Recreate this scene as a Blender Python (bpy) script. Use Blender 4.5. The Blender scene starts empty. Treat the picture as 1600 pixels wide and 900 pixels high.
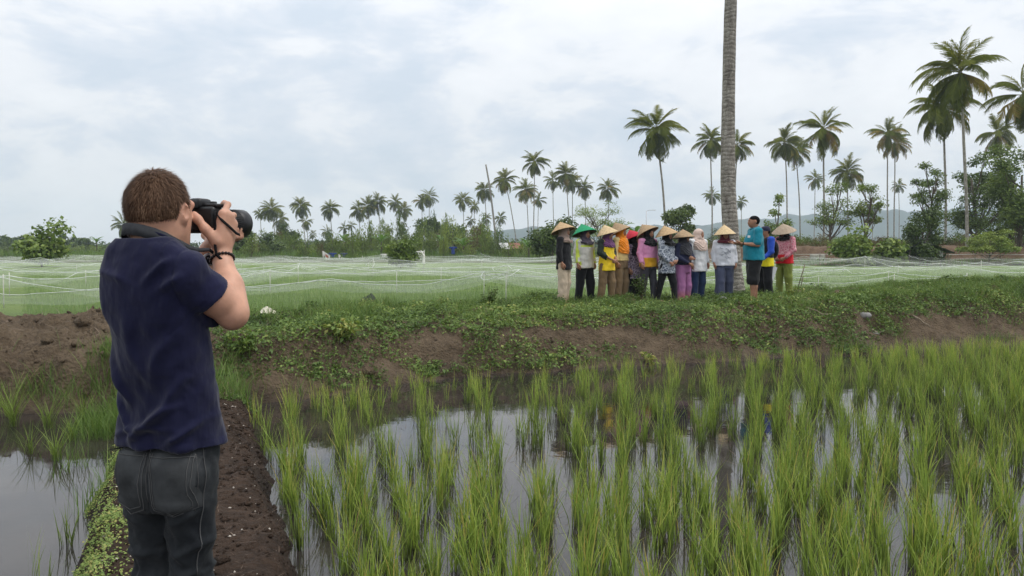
import bpy, bmesh, math, random
import numpy as np
from math import radians, sin, cos, pi
from mathutils import Vector, Matrix, Euler

rng = np.random.default_rng(7)
random.seed(7)
scene = bpy.context.scene
COL = scene.collection

# ------------------------------------------------------------------ camera, world, sun
F_PX, CX, CY = 1232.0, 800.0, 450.0          # focal length and centre of the 1600x900 frame
PITCH = math.atan(60.0 / F_PX)
CAM = np.array([0.0, 0.0, 1.56])
cam_data = bpy.data.cameras.new("camera")
cam_data.sensor_width = 36.0
cam_data.lens = F_PX / 1600.0 * 36.0
cam_data.clip_start = 0.05
cam_data.clip_end = 9000
cam_ob = bpy.data.objects.new("scene_camera", cam_data)
COL.objects.link(cam_ob)
cam_ob.location = CAM
cam_ob.rotation_euler = (pi / 2 - PITCH, 0, 0)
scene.camera = cam_ob

SUN_EL, SUN_AZ = radians(62), radians(95)     # azimuth from +Y towards +X
world = bpy.data.worlds.new("World")
scene.world = world
world.use_nodes = True
wt = world.node_tree
wt.nodes.clear()


def wn(t, **kw):
    n = wt.nodes.new(t)
    for k, v in kw.items():
        setattr(n, k, v)
    return n


def wl(a, b):
    wt.links.new(a, b)


w_out = wn("ShaderNodeOutputWorld")
w_bg = wn("ShaderNodeBackground")
w_bg.inputs[1].default_value = 0.1
w_sky = wn("ShaderNodeTexSky", sky_type='NISHITA')
w_sky.sun_disc = False
w_sky.sun_elevation = SUN_EL
w_sky.sun_rotation = SUN_AZ
w_sky.air_density = 1.0
w_sky.dust_density = 2.0
w_tc = wn("ShaderNodeTexCoord")
w_sep = wn("ShaderNodeSeparateXYZ")
wl(w_tc.outputs["Generated"], w_sep.inputs[0])


def wmath(op, a, b=None, clamp=False):
    n = wn("ShaderNodeMath", operation=op)
    n.use_clamp = clamp
    for i, v in enumerate((a, b)):
        if v is None:
            continue
        if isinstance(v, (int, float)):
            n.inputs[i].default_value = v
        else:
            wl(v, n.inputs[i])
    return n.outputs[0]


zz = wmath('MAXIMUM', w_sep.outputs[2], 0.0)
den = wmath('ADD', wmath('MULTIPLY', zz, 0.7), 0.75)
px_ = wmath('DIVIDE', w_sep.outputs[0], den)
py_ = wmath('DIVIDE', w_sep.outputs[1], den)
w_cmb = wn("ShaderNodeCombineXYZ")
wl(px_, w_cmb.inputs[0]); wl(py_, w_cmb.inputs[1]); wl(wmath('MULTIPLY', zz, 2.3), w_cmb.inputs[2])


def wnoise(scale, detail, rough, dist, off):
    mp = wn("ShaderNodeMapping")
    mp.inputs["Location"].default_value = off
    wl(w_cmb.outputs[0], mp.inputs[0])
    n = wn("ShaderNodeTexNoise")
    n.inputs["Scale"].default_value = scale
    n.inputs["Detail"].default_value = detail
    n.inputs["Roughness"].default_value = rough
    n.inputs["Distortion"].default_value = dist
    wl(mp.outputs[0], n.inputs["Vector"])
    return n.outputs["Fac"]


n_big = wnoise(2.1, 5, 0.5, 0.3, (3.1, 1.7, 0.4))
n_mid = wnoise(6.2, 8, 0.6, 0.25, (7.3, 2.2, 1.1))
csum = wmath('ADD', wmath('MULTIPLY', n_big, 0.56), wmath('MULTIPLY', n_mid, 0.44))
w_ramp = wn("ShaderNodeValToRGB")
cr = w_ramp.color_ramp
cr.elements[0].position = 0.40
cr.elements[0].color = (5.45, 6.05, 6.8, 1)
cr.elements[1].position = 0.585
cr.elements[1].color = (7.9, 8.0, 8.2, 1)
e = cr.elements.new(0.455); e.color = (6.2, 6.6, 7.2, 1)
e = cr.elements.new(0.495); e.color = (7.25, 7.42, 7.7, 1)
wl(csum, w_ramp.inputs[0])
# the overcast brightens towards the zenith
w_up = wn("ShaderNodeMixRGB", blend_type='MULTIPLY')
w_up.inputs[0].default_value = 1.0
wl(w_ramp.outputs[0], w_up.inputs[1])
up = wmath('ADD', wmath('MULTIPLY', zz, 0.90), 0.92)
w_upc = wn("ShaderNodeCombineXYZ")
for i in range(3):
    wl(up, w_upc.inputs[i])
wl(w_upc.outputs[0], w_up.inputs[2])
w_mix = wn("ShaderNodeMixRGB")
w_mix.inputs[0].default_value = 0.90
wl(w_sky.outputs[0], w_mix.inputs[1])
wl(w_up.outputs[0], w_mix.inputs[2])
wl(w_mix.outputs[0], w_bg.inputs[0])
wl(w_bg.outputs[0], w_out.inputs[0])

sun_d = bpy.data.lights.new("sun", 'SUN')
sun_d.energy = 1.4
sun_d.angle = radians(20)
sun_d.color = (1.0, 0.96, 0.9)
sun_o = bpy.data.objects.new("sun", sun_d)
COL.objects.link(sun_o)
sdir = Vector((sin(SUN_AZ) * cos(SUN_EL), cos(SUN_AZ) * cos(SUN_EL), sin(SUN_EL)))
sun_o.rotation_euler = sdir.to_track_quat('Z', 'Y').to_euler()
sun_o.location = sdir * 50

scene.view_settings.view_transform = 'Standard'
scene.view_settings.look = 'None'
scene.view_settings.gamma = 1.0
scene.view_settings.exposure = 0.3
scene.render.engine = 'CYCLES'
scene.cycles.transparent_max_bounces = 24
scene.cycles.max_bounces = 6
scene.cycles.volume_bounces = 1
scene.cycles.use_denoising = True


# ------------------------------------------------------------------ measuring
def P(x, y, depth):
    """World point at photo pixel (x, y) and distance `depth` along +Y."""
    dx, dy = (x - CX) / F_PX, (CY - y) / F_PX
    d = np.array([dx, cos(PITCH) + dy * sin(PITCH), -sin(PITCH) + dy * cos(PITCH)])
    return CAM + d * (depth / d[1])


def proj(V):
    q = np.asarray(V, float) - CAM
    f = q[..., 1] * cos(PITCH) - q[..., 2] * sin(PITCH)
    u = q[..., 1] * sin(PITCH) + q[..., 2] * cos(PITCH)
    return CX + F_PX * q[..., 0] / f, CY - F_PX * u / f


# ------------------------------------------------------------------ noise
def _hash(ix, iy, iz):
    h = (ix.astype(np.int64) * 374761393 + iy.astype(np.int64) * 668265263 + iz.astype(np.int64) * 2147483647) & 0xFFFFFFFF
    h = ((h ^ (h >> 13)) * 1274126177) & 0xFFFFFFFF
    h = (h ^ (h >> 16)) & 0xFFFFFFFF
    return h.astype(np.float64) / 4294967295.0


def vnoise(x, y, z=None):
    x = np.asarray(x, float); y = np.asarray(y, float)
    z = np.zeros_like(x) if z is None else np.asarray(z, float)
    ix, iy, iz = np.floor(x), np.floor(y), np.floor(z)
    fx, fy, fz = x - ix, y - iy, z - iz
    fx = fx * fx * (3 - 2 * fx); fy = fy * fy * (3 - 2 * fy); fz = fz * fz * (3 - 2 * fz)
    r = 0
    for dz in (0, 1):
        wz = fz if dz else 1 - fz
        if dz and not np.any(fz):
            continue
        for dy in (0, 1):
            wy = fy if dy else 1 - fy
            for dx in (0, 1):
                wx = fx if dx else 1 - fx
                r = r + wx * wy * wz * _hash(ix + dx, iy + dy, iz + dz)
    return r * 2 - 1


def fbm(x, y, z=None, oct=4, gain=0.5):
    a, s, r = 1.0, 1.0, 0
    for o in range(oct):
        r = r + a * vnoise(x * s + o * 17.3, y * s - o * 9.1, None if z is None else z * s + o * 5.7)
        a *= gain; s *= 2.03
    return r


# ------------------------------------------------------------------ meshes
def tag(o, label=None, cat=None, group=None, kind=None):
    if label: o["label"] = label
    if cat: o["category"] = cat
    if group: o["group"] = group
    if kind: o["kind"] = kind
    return o


def empty(name, loc=(0, 0, 0), rz=0.0):
    o = bpy.data.objects.new(name, None)
    o.empty_display_size = 0.2
    COL.objects.link(o)
    o.location = loc
    o.rotation_euler = (0, 0, rz)
    return o


def mesh_np(name, V, polys, mats, attrs=None, smooth=True, midx=None):
    """V (n,3); polys: list of (m,k) int arrays."""
    me = bpy.data.meshes.new(name)
    V = np.asarray(V, np.float32)
    polys = [np.asarray(p, np.int32) for p in polys if len(p)]
    me.vertices.add(len(V))
    me.vertices.foreach_set("co", V.ravel())
    nl = sum(p.size for p in polys)
    npoly = sum(len(p) for p in polys)
    me.loops.add(nl)
    me.polygons.add(npoly)
    me.loops.foreach_set("vertex_index", np.concatenate([p.ravel() for p in polys]))
    tot = np.concatenate([np.full(len(p), p.shape[1], np.int32) for p in polys])
    st = np.concatenate([[0], np.cumsum(tot)[:-1]]).astype(np.int32)
    me.polygons.foreach_set("loop_start", st)
    for m in (mats if isinstance(mats, (list, tuple)) else [mats]):
        me.materials.append(m)
    if midx is not None:
        me.polygons.foreach_set("material_index", np.asarray(midx, np.int32))
    me.polygons.foreach_set("use_smooth", np.full(npoly, bool(smooth)))
    for k, v in (attrs or {}).items():
        a = me.attributes.new(k, 'FLOAT', 'POINT')
        a.data.foreach_set("value", np.asarray(v, np.float32))
    me.update(calc_edges=True)
    return me


def ob(name, me, parent=None, loc=None, rot=None, scale=None):
    o = bpy.data.objects.new(name, me)
    COL.objects.link(o)
    if parent is not None: o.parent = parent
    if loc is not None: o.location = loc
    if rot is not None: o.rotation_euler = rot
    if scale is not None: o.scale = (scale,) * 3 if isinstance(scale, (int, float)) else scale
    return o


class MB:
    """Collects shapes that become ONE mesh object."""

    def __init__(self):
        self.V, self.Q, self.T, self.n = [], [], [], 0
        self.qm, self.tm = [], []
        self.at = []

    def add(self, V, Q=None, T=None, m=0, var=None):
        V = np.asarray(V, float).reshape(-1, 3)
        if Q is not None and len(Q):
            Q = np.asarray(Q, int).reshape(-1, 4); self.Q.append(Q + self.n); self.qm.append(np.full(len(Q), m))
        if T is not None and len(T):
            T = np.asarray(T, int).reshape(-1, 3); self.T.append(T + self.n); self.tm.append(np.full(len(T), m))
        self.V.append(V)
        self.at.append(np.full(len(V), 0.5) if var is None else np.broadcast_to(var, (len(V),)))
        self.n += len(V)
        return self

    def tube(self, pts, rad, seg=8, m=0, cap=True, flat=1.0, var=None):
        pts = np.asarray(pts, float)
        n = len(pts)
        rad = np.broadcast_to(np.asarray(rad, float), (n,))
        tan = np.gradient(pts, axis=0)
        tan /= np.linalg.norm(tan, axis=1)[:, None] + 1e-12
        ref = np.array([0, 0, 1.0]) if abs(tan[0, 2]) < 0.9 else np.array([1.0, 0, 0])
        u = np.cross(tan[0], ref); u /= np.linalg.norm(u)
        a = np.arange(seg) / seg * 2 * pi
        rings = []
        for i in range(n):
            u = u - tan[i] * np.dot(u, tan[i]); u /= np.linalg.norm(u) + 1e-12
            v = np.cross(tan[i], u)
            rings.append(pts[i] + rad[i] * (np.cos(a)[:, None] * u + flat * np.sin(a)[:, None] * v))
        V = np.concatenate(rings)
        i = np.arange(n - 1)[:, None] * seg; j = np.arange(seg)[None]
        j2 = (j + 1) % seg
        Q = np.stack([i + j, i + j2, i + seg + j2, i + seg + j], -1).reshape(-1, 4)
        T = None
        if cap:
            c0, c1 = len(V), len(V) + 1
            V = np.concatenate([V, pts[:1], pts[-1:]])
            jj = np.arange(seg); jk = (jj + 1) % seg
            T = np.concatenate([np.stack([np.full(seg, c0), jk, jj], -1),
                                np.stack([np.full(seg, c1), (n - 1) * seg + jj, (n - 1) * seg + jk], -1)])
        return self.add(V, Q, T, m, var)

    def box(self, c, s, R=None, m=0, var=None):
        c = np.asarray(c, float); s = np.asarray(s, float) / 2
        V = np.array([[x, y, z] for x in (-1, 1) for y in (-1, 1) for z in (-1, 1)]) * s
        if R is not None: V = V @ np.asarray(R).T
        Q = [[0, 1, 3, 2], [4, 6, 7, 5], [0, 4, 5, 1], [2, 3, 7, 6], [0, 2, 6, 4], [1, 5, 7, 3]]
        return self.add(V + c, Q, None, m, var)

    def lathe(self, prof, seg=24, M=None, m=0, closed=False, var=None):
        """prof [(r, h)] turned about Z, then moved by the 4x4 M."""
        prof = np.asarray(prof, float); n = len(prof)
        a = np.arange(seg) / seg * 2 * pi
        V = np.stack([prof[:, :1] * np.cos(a), prof[:, :1] * np.sin(a), np.repeat(prof[:, 1:2], seg, 1)], -1).reshape(-1, 3)
        i = np.arange(n - 1)[:, None] * seg; j = np.arange(seg)[None]; j2 = (j + 1) % seg
        Q = np.stack([i + j, i + j2, i + seg + j2, i + seg + j], -1).reshape(-1, 4)
        if M is not None:
            M = np.asarray(M); V = V @ M[:3, :3].T + M[:3, 3]
        return self.add(V, Q, None, m, var)

    def build(self, name, mats, parent=None, smooth=True, **kw):
        return ob(name, self.mesh(name, mats, smooth), parent, **kw)

    def mesh(self, name, mats, smooth=True):
        polys, mi = [], []
        if self.Q: polys.append(np.concatenate(self.Q)); mi.append(np.concatenate(self.qm))
        if self.T: polys.append(np.concatenate(self.T)); mi.append(np.concatenate(self.tm))
        return mesh_np(name, np.concatenate(self.V), polys, mats, {"var": np.concatenate(self.at)}, smooth,
                       np.concatenate(mi))


def bevel_box(size, bev, seg=2):
    bm = bmesh.new()
    bmesh.ops.create_cube(bm, size=1.0)
    for v in bm.verts:
        v.co = Vector((v.co.x * size[0], v.co.y * size[1], v.co.z * size[2]))
    bmesh.ops.bevel(bm, geom=list(bm.edges), offset=bev, segments=seg, profile=0.5, affect='EDGES')
    bmesh.ops.triangulate(bm, faces=list(bm.faces))
    V = np.array([v.co[:] for v in bm.verts]); bm.verts.index_update()
    T = np.array([[v.index for v in f.verts] for f in bm.faces])
    bm.free()
    return V, T


def rot_to(d, up=(0, 0, 1)):
    """3x3 with columns x=d."""
    d = np.array(d, float); d = d / np.linalg.norm(d)
    y = np.cross(up, d)
    if np.linalg.norm(y) < 1e-6: y = np.cross((0, 1, 0), d)
    y /= np.linalg.norm(y)
    return np.stack([d, y, np.cross(d, y)], 1)


# ------------------------------------------------------------------ signed-distance modelling
class SDF:
    def __init__(self, lo, hi, vox):
        self.lo = np.asarray(lo, float); self.vox = vox
        self.n = np.ceil((np.asarray(hi, float) - self.lo) / vox).astype(int) + 1
        self.F = np.full(self.n, 0.3, np.float32)
        self.ax = [(self.lo[i] + np.arange(self.n[i]) * vox).astype(np.float32) for i in range(3)]

    def _block(self, lo, hi, m):
        s = []
        for i in range(3):
            a = int(max(0, math.floor((lo[i] - m - self.lo[i]) / self.vox)))
            b = int(min(self.n[i], math.ceil((hi[i] + m - self.lo[i]) / self.vox) + 1))
            if b <= a: return None
            s.append(slice(a, b))
        return tuple(s)

    def _pts(self, s):
        return (self.ax[0][s[0]][:, None, None], self.ax[1][s[1]][None, :, None], self.ax[2][s[2]][None, None, :])

    def _union(self, s, d, k):
        f = self.F[s]
        if k > 0:
            h = np.maximum(k - np.abs(f - d), 0) / k
            self.F[s] = np.minimum(f, d) - h * h * k * 0.25
        else:
            self.F[s] = np.minimum(f, d)

    def cap(self, a, b, ra, rb=None, k=0.02, sub=False):
        a = np.asarray(a, float); b = np.asarray(b, float); rb = ra if rb is None else rb
        r = max(ra, rb)
        s = self._block(np.minimum(a, b) - r, np.maximum(a, b) + r, max(k, 3 * self.vox) + 0.01)
        if s is None: return self
        x, y, z = self._pts(s)
        d = b - a; dd = max(float(d @ d), 1e-9)
        t = np.clip(((x - a[0]) * d[0] + (y - a[1]) * d[1] + (z - a[2]) * d[2]) / dd, 0, 1)
        D = np.sqrt((x - a[0] - t * d[0]) ** 2 + (y - a[1] - t * d[1]) ** 2 + (z - a[2] - t * d[2]) ** 2) - (ra + (rb - ra) * t)
        if sub: self.F[s] = np.maximum(self.F[s], -D)
        else: self._union(s, D, k)
        return self

    def chain(self, pts, rads, k=0.012):
        for i in range(len(pts) - 1):
            self.cap(pts[i], pts[i + 1], rads[i], rads[i + 1], k)
        return self

    def ell(self, c, r, R=None, k=0.02, sub=False):
        c = np.asarray(c, float); r = np.asarray(r, float)
        m = r.max() if R is not None else r
        s = self._block(c - m, c + m, max(k, 3 * self.vox) + 0.01)
        if s is None: return self
        x, y, z = self._pts(s)
        x = x - c[0]; y = y - c[1]; z = z - c[2]
        if R is not None:
            R = np.asarray(R)
            x, y, z = (R[0, 0] * x + R[1, 0] * y + R[2, 0] * z, R[0, 1] * x + R[1, 1] * y + R[2, 1] * z,
                       R[0, 2] * x + R[1, 2] * y + R[2, 2] * z)
        k0 = np.sqrt((x / r[0]) ** 2 + (y / r[1]) ** 2 + (z / r[2]) ** 2)
        k1 = np.sqrt((x / r[0] ** 2) ** 2 + (y / r[1] ** 2) ** 2 + (z / r[2] ** 2) ** 2) + 1e-9
        D = k0 * (k0 - 1) / k1
        if sub: self.F[s] = np.maximum(self.F[s], -D)
        else: self._union(s, D, k)
        return self

    def loft(self, rings, k=0.02, p=2.3):
        """rings: rows (z, cx, cy, rx, ry), rising z."""
        R = np.asarray(rings, float)
        lo = np.array([(R[:, 1] - R[:, 3]).min(), (R[:, 2] - R[:, 4]).min(), R[0, 0]])
        hi = np.array([(R[:, 1] + R[:, 3]).max(), (R[:, 2] + R[:, 4]).max(), R[-1, 0]])
        s = self._block(lo, hi, max(k, 3 * self.vox) + 0.01)
        x, y, z = self._pts(s)
        zf = z.ravel()
        # smooth (Catmull-like) profile: linear on a blurred dense table
        zt = np.linspace(R[0, 0], R[-1, 0], 200)
        w = max(3, int(200 * 0.04)); ker = np.ones(w) / w
        g = []
        for c in range(1, 5):
            v = np.interp(zt, R[:, 0], R[:, c])
            v = np.convolve(np.pad(v, w, mode='edge'), ker, 'same')[w:-w]
            g.append(np.interp(zf, zt, v)[None, None, :])
        cx, cy, rx, ry = g
        q = (np.abs((x - cx) / rx) ** p + np.abs((y - cy) / ry) ** p) ** (1 / p)
        D = (q - 1) * np.minimum(rx, ry)
        dz = np.maximum(R[0, 0] - z, z - R[-1, 0])
        D = np.maximum(D, dz)
        self._union(s, D.astype(np.float32), k)
        return self

    def cut(self, pt, nrm):
        """remove what lies on the side the normal points to"""
        nrm = np.asarray(nrm, float); nrm /= np.linalg.norm(nrm)
        x, y, z = self._pts((slice(None),) * 3)
        D = (x - pt[0]) * nrm[0] + (y - pt[1]) * nrm[1] + (z - pt[2]) * nrm[2]
        self.F = np.maximum(self.F, D.astype(np.float32))
        return self

    def warp(self, fn):
        x, y, z = self._pts((slice(None),) * 3)
        x, y, z = np.broadcast_arrays(x, y, z)
        self.F = self.F + fn(x, y, z).astype(np.float32)
        return self

    def mesh(self):
        """surface nets -> V, Q"""
        F = self.F
        I = F < 0
        n = np.array(F.shape) - 1
        cnt = np.zeros(n, np.int8)
        for dx in (0, 1):
            for dy in (0, 1):
                for dz in (0, 1):
                    cnt += I[dx:dx + n[0], dy:dy + n[1], dz:dz + n[2]]
        act = (cnt > 0) & (cnt < 8)
        c = np.argwhere(act)
        idx = np.full(n, -1, np.int64)
        idx[act] = np.arange(len(c))
        corner = np.array([[x, y, z] for x in (0, 1) for y in (0, 1) for z in (0, 1)])
        val = np.stack([F[c[:, 0] + k[0], c[:, 1] + k[1], c[:, 2] + k[2]] for k in corner], 1)
        acc = np.zeros((len(c), 3)); wsum = np.zeros(len(c))
        for i in range(8):
            for j in range(i + 1, 8):
                if np.abs(corner[i] - corner[j]).sum() != 1: continue
                va, vb = val[:, i], val[:, j]
                cr = (va < 0) != (vb < 0)
                t = np.where(cr, va / np.where(cr, va - vb, 1), 0)
                acc += np.where(cr[:, None], corner[i] + t[:, None] * (corner[j] - corner[i]), 0)
                wsum += cr
        V = self.lo + (c + acc / np.maximum(wsum, 1)[:, None]) * self.vox
        Q = []
        for ax in range(3):
            sl0 = [slice(None)] * 3; sl1 = [slice(None)] * 3
            sl0[ax] = slice(0, -1); sl1[ax] = slice(1, None)
            a = I[tuple(sl0)]; b = I[tuple(sl1)]
            e = np.argwhere(a != b)
            u, w = (ax + 1) % 3, (ax + 2) % 3
            ok = (e[:, u] > 0) & (e[:, w] > 0) & (e[:, u] < n[u]) & (e[:, w] < n[w])
            e = e[ok]
            s = a[tuple(e.T)]
            def at(du, dw):
                q = e.copy(); q[:, u] += du; q[:, w] += dw
                return idx[tuple(q.T)]
            q = np.stack([at(-1, -1), at(0, -1), at(0, 0), at(-1, 0)], 1)
            q[~s] = q[~s][:, ::-1]
            Q.append(q)
        Q = np.concatenate(Q)
        return V, Q


def vnormals(V, Q):
    N = np.zeros_like(V)
    a, b, c, d = (V[Q[:, i]] for i in range(4))
    fn = np.cross(c - a, d - b)
    for i in range(4):
        np.add.at(N, Q[:, i], fn)
    return N / (np.linalg.norm(N, axis=1)[:, None] + 1e-12)


def smooth_mesh(V, Q, it=2, lam=0.5):
    E = np.concatenate([Q[:, [0, 1]], Q[:, [1, 2]], Q[:, [2, 3]], Q[:, [3, 0]]])
    for _ in range(it):
        S = np.zeros_like(V); c = np.zeros(len(V))
        np.add.at(S, E[:, 0], V[E[:, 1]]); np.add.at(c, E[:, 0], 1)
        np.add.at(S, E[:, 1], V[E[:, 0]]); np.add.at(c, E[:, 1], 1)
        V = V + lam * (S / np.maximum(c, 1)[:, None] - V)
    return V


# ------------------------------------------------------------------ materials
class NT:
    def __init__(self, name):
        self.m = bpy.data.materials.new(name)
        self.m.use_nodes = True
        self.t = self.m.node_tree
        self.t.nodes.clear()
        self.out = self.n("ShaderNodeOutputMaterial")

    def n(self, t, **kw):
        x = self.t.nodes.new(t)
        for k, v in kw.items(): setattr(x, k, v)
        return x

    def l(self, a, b):
        self.t.links.new(a, b)

    def set(self, sock, v):
        if isinstance(v, bpy.types.NodeSocket): self.l(v, sock)
        elif isinstance(v, (tuple, list)): sock.default_value = (*v, 1) if len(v) == 3 and sock.type == 'RGBA' else v
        else: sock.default_value = v

    def math(self, op, a, b=0.0, clamp=False):
        x = self.n("ShaderNodeMath", operation=op); x.use_clamp = clamp
        self.set(x.inputs[0], a); self.set(x.inputs[1], b)
        return x.outputs[0]

    def noise(self, scale, detail=4, rough=0.55, vec=None, dist=0.0):
        x = self.n("ShaderNodeTexNoise")
        x.inputs["Scale"].default_value = scale; x.inputs["Detail"].default_value = detail
        x.inputs["Roughness"].default_value = rough; x.inputs["Distortion"].default_value = dist
        if vec is None: vec = self.n("ShaderNodeTexCoord").outputs["Object"]
        self.l(vec, x.inputs["Vector"])
        return x.outputs["Fac"]

    def vec(self, scale=(1, 1, 1), rot=(0, 0, 0), src="Object"):
        mp = self.n("ShaderNodeMapping")
        mp.inputs["Scale"].default_value = scale; mp.inputs["Rotation"].default_value = rot
        self.l(self.n("ShaderNodeTexCoord").outputs[src], mp.inputs[0])
        return mp.outputs[0]

    def ramp(self, fac, stops):
        x = self.n("ShaderNodeValToRGB"); r = x.color_ramp
        while len(r.elements) < len(stops): r.elements.new(0.5)
        for e, (p, c) in zip(r.elements, stops):
            e.position = p; e.color = (*c, 1) if len(c) == 3 else c
        self.l(fac, x.inputs[0])
        return x.outputs[0]

    def mix(self, f, a, b, mode='MIX'):
        x = self.n("ShaderNodeMixRGB", blend_type=mode)
        self.set(x.inputs[0], f); self.set(x.inputs[1], a); self.set(x.inputs[2], b)
        return x.outputs[0]

    def attr(self, name):
        return self.n("ShaderNodeAttribute", attribute_name=name).outputs["Fac"]

    def bump(self, h, strength=0.5, dist=0.01, normal=None):
        x = self.n("ShaderNodeBump")
        x.inputs["Strength"].default_value = strength; x.inputs["Distance"].default_value = dist
        self.l(h, x.inputs["Height"])
        if normal is not None: self.l(normal, x.inputs["Normal"])
        return x.outputs[0]

    def principled(self, col, rough=0.8, spec=0.3, normal=None, metal=0.0, sss=0.0, sheen=0.0):
        x = self.n("ShaderNodeBsdfPrincipled")
        self.set(x.inputs["Base Color"], col); self.set(x.inputs["Roughness"], rough)
        self.set(x.inputs["Specular IOR Level"], spec); self.set(x.inputs["Metallic"], metal)
        if sheen: self.set(x.inputs["Sheen Weight"], sheen)
        if sss:
            self.set(x.inputs["Subsurface Weight"], sss)
            x.inputs["Subsurface Radius"].default_value = (0.012, 0.004, 0.002)
            x.inputs["Subsurface Scale"].default_value = 0.6
        if normal is not None: self.l(normal, x.inputs["Normal"])
        return x.outputs[0]

    def done(self, sh):
        self.l(sh, self.out.inputs[0])
        return self.m


def m_plain(name, col, rough=0.7, spec=0.3, var=0.12, scale=8.0, bump=0.0, bscale=60.0, bdist=0.004, metal=0.0, sss=0.0):
    t = NT(name)
    f = t.noise(scale, 5)
    c = t.ramp(f, [(0.3, tuple(x * (1 - var) for x in col)), (0.7, tuple(min(1, x * (1 + var)) for x in col))])
    nb = t.bump(t.noise(bscale, 3), bump, bdist) if bump else None
    return t.done(t.principled(c, rough, spec, nb, metal, sss))


def m_leaf(name, lo, hi, trans=0.3, rough=0.5, stops=None, objrand=0.25, gloss=0.25):
    """leaf colour from the per-leaf value `var` (0..1) and the object's own random number"""
    t = NT(name)
    v = t.attr("var")
    r = t.n("ShaderNodeObjectInfo").outputs["Random"]
    f = t.math('ADD', v, t.math('MULTIPLY', t.math('SUBTRACT', r, 0.5), objrand), clamp=True)
    c = t.ramp(f, stops or [(0.0, lo), (1.0, hi)])
    d = t.principled(c, rough, gloss)
    tr = t.n("ShaderNodeBsdfTranslucent")
    t.l(t.mix(1.0, c, (1.0, 1.0, 0.6), 'MULTIPLY'), tr.inputs[0])
    ms = t.n("ShaderNodeMixShader"); ms.inputs[0].default_value = trans
    t.l(d, ms.inputs[1]); t.l(tr.outputs[0], ms.inputs[2])
    return t.done(ms.outputs[0])
# ------------------------------------------------------------------ lie of the land
WATER_Z, FIELD_Z = -0.25, 0.20


def ip(x, pts):
    p = np.asarray(pts, float)
    return np.interp(x, p[:, 0], p[:, 1])


def bank_base(X):
    return ip(X, [(-60, 7.2), (-12, 8.3), (-5, 8.6), (-3.2, 8.75), (-2.4, 9.4), (-1.5, 10.4), (1.95, 12.0), (6.9, 14.0), (9.3, 14.7), (20, 18.5), (60, 32)])


def bank_crest(X):
    return bank_base(X) + ip(X, [(-12, .8), (-4.4, .8), (-3.2, 1.5), (-1.5, 1.9), (3, 1.6), (7, 1.7), (12, 2.2)])


def bank_back(X):
    return ip(X, [(-60, 11), (-8, 13.3), (-4, 13.6), (-1.2, 15.6), (2, 17.4), (6.5, 18.6), (13, 21), (60, 40)])


def bank_top(X):
    return ip(X, [(-60, .36), (-5, .38), (-3, .44), (-1, .42), (2, .43), (6.5, .53), (13, .74), (60, 1.0)])


def path_x(Y):
    return -0.035 - 0.41 * Y


def sstep(t):
    t = np.clip(t, 0, 1)
    return t * t * (3 - 2 * t)


def land(X, Y, detail=True):
    X, Y = np.broadcast_arrays(np.asarray(X, float), np.asarray(Y, float))
    wob = 0.22 * fbm(X * 0.7, Y * 0.7, oct=3) if detail else 0
    b, c, k, tp = bank_base(X) + wob, bank_crest(X) + wob * 0.6, bank_back(X) + wob * 0.5, bank_top(X)
    bed = -0.5
    t = np.clip((Y - b + 0.35) / (c - b + 0.35), 0, 1)
    prof = 0.30 * t + 0.70 * sstep(t)                       # mud foot, steep middle, soft shoulder
    zb = bed + (tp - bed) * np.where(t < 0.25, t / 0.25 * 0.28, 0.28 + 0.72 * sstep((t - 0.25) / 0.75) ** 0.8)
    down = sstep((Y - k) / 0.9)
    zb = zb * (1 - down) + FIELD_Z * down
    # path ridge
    u = np.abs(X - path_x(Y) + .05 * (X < path_x(Y))) / 1.08
    e = u + (0.07 * fbm(X * 2.2, Y * 2.2, oct=3) if detail else 0)
    hw = 0.57 + 0.07 * sstep((Y - 3) / 5)
    zp = -0.5 + 0.5 * (1 - sstep((e - hw + 0.26) / 0.42))
    zp = np.where(Y < b + 1.5, zp, -9)
    z = np.maximum(zb, zp)
    # beyond the field: low rise, and the raised red bank on the right
    far = sstep((Y - 92) / 20) * 0.5
    rb = sstep((X - 14) / 10) * sstep((Y - 71 - 0.05 * (X - 40)) / 7) * 1.5
    z = z + np.where(Y > 40, far + rb, 0)
    if detail:
        onb = sstep((Y - b + 0.2) / 0.5) * (1 - sstep((Y - k) / 1.2))
        clod = fbm(X * 1.6, Y * 1.6, oct=5, gain=0.55)
        left = 1 - sstep((X + 4.6) / 1.6)
        z = z + onb * (0.07 * clod + (0.055 + 0.06 * left) * fbm(X * 5, Y * 5, oct=4, gain=0.6))
        # small erosion scarp across the slope
        z = z + onb * 0.10 * sstep((t - 0.55 - 0.1 * fbm(X * 0.9, Y * 0.3, oct=2)) / 0.06) * (1 - sstep((t - 0.7) / 0.4))
        pth = np.where(zp > -0.45, sstep((zp + 0.45) / 0.3), 0) * (Y < b + 0.4)
        z = z + pth * (0.022 * fbm(X * 5, Y * 5, oct=4, gain=0.6) + 0.012 * np.abs(fbm(X * 17, Y * 17, oct=3)))
    return z


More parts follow.
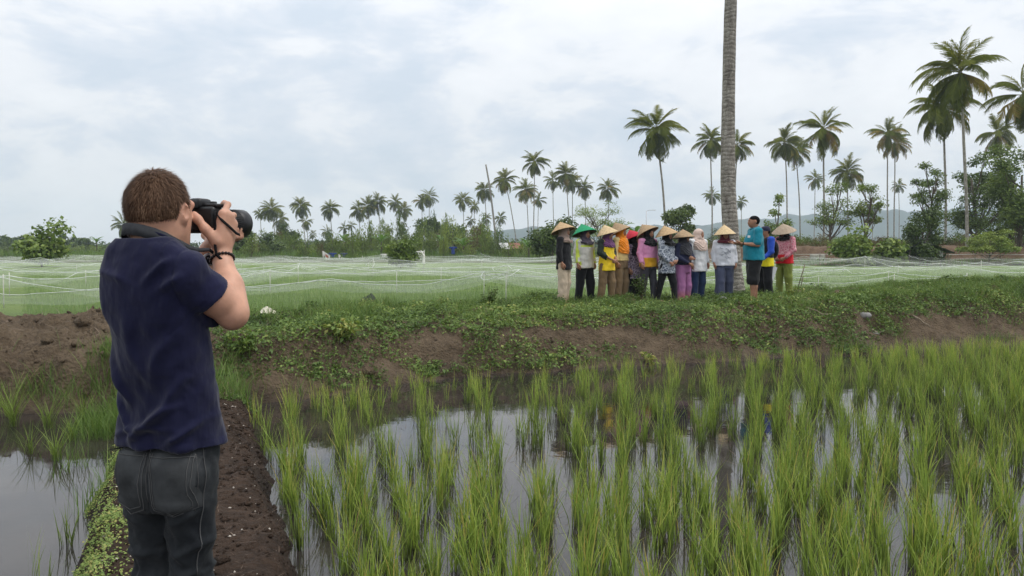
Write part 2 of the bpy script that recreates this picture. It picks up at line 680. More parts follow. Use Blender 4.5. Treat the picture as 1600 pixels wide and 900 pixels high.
def soil_material(name, dark, light, wet=True, grass=None, scale=1.0):
    t = NT(name)
    geo = t.n("ShaderNodeNewGeometry")
    pos = geo.outputs["Position"]
    f1 = t.noise(0.9 * scale, 6, 0.6, pos)
    f2 = t.noise(9.0 * scale, 6, 0.65, pos)
    f = t.math('ADD', t.math('MULTIPLY', f1, 0.5), t.math('MULTIPLY', f2, 0.5))
    c = t.ramp(f, [(0.36, dark), (0.5, tuple((a + b) / 2 for a, b in zip(dark, light))), (0.66, light)])
    if grass:
        c = t.mix(t.ramp(t.noise(0.55, 7, 0.6, pos), [(0.42, (0, 0, 0)), (0.58, (1, 1, 1))]), c, grass)
    rough = 0.95
    if wet:                                                   # wet mud next to the water line
        sp = t.n("ShaderNodeSeparateXYZ"); t.l(pos, sp.inputs[0])
        wz = t.math('ADD', sp.outputs[2], t.math('MULTIPLY', f1, 0.12))
        w = t.ramp(wz, [(0.0, (1, 1, 1)), (0.03, (0, 0, 0))])
        mr = t.n("ShaderNodeMapRange")
        t.l(wz, mr.inputs[0])
        for i, v in enumerate((-0.20, 0.02, 1.0, 0.0)): mr.inputs[i + 1].default_value = v
        c = t.mix(mr.outputs[0], c, t.mix(1.0, c, (0.55, 0.53, 0.52), 'MULTIPLY'))
        rough = t.math('SUBTRACT', 0.95, t.math('MULTIPLY', mr.outputs[0], 0.35))
    vo = t.n("ShaderNodeTexVoronoi"); vo.inputs["Scale"].default_value = 26 * scale; t.l(pos, vo.inputs["Vector"])
    h = t.math('ADD', t.noise(22 * scale, 8, 0.7, pos), t.math('MULTIPLY', vo.outputs["Distance"], 0.5))
    nb = t.bump(h, 1.0, 0.06)
    return t.done(t.principled(c, rough, 0.25, nb))


M = {}
M["path"] = soil_material("dark_path_soil", (0.027, 0.017, 0.011), (0.098, 0.061, 0.040), scale=1.6)
M["bank"] = soil_material("brown_bank_soil", (0.058, 0.041, 0.026), (0.185, 0.136, 0.088))
t = NT("plain_ground")
pos = t.n("ShaderNodeNewGeometry").outputs["Position"]
c = t.ramp(t.noise(0.05, 8, 0.6, pos), [(0.35, (0.075, 0.062, 0.034)), (0.5, (0.085, 0.10, 0.036)), (0.65, (0.06, 0.095, 0.028))])
c = t.mix(0.5, c, t.ramp(t.noise(0.9, 8, 0.7, pos), [(0.35, (0.10, 0.075, 0.048)), (0.6, (0.06, 0.09, 0.026))]))
M["plain"] = t.done(t.principled(c, 0.95, 0.1, t.bump(t.noise(3, 8, 0.7, pos), 1.0, 0.3)))
t = NT("seedling_field")
pos = t.n("ShaderNodeNewGeometry").outputs["Position"]
c = t.ramp(t.noise(0.35, 8, 0.6, pos), [(0.3, (0.105, 0.165, 0.034)), (0.55, (0.16, 0.235, 0.045)), (0.75, (0.23, 0.30, 0.068))])
c = t.mix(0.35, c, t.ramp(t.noise(7, 6, 0.7, pos), [(0.3, (0.07, 0.10, 0.03)), (0.7, (0.2, 0.3, 0.08))]))
M["field"] = t.done(t.principled(c, 0.9, 0.15, t.bump(t.noise(12, 6, 0.7, pos), 1.0, 0.12)))

# muddy water: brown silt under a reflecting, hardly rippled surface
t = NT("muddy_water")
pos = t.n("ShaderNodeNewGeometry").outputs["Position"]
c = t.ramp(t.noise(1.1, 6, 0.6, pos), [(0.35, (0.018, 0.016, 0.016)), (0.65, (0.036, 0.030, 0.026))])
c = t.mix(t.ramp(t.noise(16, 5, 0.7, pos), [(0.58, (0, 0, 0)), (0.72, (0.45, 0.45, 0.45))]), c, (0.045, 0.032, 0.02))
nb = t.bump(t.math('ADD', t.noise(2.2, 2, 0.5, pos), t.math('MULTIPLY', t.noise(19, 2, 0.5, pos), 0.12)), 0.22, 0.010)
x = t.n("ShaderNodeBsdfPrincipled")
t.l(c, x.inputs["Base Color"]); x.inputs["Roughness"].default_value = 0.035; x.inputs["IOR"].default_value = 1.42
t.l(nb, x.inputs["Normal"])
t.l(t.ramp(t.noise(1.7, 6, 0.65, pos), [(0.5, (.03, .03, .03)), (0.72, (.16, .16, .16))]), x.inputs['Roughness'])
M["water"] = t.done(x.outputs[0])

# near land, one fine grid split into path, bank and field
gx = np.concatenate([np.linspace(-14, -7, 70)[:-1], np.arange(-7, 9, 0.045), np.linspace(9, 20, 140)])
gy = np.concatenate([np.linspace(-1.5, 2.2, 45)[:-1], np.arange(2.2, 9, 0.036), np.arange(9, 19, 0.05), np.linspace(19, 26, 70)])
XX, YY = np.meshgrid(gx, gy, indexing='ij')
ZZ = land(XX, YY)
ny = len(gy)
ii, jj = np.meshgrid(np.arange(len(gx) - 1), np.arange(ny - 1), indexing='ij')
quads = np.stack([ii * ny + jj, (ii + 1) * ny + jj, (ii + 1) * ny + jj + 1, ii * ny + jj + 1], -1).reshape(-1, 4)
VV = np.stack([XX, YY, ZZ], -1).reshape(-1, 3)
cz = VV[quads, 2].max(1); cxm = VV[quads, 0].mean(1); cym = VV[quads, 1].mean(1)
f_field = cym > bank_back(cxm) + 1.05
f_path = (~f_field) & (cym < bank_base(cxm) - 0.05) & (cz > -0.44)
f_bank = (~f_field) & (~f_path) & (cz > -0.44)


def sub_mesh(name, mask, mat):
    q = quads[mask]
    u, inv = np.unique(q, return_inverse=True)
    return ob(name, mesh_np(name, VV[u], [inv.reshape(-1, 4)], mat))


tag(sub_mesh("mud_path", f_path, M["path"]), kind="structure")
tag(sub_mesh("earth_bank", f_bank, M["bank"]), kind="structure")
tag(sub_mesh("rice_field", f_field, M["field"]), kind="structure")

# the rest of the plain: coarse sheet round the fine grid, out to the horizon
def lines(lo, hi, inner):
    a = [lo + (inner[0] - lo) * (1 - r) for r in np.linspace(1, 0, 26) ** 2.6]
    b = [inner[1] + (hi - inner[1]) * r for r in np.linspace(0, 1, 40) ** 3.2]
    return np.unique(np.round(np.concatenate([a, np.linspace(inner[0], inner[1], 12), b]), 4))


ox = lines(-3000, 3000, (-14, 20)); oy = lines(-300, 3200, (-1.5, 26))
OX, OY = np.meshgrid(ox, oy, indexing='ij')
OZ = land(OX, OY, detail=False)
m_ = len(oy)
ii, jj = np.meshgrid(np.arange(len(ox) - 1), np.arange(m_ - 1), indexing='ij')
oq = np.stack([ii * m_ + jj, (ii + 1) * m_ + jj, (ii + 1) * m_ + jj + 1, ii * m_ + jj + 1], -1).reshape(-1, 4)
OV = np.stack([OX, OY, OZ], -1).reshape(-1, 3)
ocx, ocy = OV[oq, 0].mean(1), OV[oq, 1].mean(1)
keep = ~((ocx > -14) & (ocx < 20) & (ocy > -1.5) & (ocy < 26))
is_field = keep & (ocy > bank_back(ocx) + 1.0) & (ocy < np.where(ocx > 14, 64, 88)) & (np.abs(ocx) < 120)
tag(ob("ground", mesh_np("ground", OV, [oq[keep & ~is_field]], M["plain"])), kind="structure")
tag(ob("far_rice_field", mesh_np("far_rice_field", OV, [oq[is_field]], M["field"])), kind="structure")

# water on either side of the path
ys = np.linspace(-40, 26, 40)
xm = path_x(ys)
for nm, xa, xb in (("pond_water", np.full_like(ys, -70), xm), ("paddy_water", xm, np.full_like(ys, 70))):
    V = np.concatenate([np.stack([xa, ys, np.full_like(ys, WATER_Z)], 1), np.stack([xb, ys, np.full_like(ys, WATER_Z)], 1)])
    i = np.arange(len(ys) - 1); n = len(ys)
    tag(ob(nm, mesh_np(nm, V, [np.stack([i, i + n, i + n + 1, i + 1], 1)], M["water"])), kind="structure")

# the red earth bank that closes the right field
rbx = np.arange(13, 90, .45); rby = np.concatenate([np.arange(66.5, 86, .3)])
RX, RY = np.meshgrid(rbx, rby, indexing='ij')
RZ = land(RX, RY, False)
yy_ = RY - 0.05 * (RX - 40) + .8 * fbm(RX * .18, RY * .1, oct=3)
RZ = np.maximum(RZ, FIELD_Z + sstep((RX - 14) / 8) * (1.55 * sstep((yy_ - 70.5) / 2.4))) + .05 + .16 * fbm(RX * .6, RY * .6, oct=4)
i_, j_ = np.meshgrid(np.arange(len(rbx) - 1), np.arange(len(rby) - 1), indexing='ij'); w_ = len(rby)
M["redsoil"] = soil_material("red_brown_earth", (0.085, 0.050, 0.032), (0.20, 0.135, 0.085), wet=False, scale=.35)
tag(ob("red_bank", mesh_np("red_bank", np.stack([RX, RY, RZ], -1).reshape(-1, 3), [np.stack([i_ * w_ + j_, (i_ + 1) * w_ + j_, (i_ + 1) * w_ + j_ + 1, i_ * w_ + j_ + 1], -1).reshape(-1, 4)], M["redsoil"])), kind="structure")

# far mountains (real distance; the haze turns them blue)
M["hill"] = m_plain("wooded_hills", (0.030, 0.045, 0.028), 0.95, 0.1, 0.4, 0.02)


def ridge(name, dist, prof, depth, seed):
    """prof: (photo x, photo y of the skyline)"""
    p = np.asarray(prof, float)
    xs = np.linspace(p[0, 0], p[-1, 0], 160)
    top = np.interp(xs, p[:, 0], p[:, 1])
    hx = (xs - CX) / F_PX * dist
    hz = (390 - top) / F_PX * dist + CAM[2]
    hz = np.maximum(hz * (1 + 0.05 * fbm(xs / 23.0 + seed, xs * 0, oct=5)), 0.5)
    rows = []
    for u in np.linspace(-1, 1, 15):
        s = (1 - abs(u) ** 1.5)
        rows.append(np.stack([hx, np.full_like(hx, dist + depth * u), hz * s * (1 + 0.12 * fbm(hx / (dist * .03) + 9 * u, hx * 0 + u * 3, oct=4)) - 2], 1))
    V = np.concatenate(rows); n = len(xs)
    i, j = np.meshgrid(np.arange(14), np.arange(n - 1), indexing='ij')
    Q = np.stack([i * n + j, i * n + j + 1, (i + 1) * n + j + 1, (i + 1) * n + j], -1).reshape(-1, 4)
    return tag(ob(name, mesh_np(name, V, [Q], M["hill"])), kind="structure")


ridge("mountains", 2000, [(640, 392), (700, 380), (760, 362), (830, 352), (900, 360), (960, 352), (1040, 356), (1110, 350), (1180, 340), (1260, 340),
                          (1330, 335), (1390, 322), (1440, 330), (1500, 322), (1560, 330), (1640, 345), (1760, 385)], 200, 3)
ridge("wooded_hill", 640, [(-300, 388), (-60, 380), (60, 386), (250, 384), (400, 386), (470, 377), (520, 372), (580, 375), (640, 386), (760, 389)], 90, 8)

# hazy tropical air
hv = MB().box((0, 1120, 64), (5400, 2360, 132)).build("haze", bpy.data.materials.new("haze_air"), smooth=False)
hm = hv.data.materials[0]; hm.use_nodes = True; hm.node_tree.nodes.clear()
ho = hm.node_tree.nodes.new("ShaderNodeOutputMaterial")
hp = hm.node_tree.nodes.new("ShaderNodeVolumePrincipled")
hp.inputs["Color"].default_value = (0.78, 0.90, 1.0, 1)
hp.inputs["Density"].default_value = 0.00032
hm.node_tree.links.new(hp.outputs[0], ho.inputs["Volume"])
tag(hv, kind="stuff")
# ------------------------------------------------------------------ shared cloth, skin, hair materials
def m_cloth(name, col, col2=None, weave=900.0, rough=0.9, fade=0.12, folds=0.0):
    t = NT(name)
    f = t.noise(7, 6, 0.6)
    c2 = col2 or tuple(min(1, x * (1 + 2 * fade) + 0.004) for x in col)
    c = t.ramp(f, [(0.35, col), (0.7, c2)])
    h = t.noise(weave * 0.35, 2, 0.5)
    nb = t.bump(h, 0.25, 0.0012)
    if folds:
        nb = t.bump(t.noise(14, 3, 0.5, t.vec((1, 1, 0.45))), folds, 0.02, nb)
    return t.done(t.principled(c, rough, 0.15, nb, sheen=0.15))


def m_skin(name, col):
    t = NT(name)
    c = t.ramp(t.noise(18, 5, 0.6), [(0.3, tuple(x * 0.82 for x in col)), (0.7, tuple(min(1, x * 1.12) for x in col))])
    c = t.mix(t.ramp(t.noise(5, 3), [(0.5, (0, 0, 0)), (0.75, (0.35, 0.35, 0.35))]), c, (col[0] * 1.0, col[1] * 0.75, col[2] * 0.7))
    return t.done(t.principled(c, 0.5, 0.35, t.bump(t.noise(220, 3), 0.15, 0.001), sss=0.12))


M["skin_fair"] = m_skin("fair_skin", (0.55, 0.30, 0.205))
M["skin_tan"] = m_skin("brown_skin", (0.36, 0.185, 0.115))
M["navy"] = m_cloth("navy_cotton", (0.0065, 0.0075, 0.028), (0.013, 0.014, 0.045), folds=.55)
t = NT("grey_denim")
f = t.noise(6, 6, 0.65)
c = t.ramp(f, [(0.32, (0.009, 0.011, 0.014)), (0.55, (0.021, 0.024, 0.027)), (0.75, (0.052, 0.054, 0.057))])
tw = t.n("ShaderNodeTexWave"); tw.inputs["Scale"].default_value = 220; tw.inputs["Distortion"].default_value = 2
t.l(t.vec((1, 1, 0.6), (0, 0.5, 0)), tw.inputs[0])
M["denim"] = t.done(t.principled(c, 0.88, 0.2, t.bump(t.math('ADD', t.math('MULTIPLY', tw.outputs["Fac"], 0.3), t.noise(240, 2)), 0.35, 0.0015), sheen=0.05))
M["denim_worn"] = m_plain("worn_grey_denim", (0.052, 0.055, 0.057), 0.9, 0.12, 0.35, 14, 0.4, 240, 0.0015)
M["stitch"] = m_plain("denim_seam_thread", (0.10, 0.10, 0.10), 0.9, 0.1)
M["hair"] = m_plain("brown_hair", (0.075, 0.037, 0.020), 0.65, 0.15, 0.45, 30)
t = NT("hair_strands")
c = t.ramp(t.attr("var"), [(0.0, (0.040, 0.021, 0.012)), (0.5, (0.115, 0.065, 0.039)), (1.0, (0.30, 0.185, 0.115))])
M["strand"] = t.done(t.principled(c, 0.6, 0.12))
M["black_plastic"] = m_plain("black_camera_plastic", (0.010, 0.010, 0.011), 0.42, 0.4, 0.2, 20, 0.25, 500, 0.0006)
M["black_rubber"] = m_plain("black_rubber", (0.014, 0.014, 0.015), 0.75, 0.25, 0.2, 20, 0.5, 300, 0.001)
M["glass_dark"] = m_plain("lens_glass", (0.01, 0.012, 0.02), 0.05, 0.8)
M["strap"] = m_plain("grey_webbing", (0.042, 0.044, 0.048), 0.85, 0.15, 0.2, 60, 0.5, 500, 0.001)
M["strap_black"] = m_plain("black_webbing", (0.008, 0.008, 0.009), 0.85, 0.15, 0.2, 60, 0.4, 500, 0.001)
M["shoe"] = m_plain("muddy_boot", (0.05, 0.036, 0.026), 0.85, 0.2, 0.4, 12, 0.5, 60, 0.004)
M["steel"] = m_plain("brushed_steel", (0.35, 0.35, 0.36), 0.35, 0.5, metal=0.9)

# ------------------------------------------------------------------ the photographer
# local axes: x = his right, y = where he looks, z = up; feet at z = 0
PH_LOC = (-1.026, 2.35, float(land(np.array([-1.026]), np.array([2.35]), False)[0]))
PH_YAW = radians(16)
ph = tag(empty("person", (PH_LOC[0], PH_LOC[1], 0.0), -PH_YAW),
         "person in navy T-shirt and grey jeans seen from behind, aiming a camera at the group", "person")


def soft(p, c, r):
    return np.exp(-((p - np.asarray(c)) / r) ** 2)


Sh_R, El_R, Wr_R = np.array([.128, -.085, 1.500]), np.array([.197, .035, 1.372]), np.array([.100, .118, 1.548])
Sh_L, El_L, Wr_L = np.array([-.100, -.06, 1.510]), np.array([-.060, .175, 1.395]), np.array([-.010, .205, 1.555])
HC = np.array([.008, -.026, 1.674])          # head centre

HS = 0.94
hc = lambda *q: HC + HS * np.array(q)
hr = lambda *q: HS * np.array(q)
s = SDF((-.36, -.32, .90), (.36, .36, 1.84), 0.0045)
# head
s.ell(hc(0, -.017, .020), hr(.0755, .0925, .0925), k=.03)
s.ell(hc(0, -.042, -.002), hr(.0685, .066, .076), k=.04)
s.ell(hc(0, .035, -.035), hr(.060, .060, .085), k=.04)
s.cap(hc(-.040, .000, -.070), hc(0, .060, -.103), .024, .022, k=.04)
s.cap(hc(.040, .000, -.070), hc(0, .060, -.103), .024, .022, k=.04)
s.ell(hc(0, .088, -.022), hr(.013, .022, .024), k=.015)      # nose
s.ell(hc(0, .078, -.062), hr(.024, .014, .008), k=.01)       # lips
s.ell(hc(.030, .082, .004), hr(.015, .010, .009), k=.02, sub=True)
s.ell(hc(-.030, .082, .004), hr(.015, .010, .009), k=.02, sub=True)
s.cap(hc(-.045, .074, .022), hc(.045, .074, .022), .012, k=.015)  # brow
# ears
for sx in (-1, 1):
    ec = hc(sx * .079, -.004, -.008)
    s.ell(ec, (.011, .020, .032), rot_to((1, sx * -.45, 0)), k=.006)
    s.ell(ec + (sx * .010, .003, .003), (.007, .011, .019), k=0, sub=True)
    s.ell(ec + (sx * -.006, .010, -.026), (.010, .011, .013), k=.006)
# neck and shoulders
s.cap((0, -.075, 1.50), HC + (0, -.034, -.050), .064, .059, k=.03)
s.cap((.0, -.03, 1.50), HC + (0, .01, -.085), .050, .045, k=.03)
s.cap((-.065, -.085, 1.50), (.085, -.085, 1.50), .050, k=.03)
s.loft([(.92, 0, .0, .11, .06), (1.1, 0, -.03, .11, .075), (1.35, 0, -.055, .12, .085), (1.50, 0, -.07, .11, .06)], k=.05)
# arms
for A, B, C_, sg in ((Sh_R, El_R, Wr_R, 1), (Sh_L, El_L, Wr_L, -1)):
    s.cap(A, B, .050 if sg > 0 else .034, .043 if sg > 0 else .034, k=.03 if sg > 0 else .01)
    if sg > 0: s.ell(A + (B - A) * .55 + (sg * .004, -.006, 0), (.048, .052, .075), rot_to(B - A)[:, [1, 2, 0]], k=.03)
    s.ell(B + (sg * .002, -.008, -.006), (.037, .039, .039), k=.02)
    d = C_ - B
    s.cap(B, B + d * .45, .040, .038, k=.02)
    s.ell(B + d * .30 + (sg * .005, 0, 0), (.039, .042, .072), rot_to(d)[:, [1, 2, 0]], k=.03)
    s.cap(B + d * .45, C_, .040, .0275, k=.02)
# right hand round the camera grip
W = Wr_R
s.cap(W, (.108, .122, 1.600), .027, .024, k=.02)
s.cap((.104, .100, 1.590), (.116, .112, 1.668), .020, .017, k=.018)
s.cap((.108, .130, 1.585), (.119, .135, 1.662), .019, .016, k=.02)
s.cap((.106, .148, 1.590), (.117, .156, 1.640), .017, .015, k=.018)
fr = [.0105, .0098, .0092, .0085]
s.chain([(.114, .118, 1.676), (.104, .150, 1.700), (.080, .166, 1.706), (.066, .172, 1.700)], fr, k=.005)      # index over the top
s.chain([(.114, .132, 1.662), (.110, .168, 1.668), (.092, .190, 1.664), (.072, .192, 1.660)], fr, k=.004)
s.chain([(.114, .140, 1.644), (.109, .172, 1.645), (.090, .190, 1.641), (.070, .192, 1.638)], fr, k=.004)
s.chain([(.112, .146, 1.626), (.106, .172, 1.622), (.090, .188, 1.618), (.074, .188, 1.616)], [.0095, .009, .0082, .0075], k=.004)
s.chain([(.102, .092, 1.585), (.078, .074, 1.622), (.056, .068, 1.652), (.042, .070, 1.668)], [.0175, .0135, .0118, .0095], k=.012)  # thumb
# left hand cupped under the lens
W = Wr_L
s.cap(W, (-.004, .230, 1.585), .026, .022, k=.02)
s.ell((.0, .250, 1.592), (.040, .045, .014), k=.02)
for q, (ax_, ay_) in enumerate(((.040, .222), (.043, .242), (.042, .262), (.037, .280))):
    s.chain([(ax_ - .015, ay_ + .004, 1.592), (ax_ + .014, ay_ + .008, 1.602), (ax_ + .018, ay_ + .008, 1.628), (ax_ + .008, ay_ + .008, 1.648)],
            [.0098, .0095, .0088, .0078], k=.004)
s.chain([(-.022, .230, 1.590), (-.048, .238, 1.606), (-.052, .246, 1.634), (-.044, .250, 1.655)], [.014, .012, .0105, .009], k=.008)
V, Q = s.mesh()
V = smooth_mesh(V, Q, 1, .4)
body = ob("body", mesh_np("body", V, [Q], [M["skin_fair"]]), ph)

# hair: a cap following the skull, with thousands of short strands
s = SDF((-.12, -.20, 1.58), (.12, .14, 1.84), 0.005)
s.ell(hc(0, -.019, .024), hr(.0800, .0965, .0985), k=.03)
s.ell(hc(0, -.046, -.002), hr(.0720, .070, .080), k=.04)


def hairline(x, y, z):
    xr, yr, zr = np.abs(x - HC[0]), y - HC[1], z - HC[2]
    # lower limit of the hair: nape low, over the ears higher, front above the brow
    low = np.where(yr < -.03, -.026 - .25 * np.clip(-.05 - yr, 0, .04), np.interp(yr, [-.034, -.022, .012, .03, .05, .07, .10], [-.026, .016, .032, -.004, .012, .055, .07]))
    return low - zr


s.F = np.maximum(s.F, hairline(*np.broadcast_arrays(*s._pts((slice(None),) * 3))).astype(np.float32) * .8)
V, Q = s.mesh()
N = vnormals(V, Q)
hv_ = 0.0035 * fbm(V[:, 0] * 60, V[:, 1] * 60, V[:, 2] * 25, oct=3)
mb = MB()
mb.add(V + N * hv_[:, None], Q, m=0)
up_ = V[:, 2] - HC[2]
ok = np.where(N @ np.array([0, 0, 1]) > -.55)[0]
pick = rng.choice(ok, 15000)
b0 = V[pick] + rng.normal(0, .0022, (15000, 3)); nn = N[pick]
crown = HC + (0.01, -.05, .115)
fl = b0 - crown
fl = fl - nn * (fl * nn).sum(1)[:, None]; fl /= np.linalg.norm(fl, axis=1)[:, None] + 1e-9
zrel = b0[:, 2] - HC[2]
L = np.interp(zrel, [-.07, -.02, .05, .11], [.004, .009, .018, .022]) * rng.uniform(.6, 1.4, 15000)
dirv = fl + nn * np.interp(zrel, [-.07, .0, .11], [.10, .10, .20])[:, None] + rng.normal(0, .13, (15000, 3))
dirv /= np.linalg.norm(dirv, axis=1)[:, None]
side = np.cross(dirv, nn); side /= np.linalg.norm(side, axis=1)[:, None] + 1e-9
wd = .0011
tri = np.stack([b0 - side * wd, b0 + side * wd, b0 + dirv * L[:, None] + nn * .001], 1).reshape(-1, 3)
vv = np.repeat(np.clip(rng.normal(.42, .10, 15000) + .22 * fbm(np.arctan2(b0[:, 0] - HC[0], b0[:, 1] - HC[1]) * 9, b0[:, 2] * 12, oct=3), 0, 1), 3)
mb.add(tri, None, np.arange(45000).reshape(-1, 3), m=1, var=vv)
mb.build("hair", [M["hair"], M["strand"]], ph)

# T-shirt
s = SDF((-.36, -.30, .92), (.36, .30, 1.66), 0.0055)
s.loft([(.975, .004, .000, .172, .122), (1.03, .006, -.005, .160, .114), (1.12, .014, -.018, .141, .102), (1.25, .016, -.040, .137, .100), (1.36, .010, -.058, .140, .100),
        (1.45, .004, -.070, .142, .102), (1.515, 0, -.080, .134, .090), (1.562, 0, -.088, .120, .075), (1.592, 0, -.086, .078, .066)], k=.04, p=2.25)
s.ell((.0, -.135, 1.42), (.11, .022, .09), k=.03)
cR = Sh_R + (El_R - Sh_R) * .57; cL = Sh_L + (El_L - Sh_L) * .66
s.cap((.065, -.090, 1.535), Sh_R, .054, .060, k=.03); s.cap((-.065, -.085, 1.532), Sh_L, .055, .054, k=.02)
s.cap(Sh_R, cR + (El_R - Sh_R) * .25, .058, .062, k=.02)
s.cap(Sh_R + (.0, -.01, -.02), cR + (.004, -.008, -.010) + (El_R - Sh_R) * .25, .056, .060, k=.02)
s.cap(Sh_L, cL + (El_L - Sh_L) * .25, .054, .058, k=.012)


def trim(s, pt, d, a0, rad, sg):
    """cut a sleeve end square to the arm (only round the arm, not through the torso)"""
    x, y, z = s._pts((slice(None),) * 3)
    d = np.asarray(d) / np.linalg.norm(d)
    D = (x - pt[0]) * d[0] + (y - pt[1]) * d[1] + (z - pt[2]) * d[2]
    q = (x - a0[0]) ** 2 + (y - a0[1]) ** 2 + (z - a0[2]) ** 2 - ((x - a0[0]) * d[0] + (y - a0[1]) * d[1] + (z - a0[2]) * d[2]) ** 2
    away = np.maximum(np.sqrt(np.maximum(q, 0)) - rad, .158 - sg * x if sg > 0 else -9.0)
    s.F = np.maximum(s.F, np.minimum(D, -away)).astype(np.float32)


dR = El_R - Sh_R; dL = El_L - Sh_L
trim(s, cR, dR, Sh_R, .115, 1); trim(s, cL, dL, Sh_L, .085, -1)
s.cut((0, 0, .982), (0, 0, -1))
s.cap((0, -.062, 1.56), (0, -.02, 1.70), .069, .069, sub=True)           # neck opening
V, Q = s.mesh()
V = smooth_mesh(V, Q, 1, .4)
N = vnormals(V, Q)
x, y, z = V.T
fold = np.zeros(len(V))


def crease(p0, p1, amp, wid):
    """a soft raised fold along a line in (x, z)"""
    p0 = np.asarray(p0); d = np.asarray(p1) - p0; L = np.linalg.norm(d); d = d / L
    a = (x - p0[0]) * d[0] + (z - p0[1]) * d[1]; q = -(x - p0[0]) * d[1] + (z - p0[1]) * d[0]
    q = q + .012 * np.sin(a * 22 + p0[0] * 50)
    return amp * np.exp(-(q / wid) ** 2) * np.clip(np.minimum(a, L - a) / (L * .35) + .15, 0, 1) ** 1.2 * ((a > -.02) & (a < L + .02))


back = (y < .02)
for args in (((.13, 1.12), (-.10, 1.00), .008, .012), ((.15, 1.20), (-.02, 1.03), .009, .014), ((-.15, 1.18), (-.02, 1.01), .007, .012),
             ((.12, 1.33), (.03, 1.16), .007, .016), ((-.12, 1.34), (-.06, 1.10), .006, .014), ((-.12, 1.30), (-.05, 1.10), .006, .012),
             ((.10, 1.06), (-.14, 1.015), .006, .010), ((.17, 1.07), (.05, 1.005), .008, .010), ((.02, 1.45), (-.12, 1.52), .004, .012),
             ((.05, 1.47), (.15, 1.53), .006, .010), ((.10, 1.43), (.16, 1.50), .006, .010), ((-.02, 1.40), (.03, 1.15), .004, .018)):
    fold += crease(*args)
fold *= back * 1.8
fold += .006 * fbm(x * 9 + z * 5, y * 9, z * 7 - x * 6, oct=4) + .0035 * fbm(x * 24, y * 24, z * 12, oct=2) * (z < 1.2)
fold += .012 * np.sin(np.arctan2(y, x) * 7 + 1.3 + z * 6) * np.clip((1.12 - z) / .14, 0, 1) * .55      # hem waves
fold -= .006 * np.exp(-((z - 1.008) / .0035) ** 2) * .35                                               # hem stitch line
dd = (x - cR[0]) * dR[0] + (y - cR[1]) * dR[1] + (z - cR[2]) * dR[2]
armside = (x > .10)
dn = dd / np.linalg.norm(dR)
fold -= .0022 * np.exp(-((dn + .022) / .003) ** 2) * armside
sx_ = .138 + .02 * (z - 1.45)                                                                          # sleeve seam
fold -= .004 * np.exp(-((x - sx_) / .0035) ** 2) * (z > 1.40) * back
fold += .006 * np.sin(dn * 60 + 9 * x) * armside * np.clip((z - 1.38) / .05, 0, 1) * np.clip(-dn / .05, 0, 1) * .6
V = V + N * fold[:, None]
shirt = ob("t_shirt", mesh_np("t_shirt", V, [Q], [M["navy"]]), ph)
a = np.linspace(0, 2 * pi, 40)
ring = np.stack([.0735 * np.cos(a), -.062 + .0715 * np.sin(a), 1.583 - .034 * np.sin(a)], 1)
MB().tube(ring, .0085, 8, cap=False, flat=.8).build("collar", [M["navy"]], shirt)

# jeans
s = SDF((-.26, -.22, .02), (.26, .22, 1.10), 0.006)
s.loft([(.80, .000, -.004, .122, .085), (.84, .002, -.004, .130, .095), (.90, .006, -.004, .138, .100), (.97, .008, -.002, .140, .100), (1.05, .006, -.004, .136, .098)], k=.03, p=2.2)
s.ell((.066, -.054, .895), (.068, .056, .080), k=.04); s.ell((-.056, -.054, .895), (.068, .056, .080), k=.04)
for sg in (-1, 1):
    s.chain([(sg * .068 + .000, -.005, .86), (sg * .066 - .004, .000, .72), (sg * .062 - .008, .008, .58), (sg * .064 - .012, .010, .48), (sg * .072 - .008, -.012, .30), (sg * .085, -.03, .10)],
            [.078, .067, .060, .055, .054, .056], k=.012)
s.cut((0, 0, 1.03), (0, 0, 1)); s.cut((0, 0, .045), (0, 0, -1))
V, Q = s.mesh(); V = smooth_mesh(V, Q, 1, .4); N = vnormals(V, Q)
x, y, z = V.T
fold = .0075 * fbm(x * 12, y * 12, z * 10, oct=4)
for args in (((.02, .845), (.13, .82), .006, .008), ((.01, .80), (.14, .86), .006, .010), ((.03, .76), (.15, .80), .005, .010), ((-.14, .84), (-.02, .80), .006, .010),
             ((-.15, .79), (-.03, .75), .005, .010), ((.02, .66), (.15, .70), .006, .012), ((-.15, .64), (-.02, .67), .006, .012), ((.03, .58), (.14, .62), .006, .012),
             ((-.15, .56), (-.02, .60), .006, .012), ((.02, .53), (.14, .50), .006, .012), ((-.14, .70), (-.04, .66), .004, .01), ((.05, .62), (.15, .56), .005, .01)):
    fold += crease(*args)
fold *= 1.5
fold += .005 * np.sin(z * 70 + 7 * np.sin(x * 24 + z * 9)) * np.clip((.70 - z) / .12, 0, 1)
fold -= .004 * np.exp(-(x / .004) ** 2) * (z > .8) * (y < 0)
V = V + N * fold[:, None]
jeans = ob("jeans", mesh_np("jeans", V, [Q], [M["denim"]]), ph)

from mathutils.bvhtree import BVHTree
bvh = BVHTree.FromPolygons([tuple(v) for v in V], [tuple(q) for q in Q])


def on_back(px, pz, off):
    hit = bvh.ray_cast(Vector((px, -.5, pz)), Vector((0, 1, 0)))
    return np.array(hit[0]) + np.array(hit[1]) * off if hit[0] is not None else np.array([px, -.12, pz])


def on_side(ang, pz, off):
    d = Vector((-cos(ang), sin(ang), 0))
    hit = bvh.ray_cast(Vector((cos(ang) * .5 + .0, -sin(ang) * .5, pz)), d)
    return np.array(hit[0]) + np.array(hit[1]) * off if hit[0] is not None else np.array([.17, 0, pz])


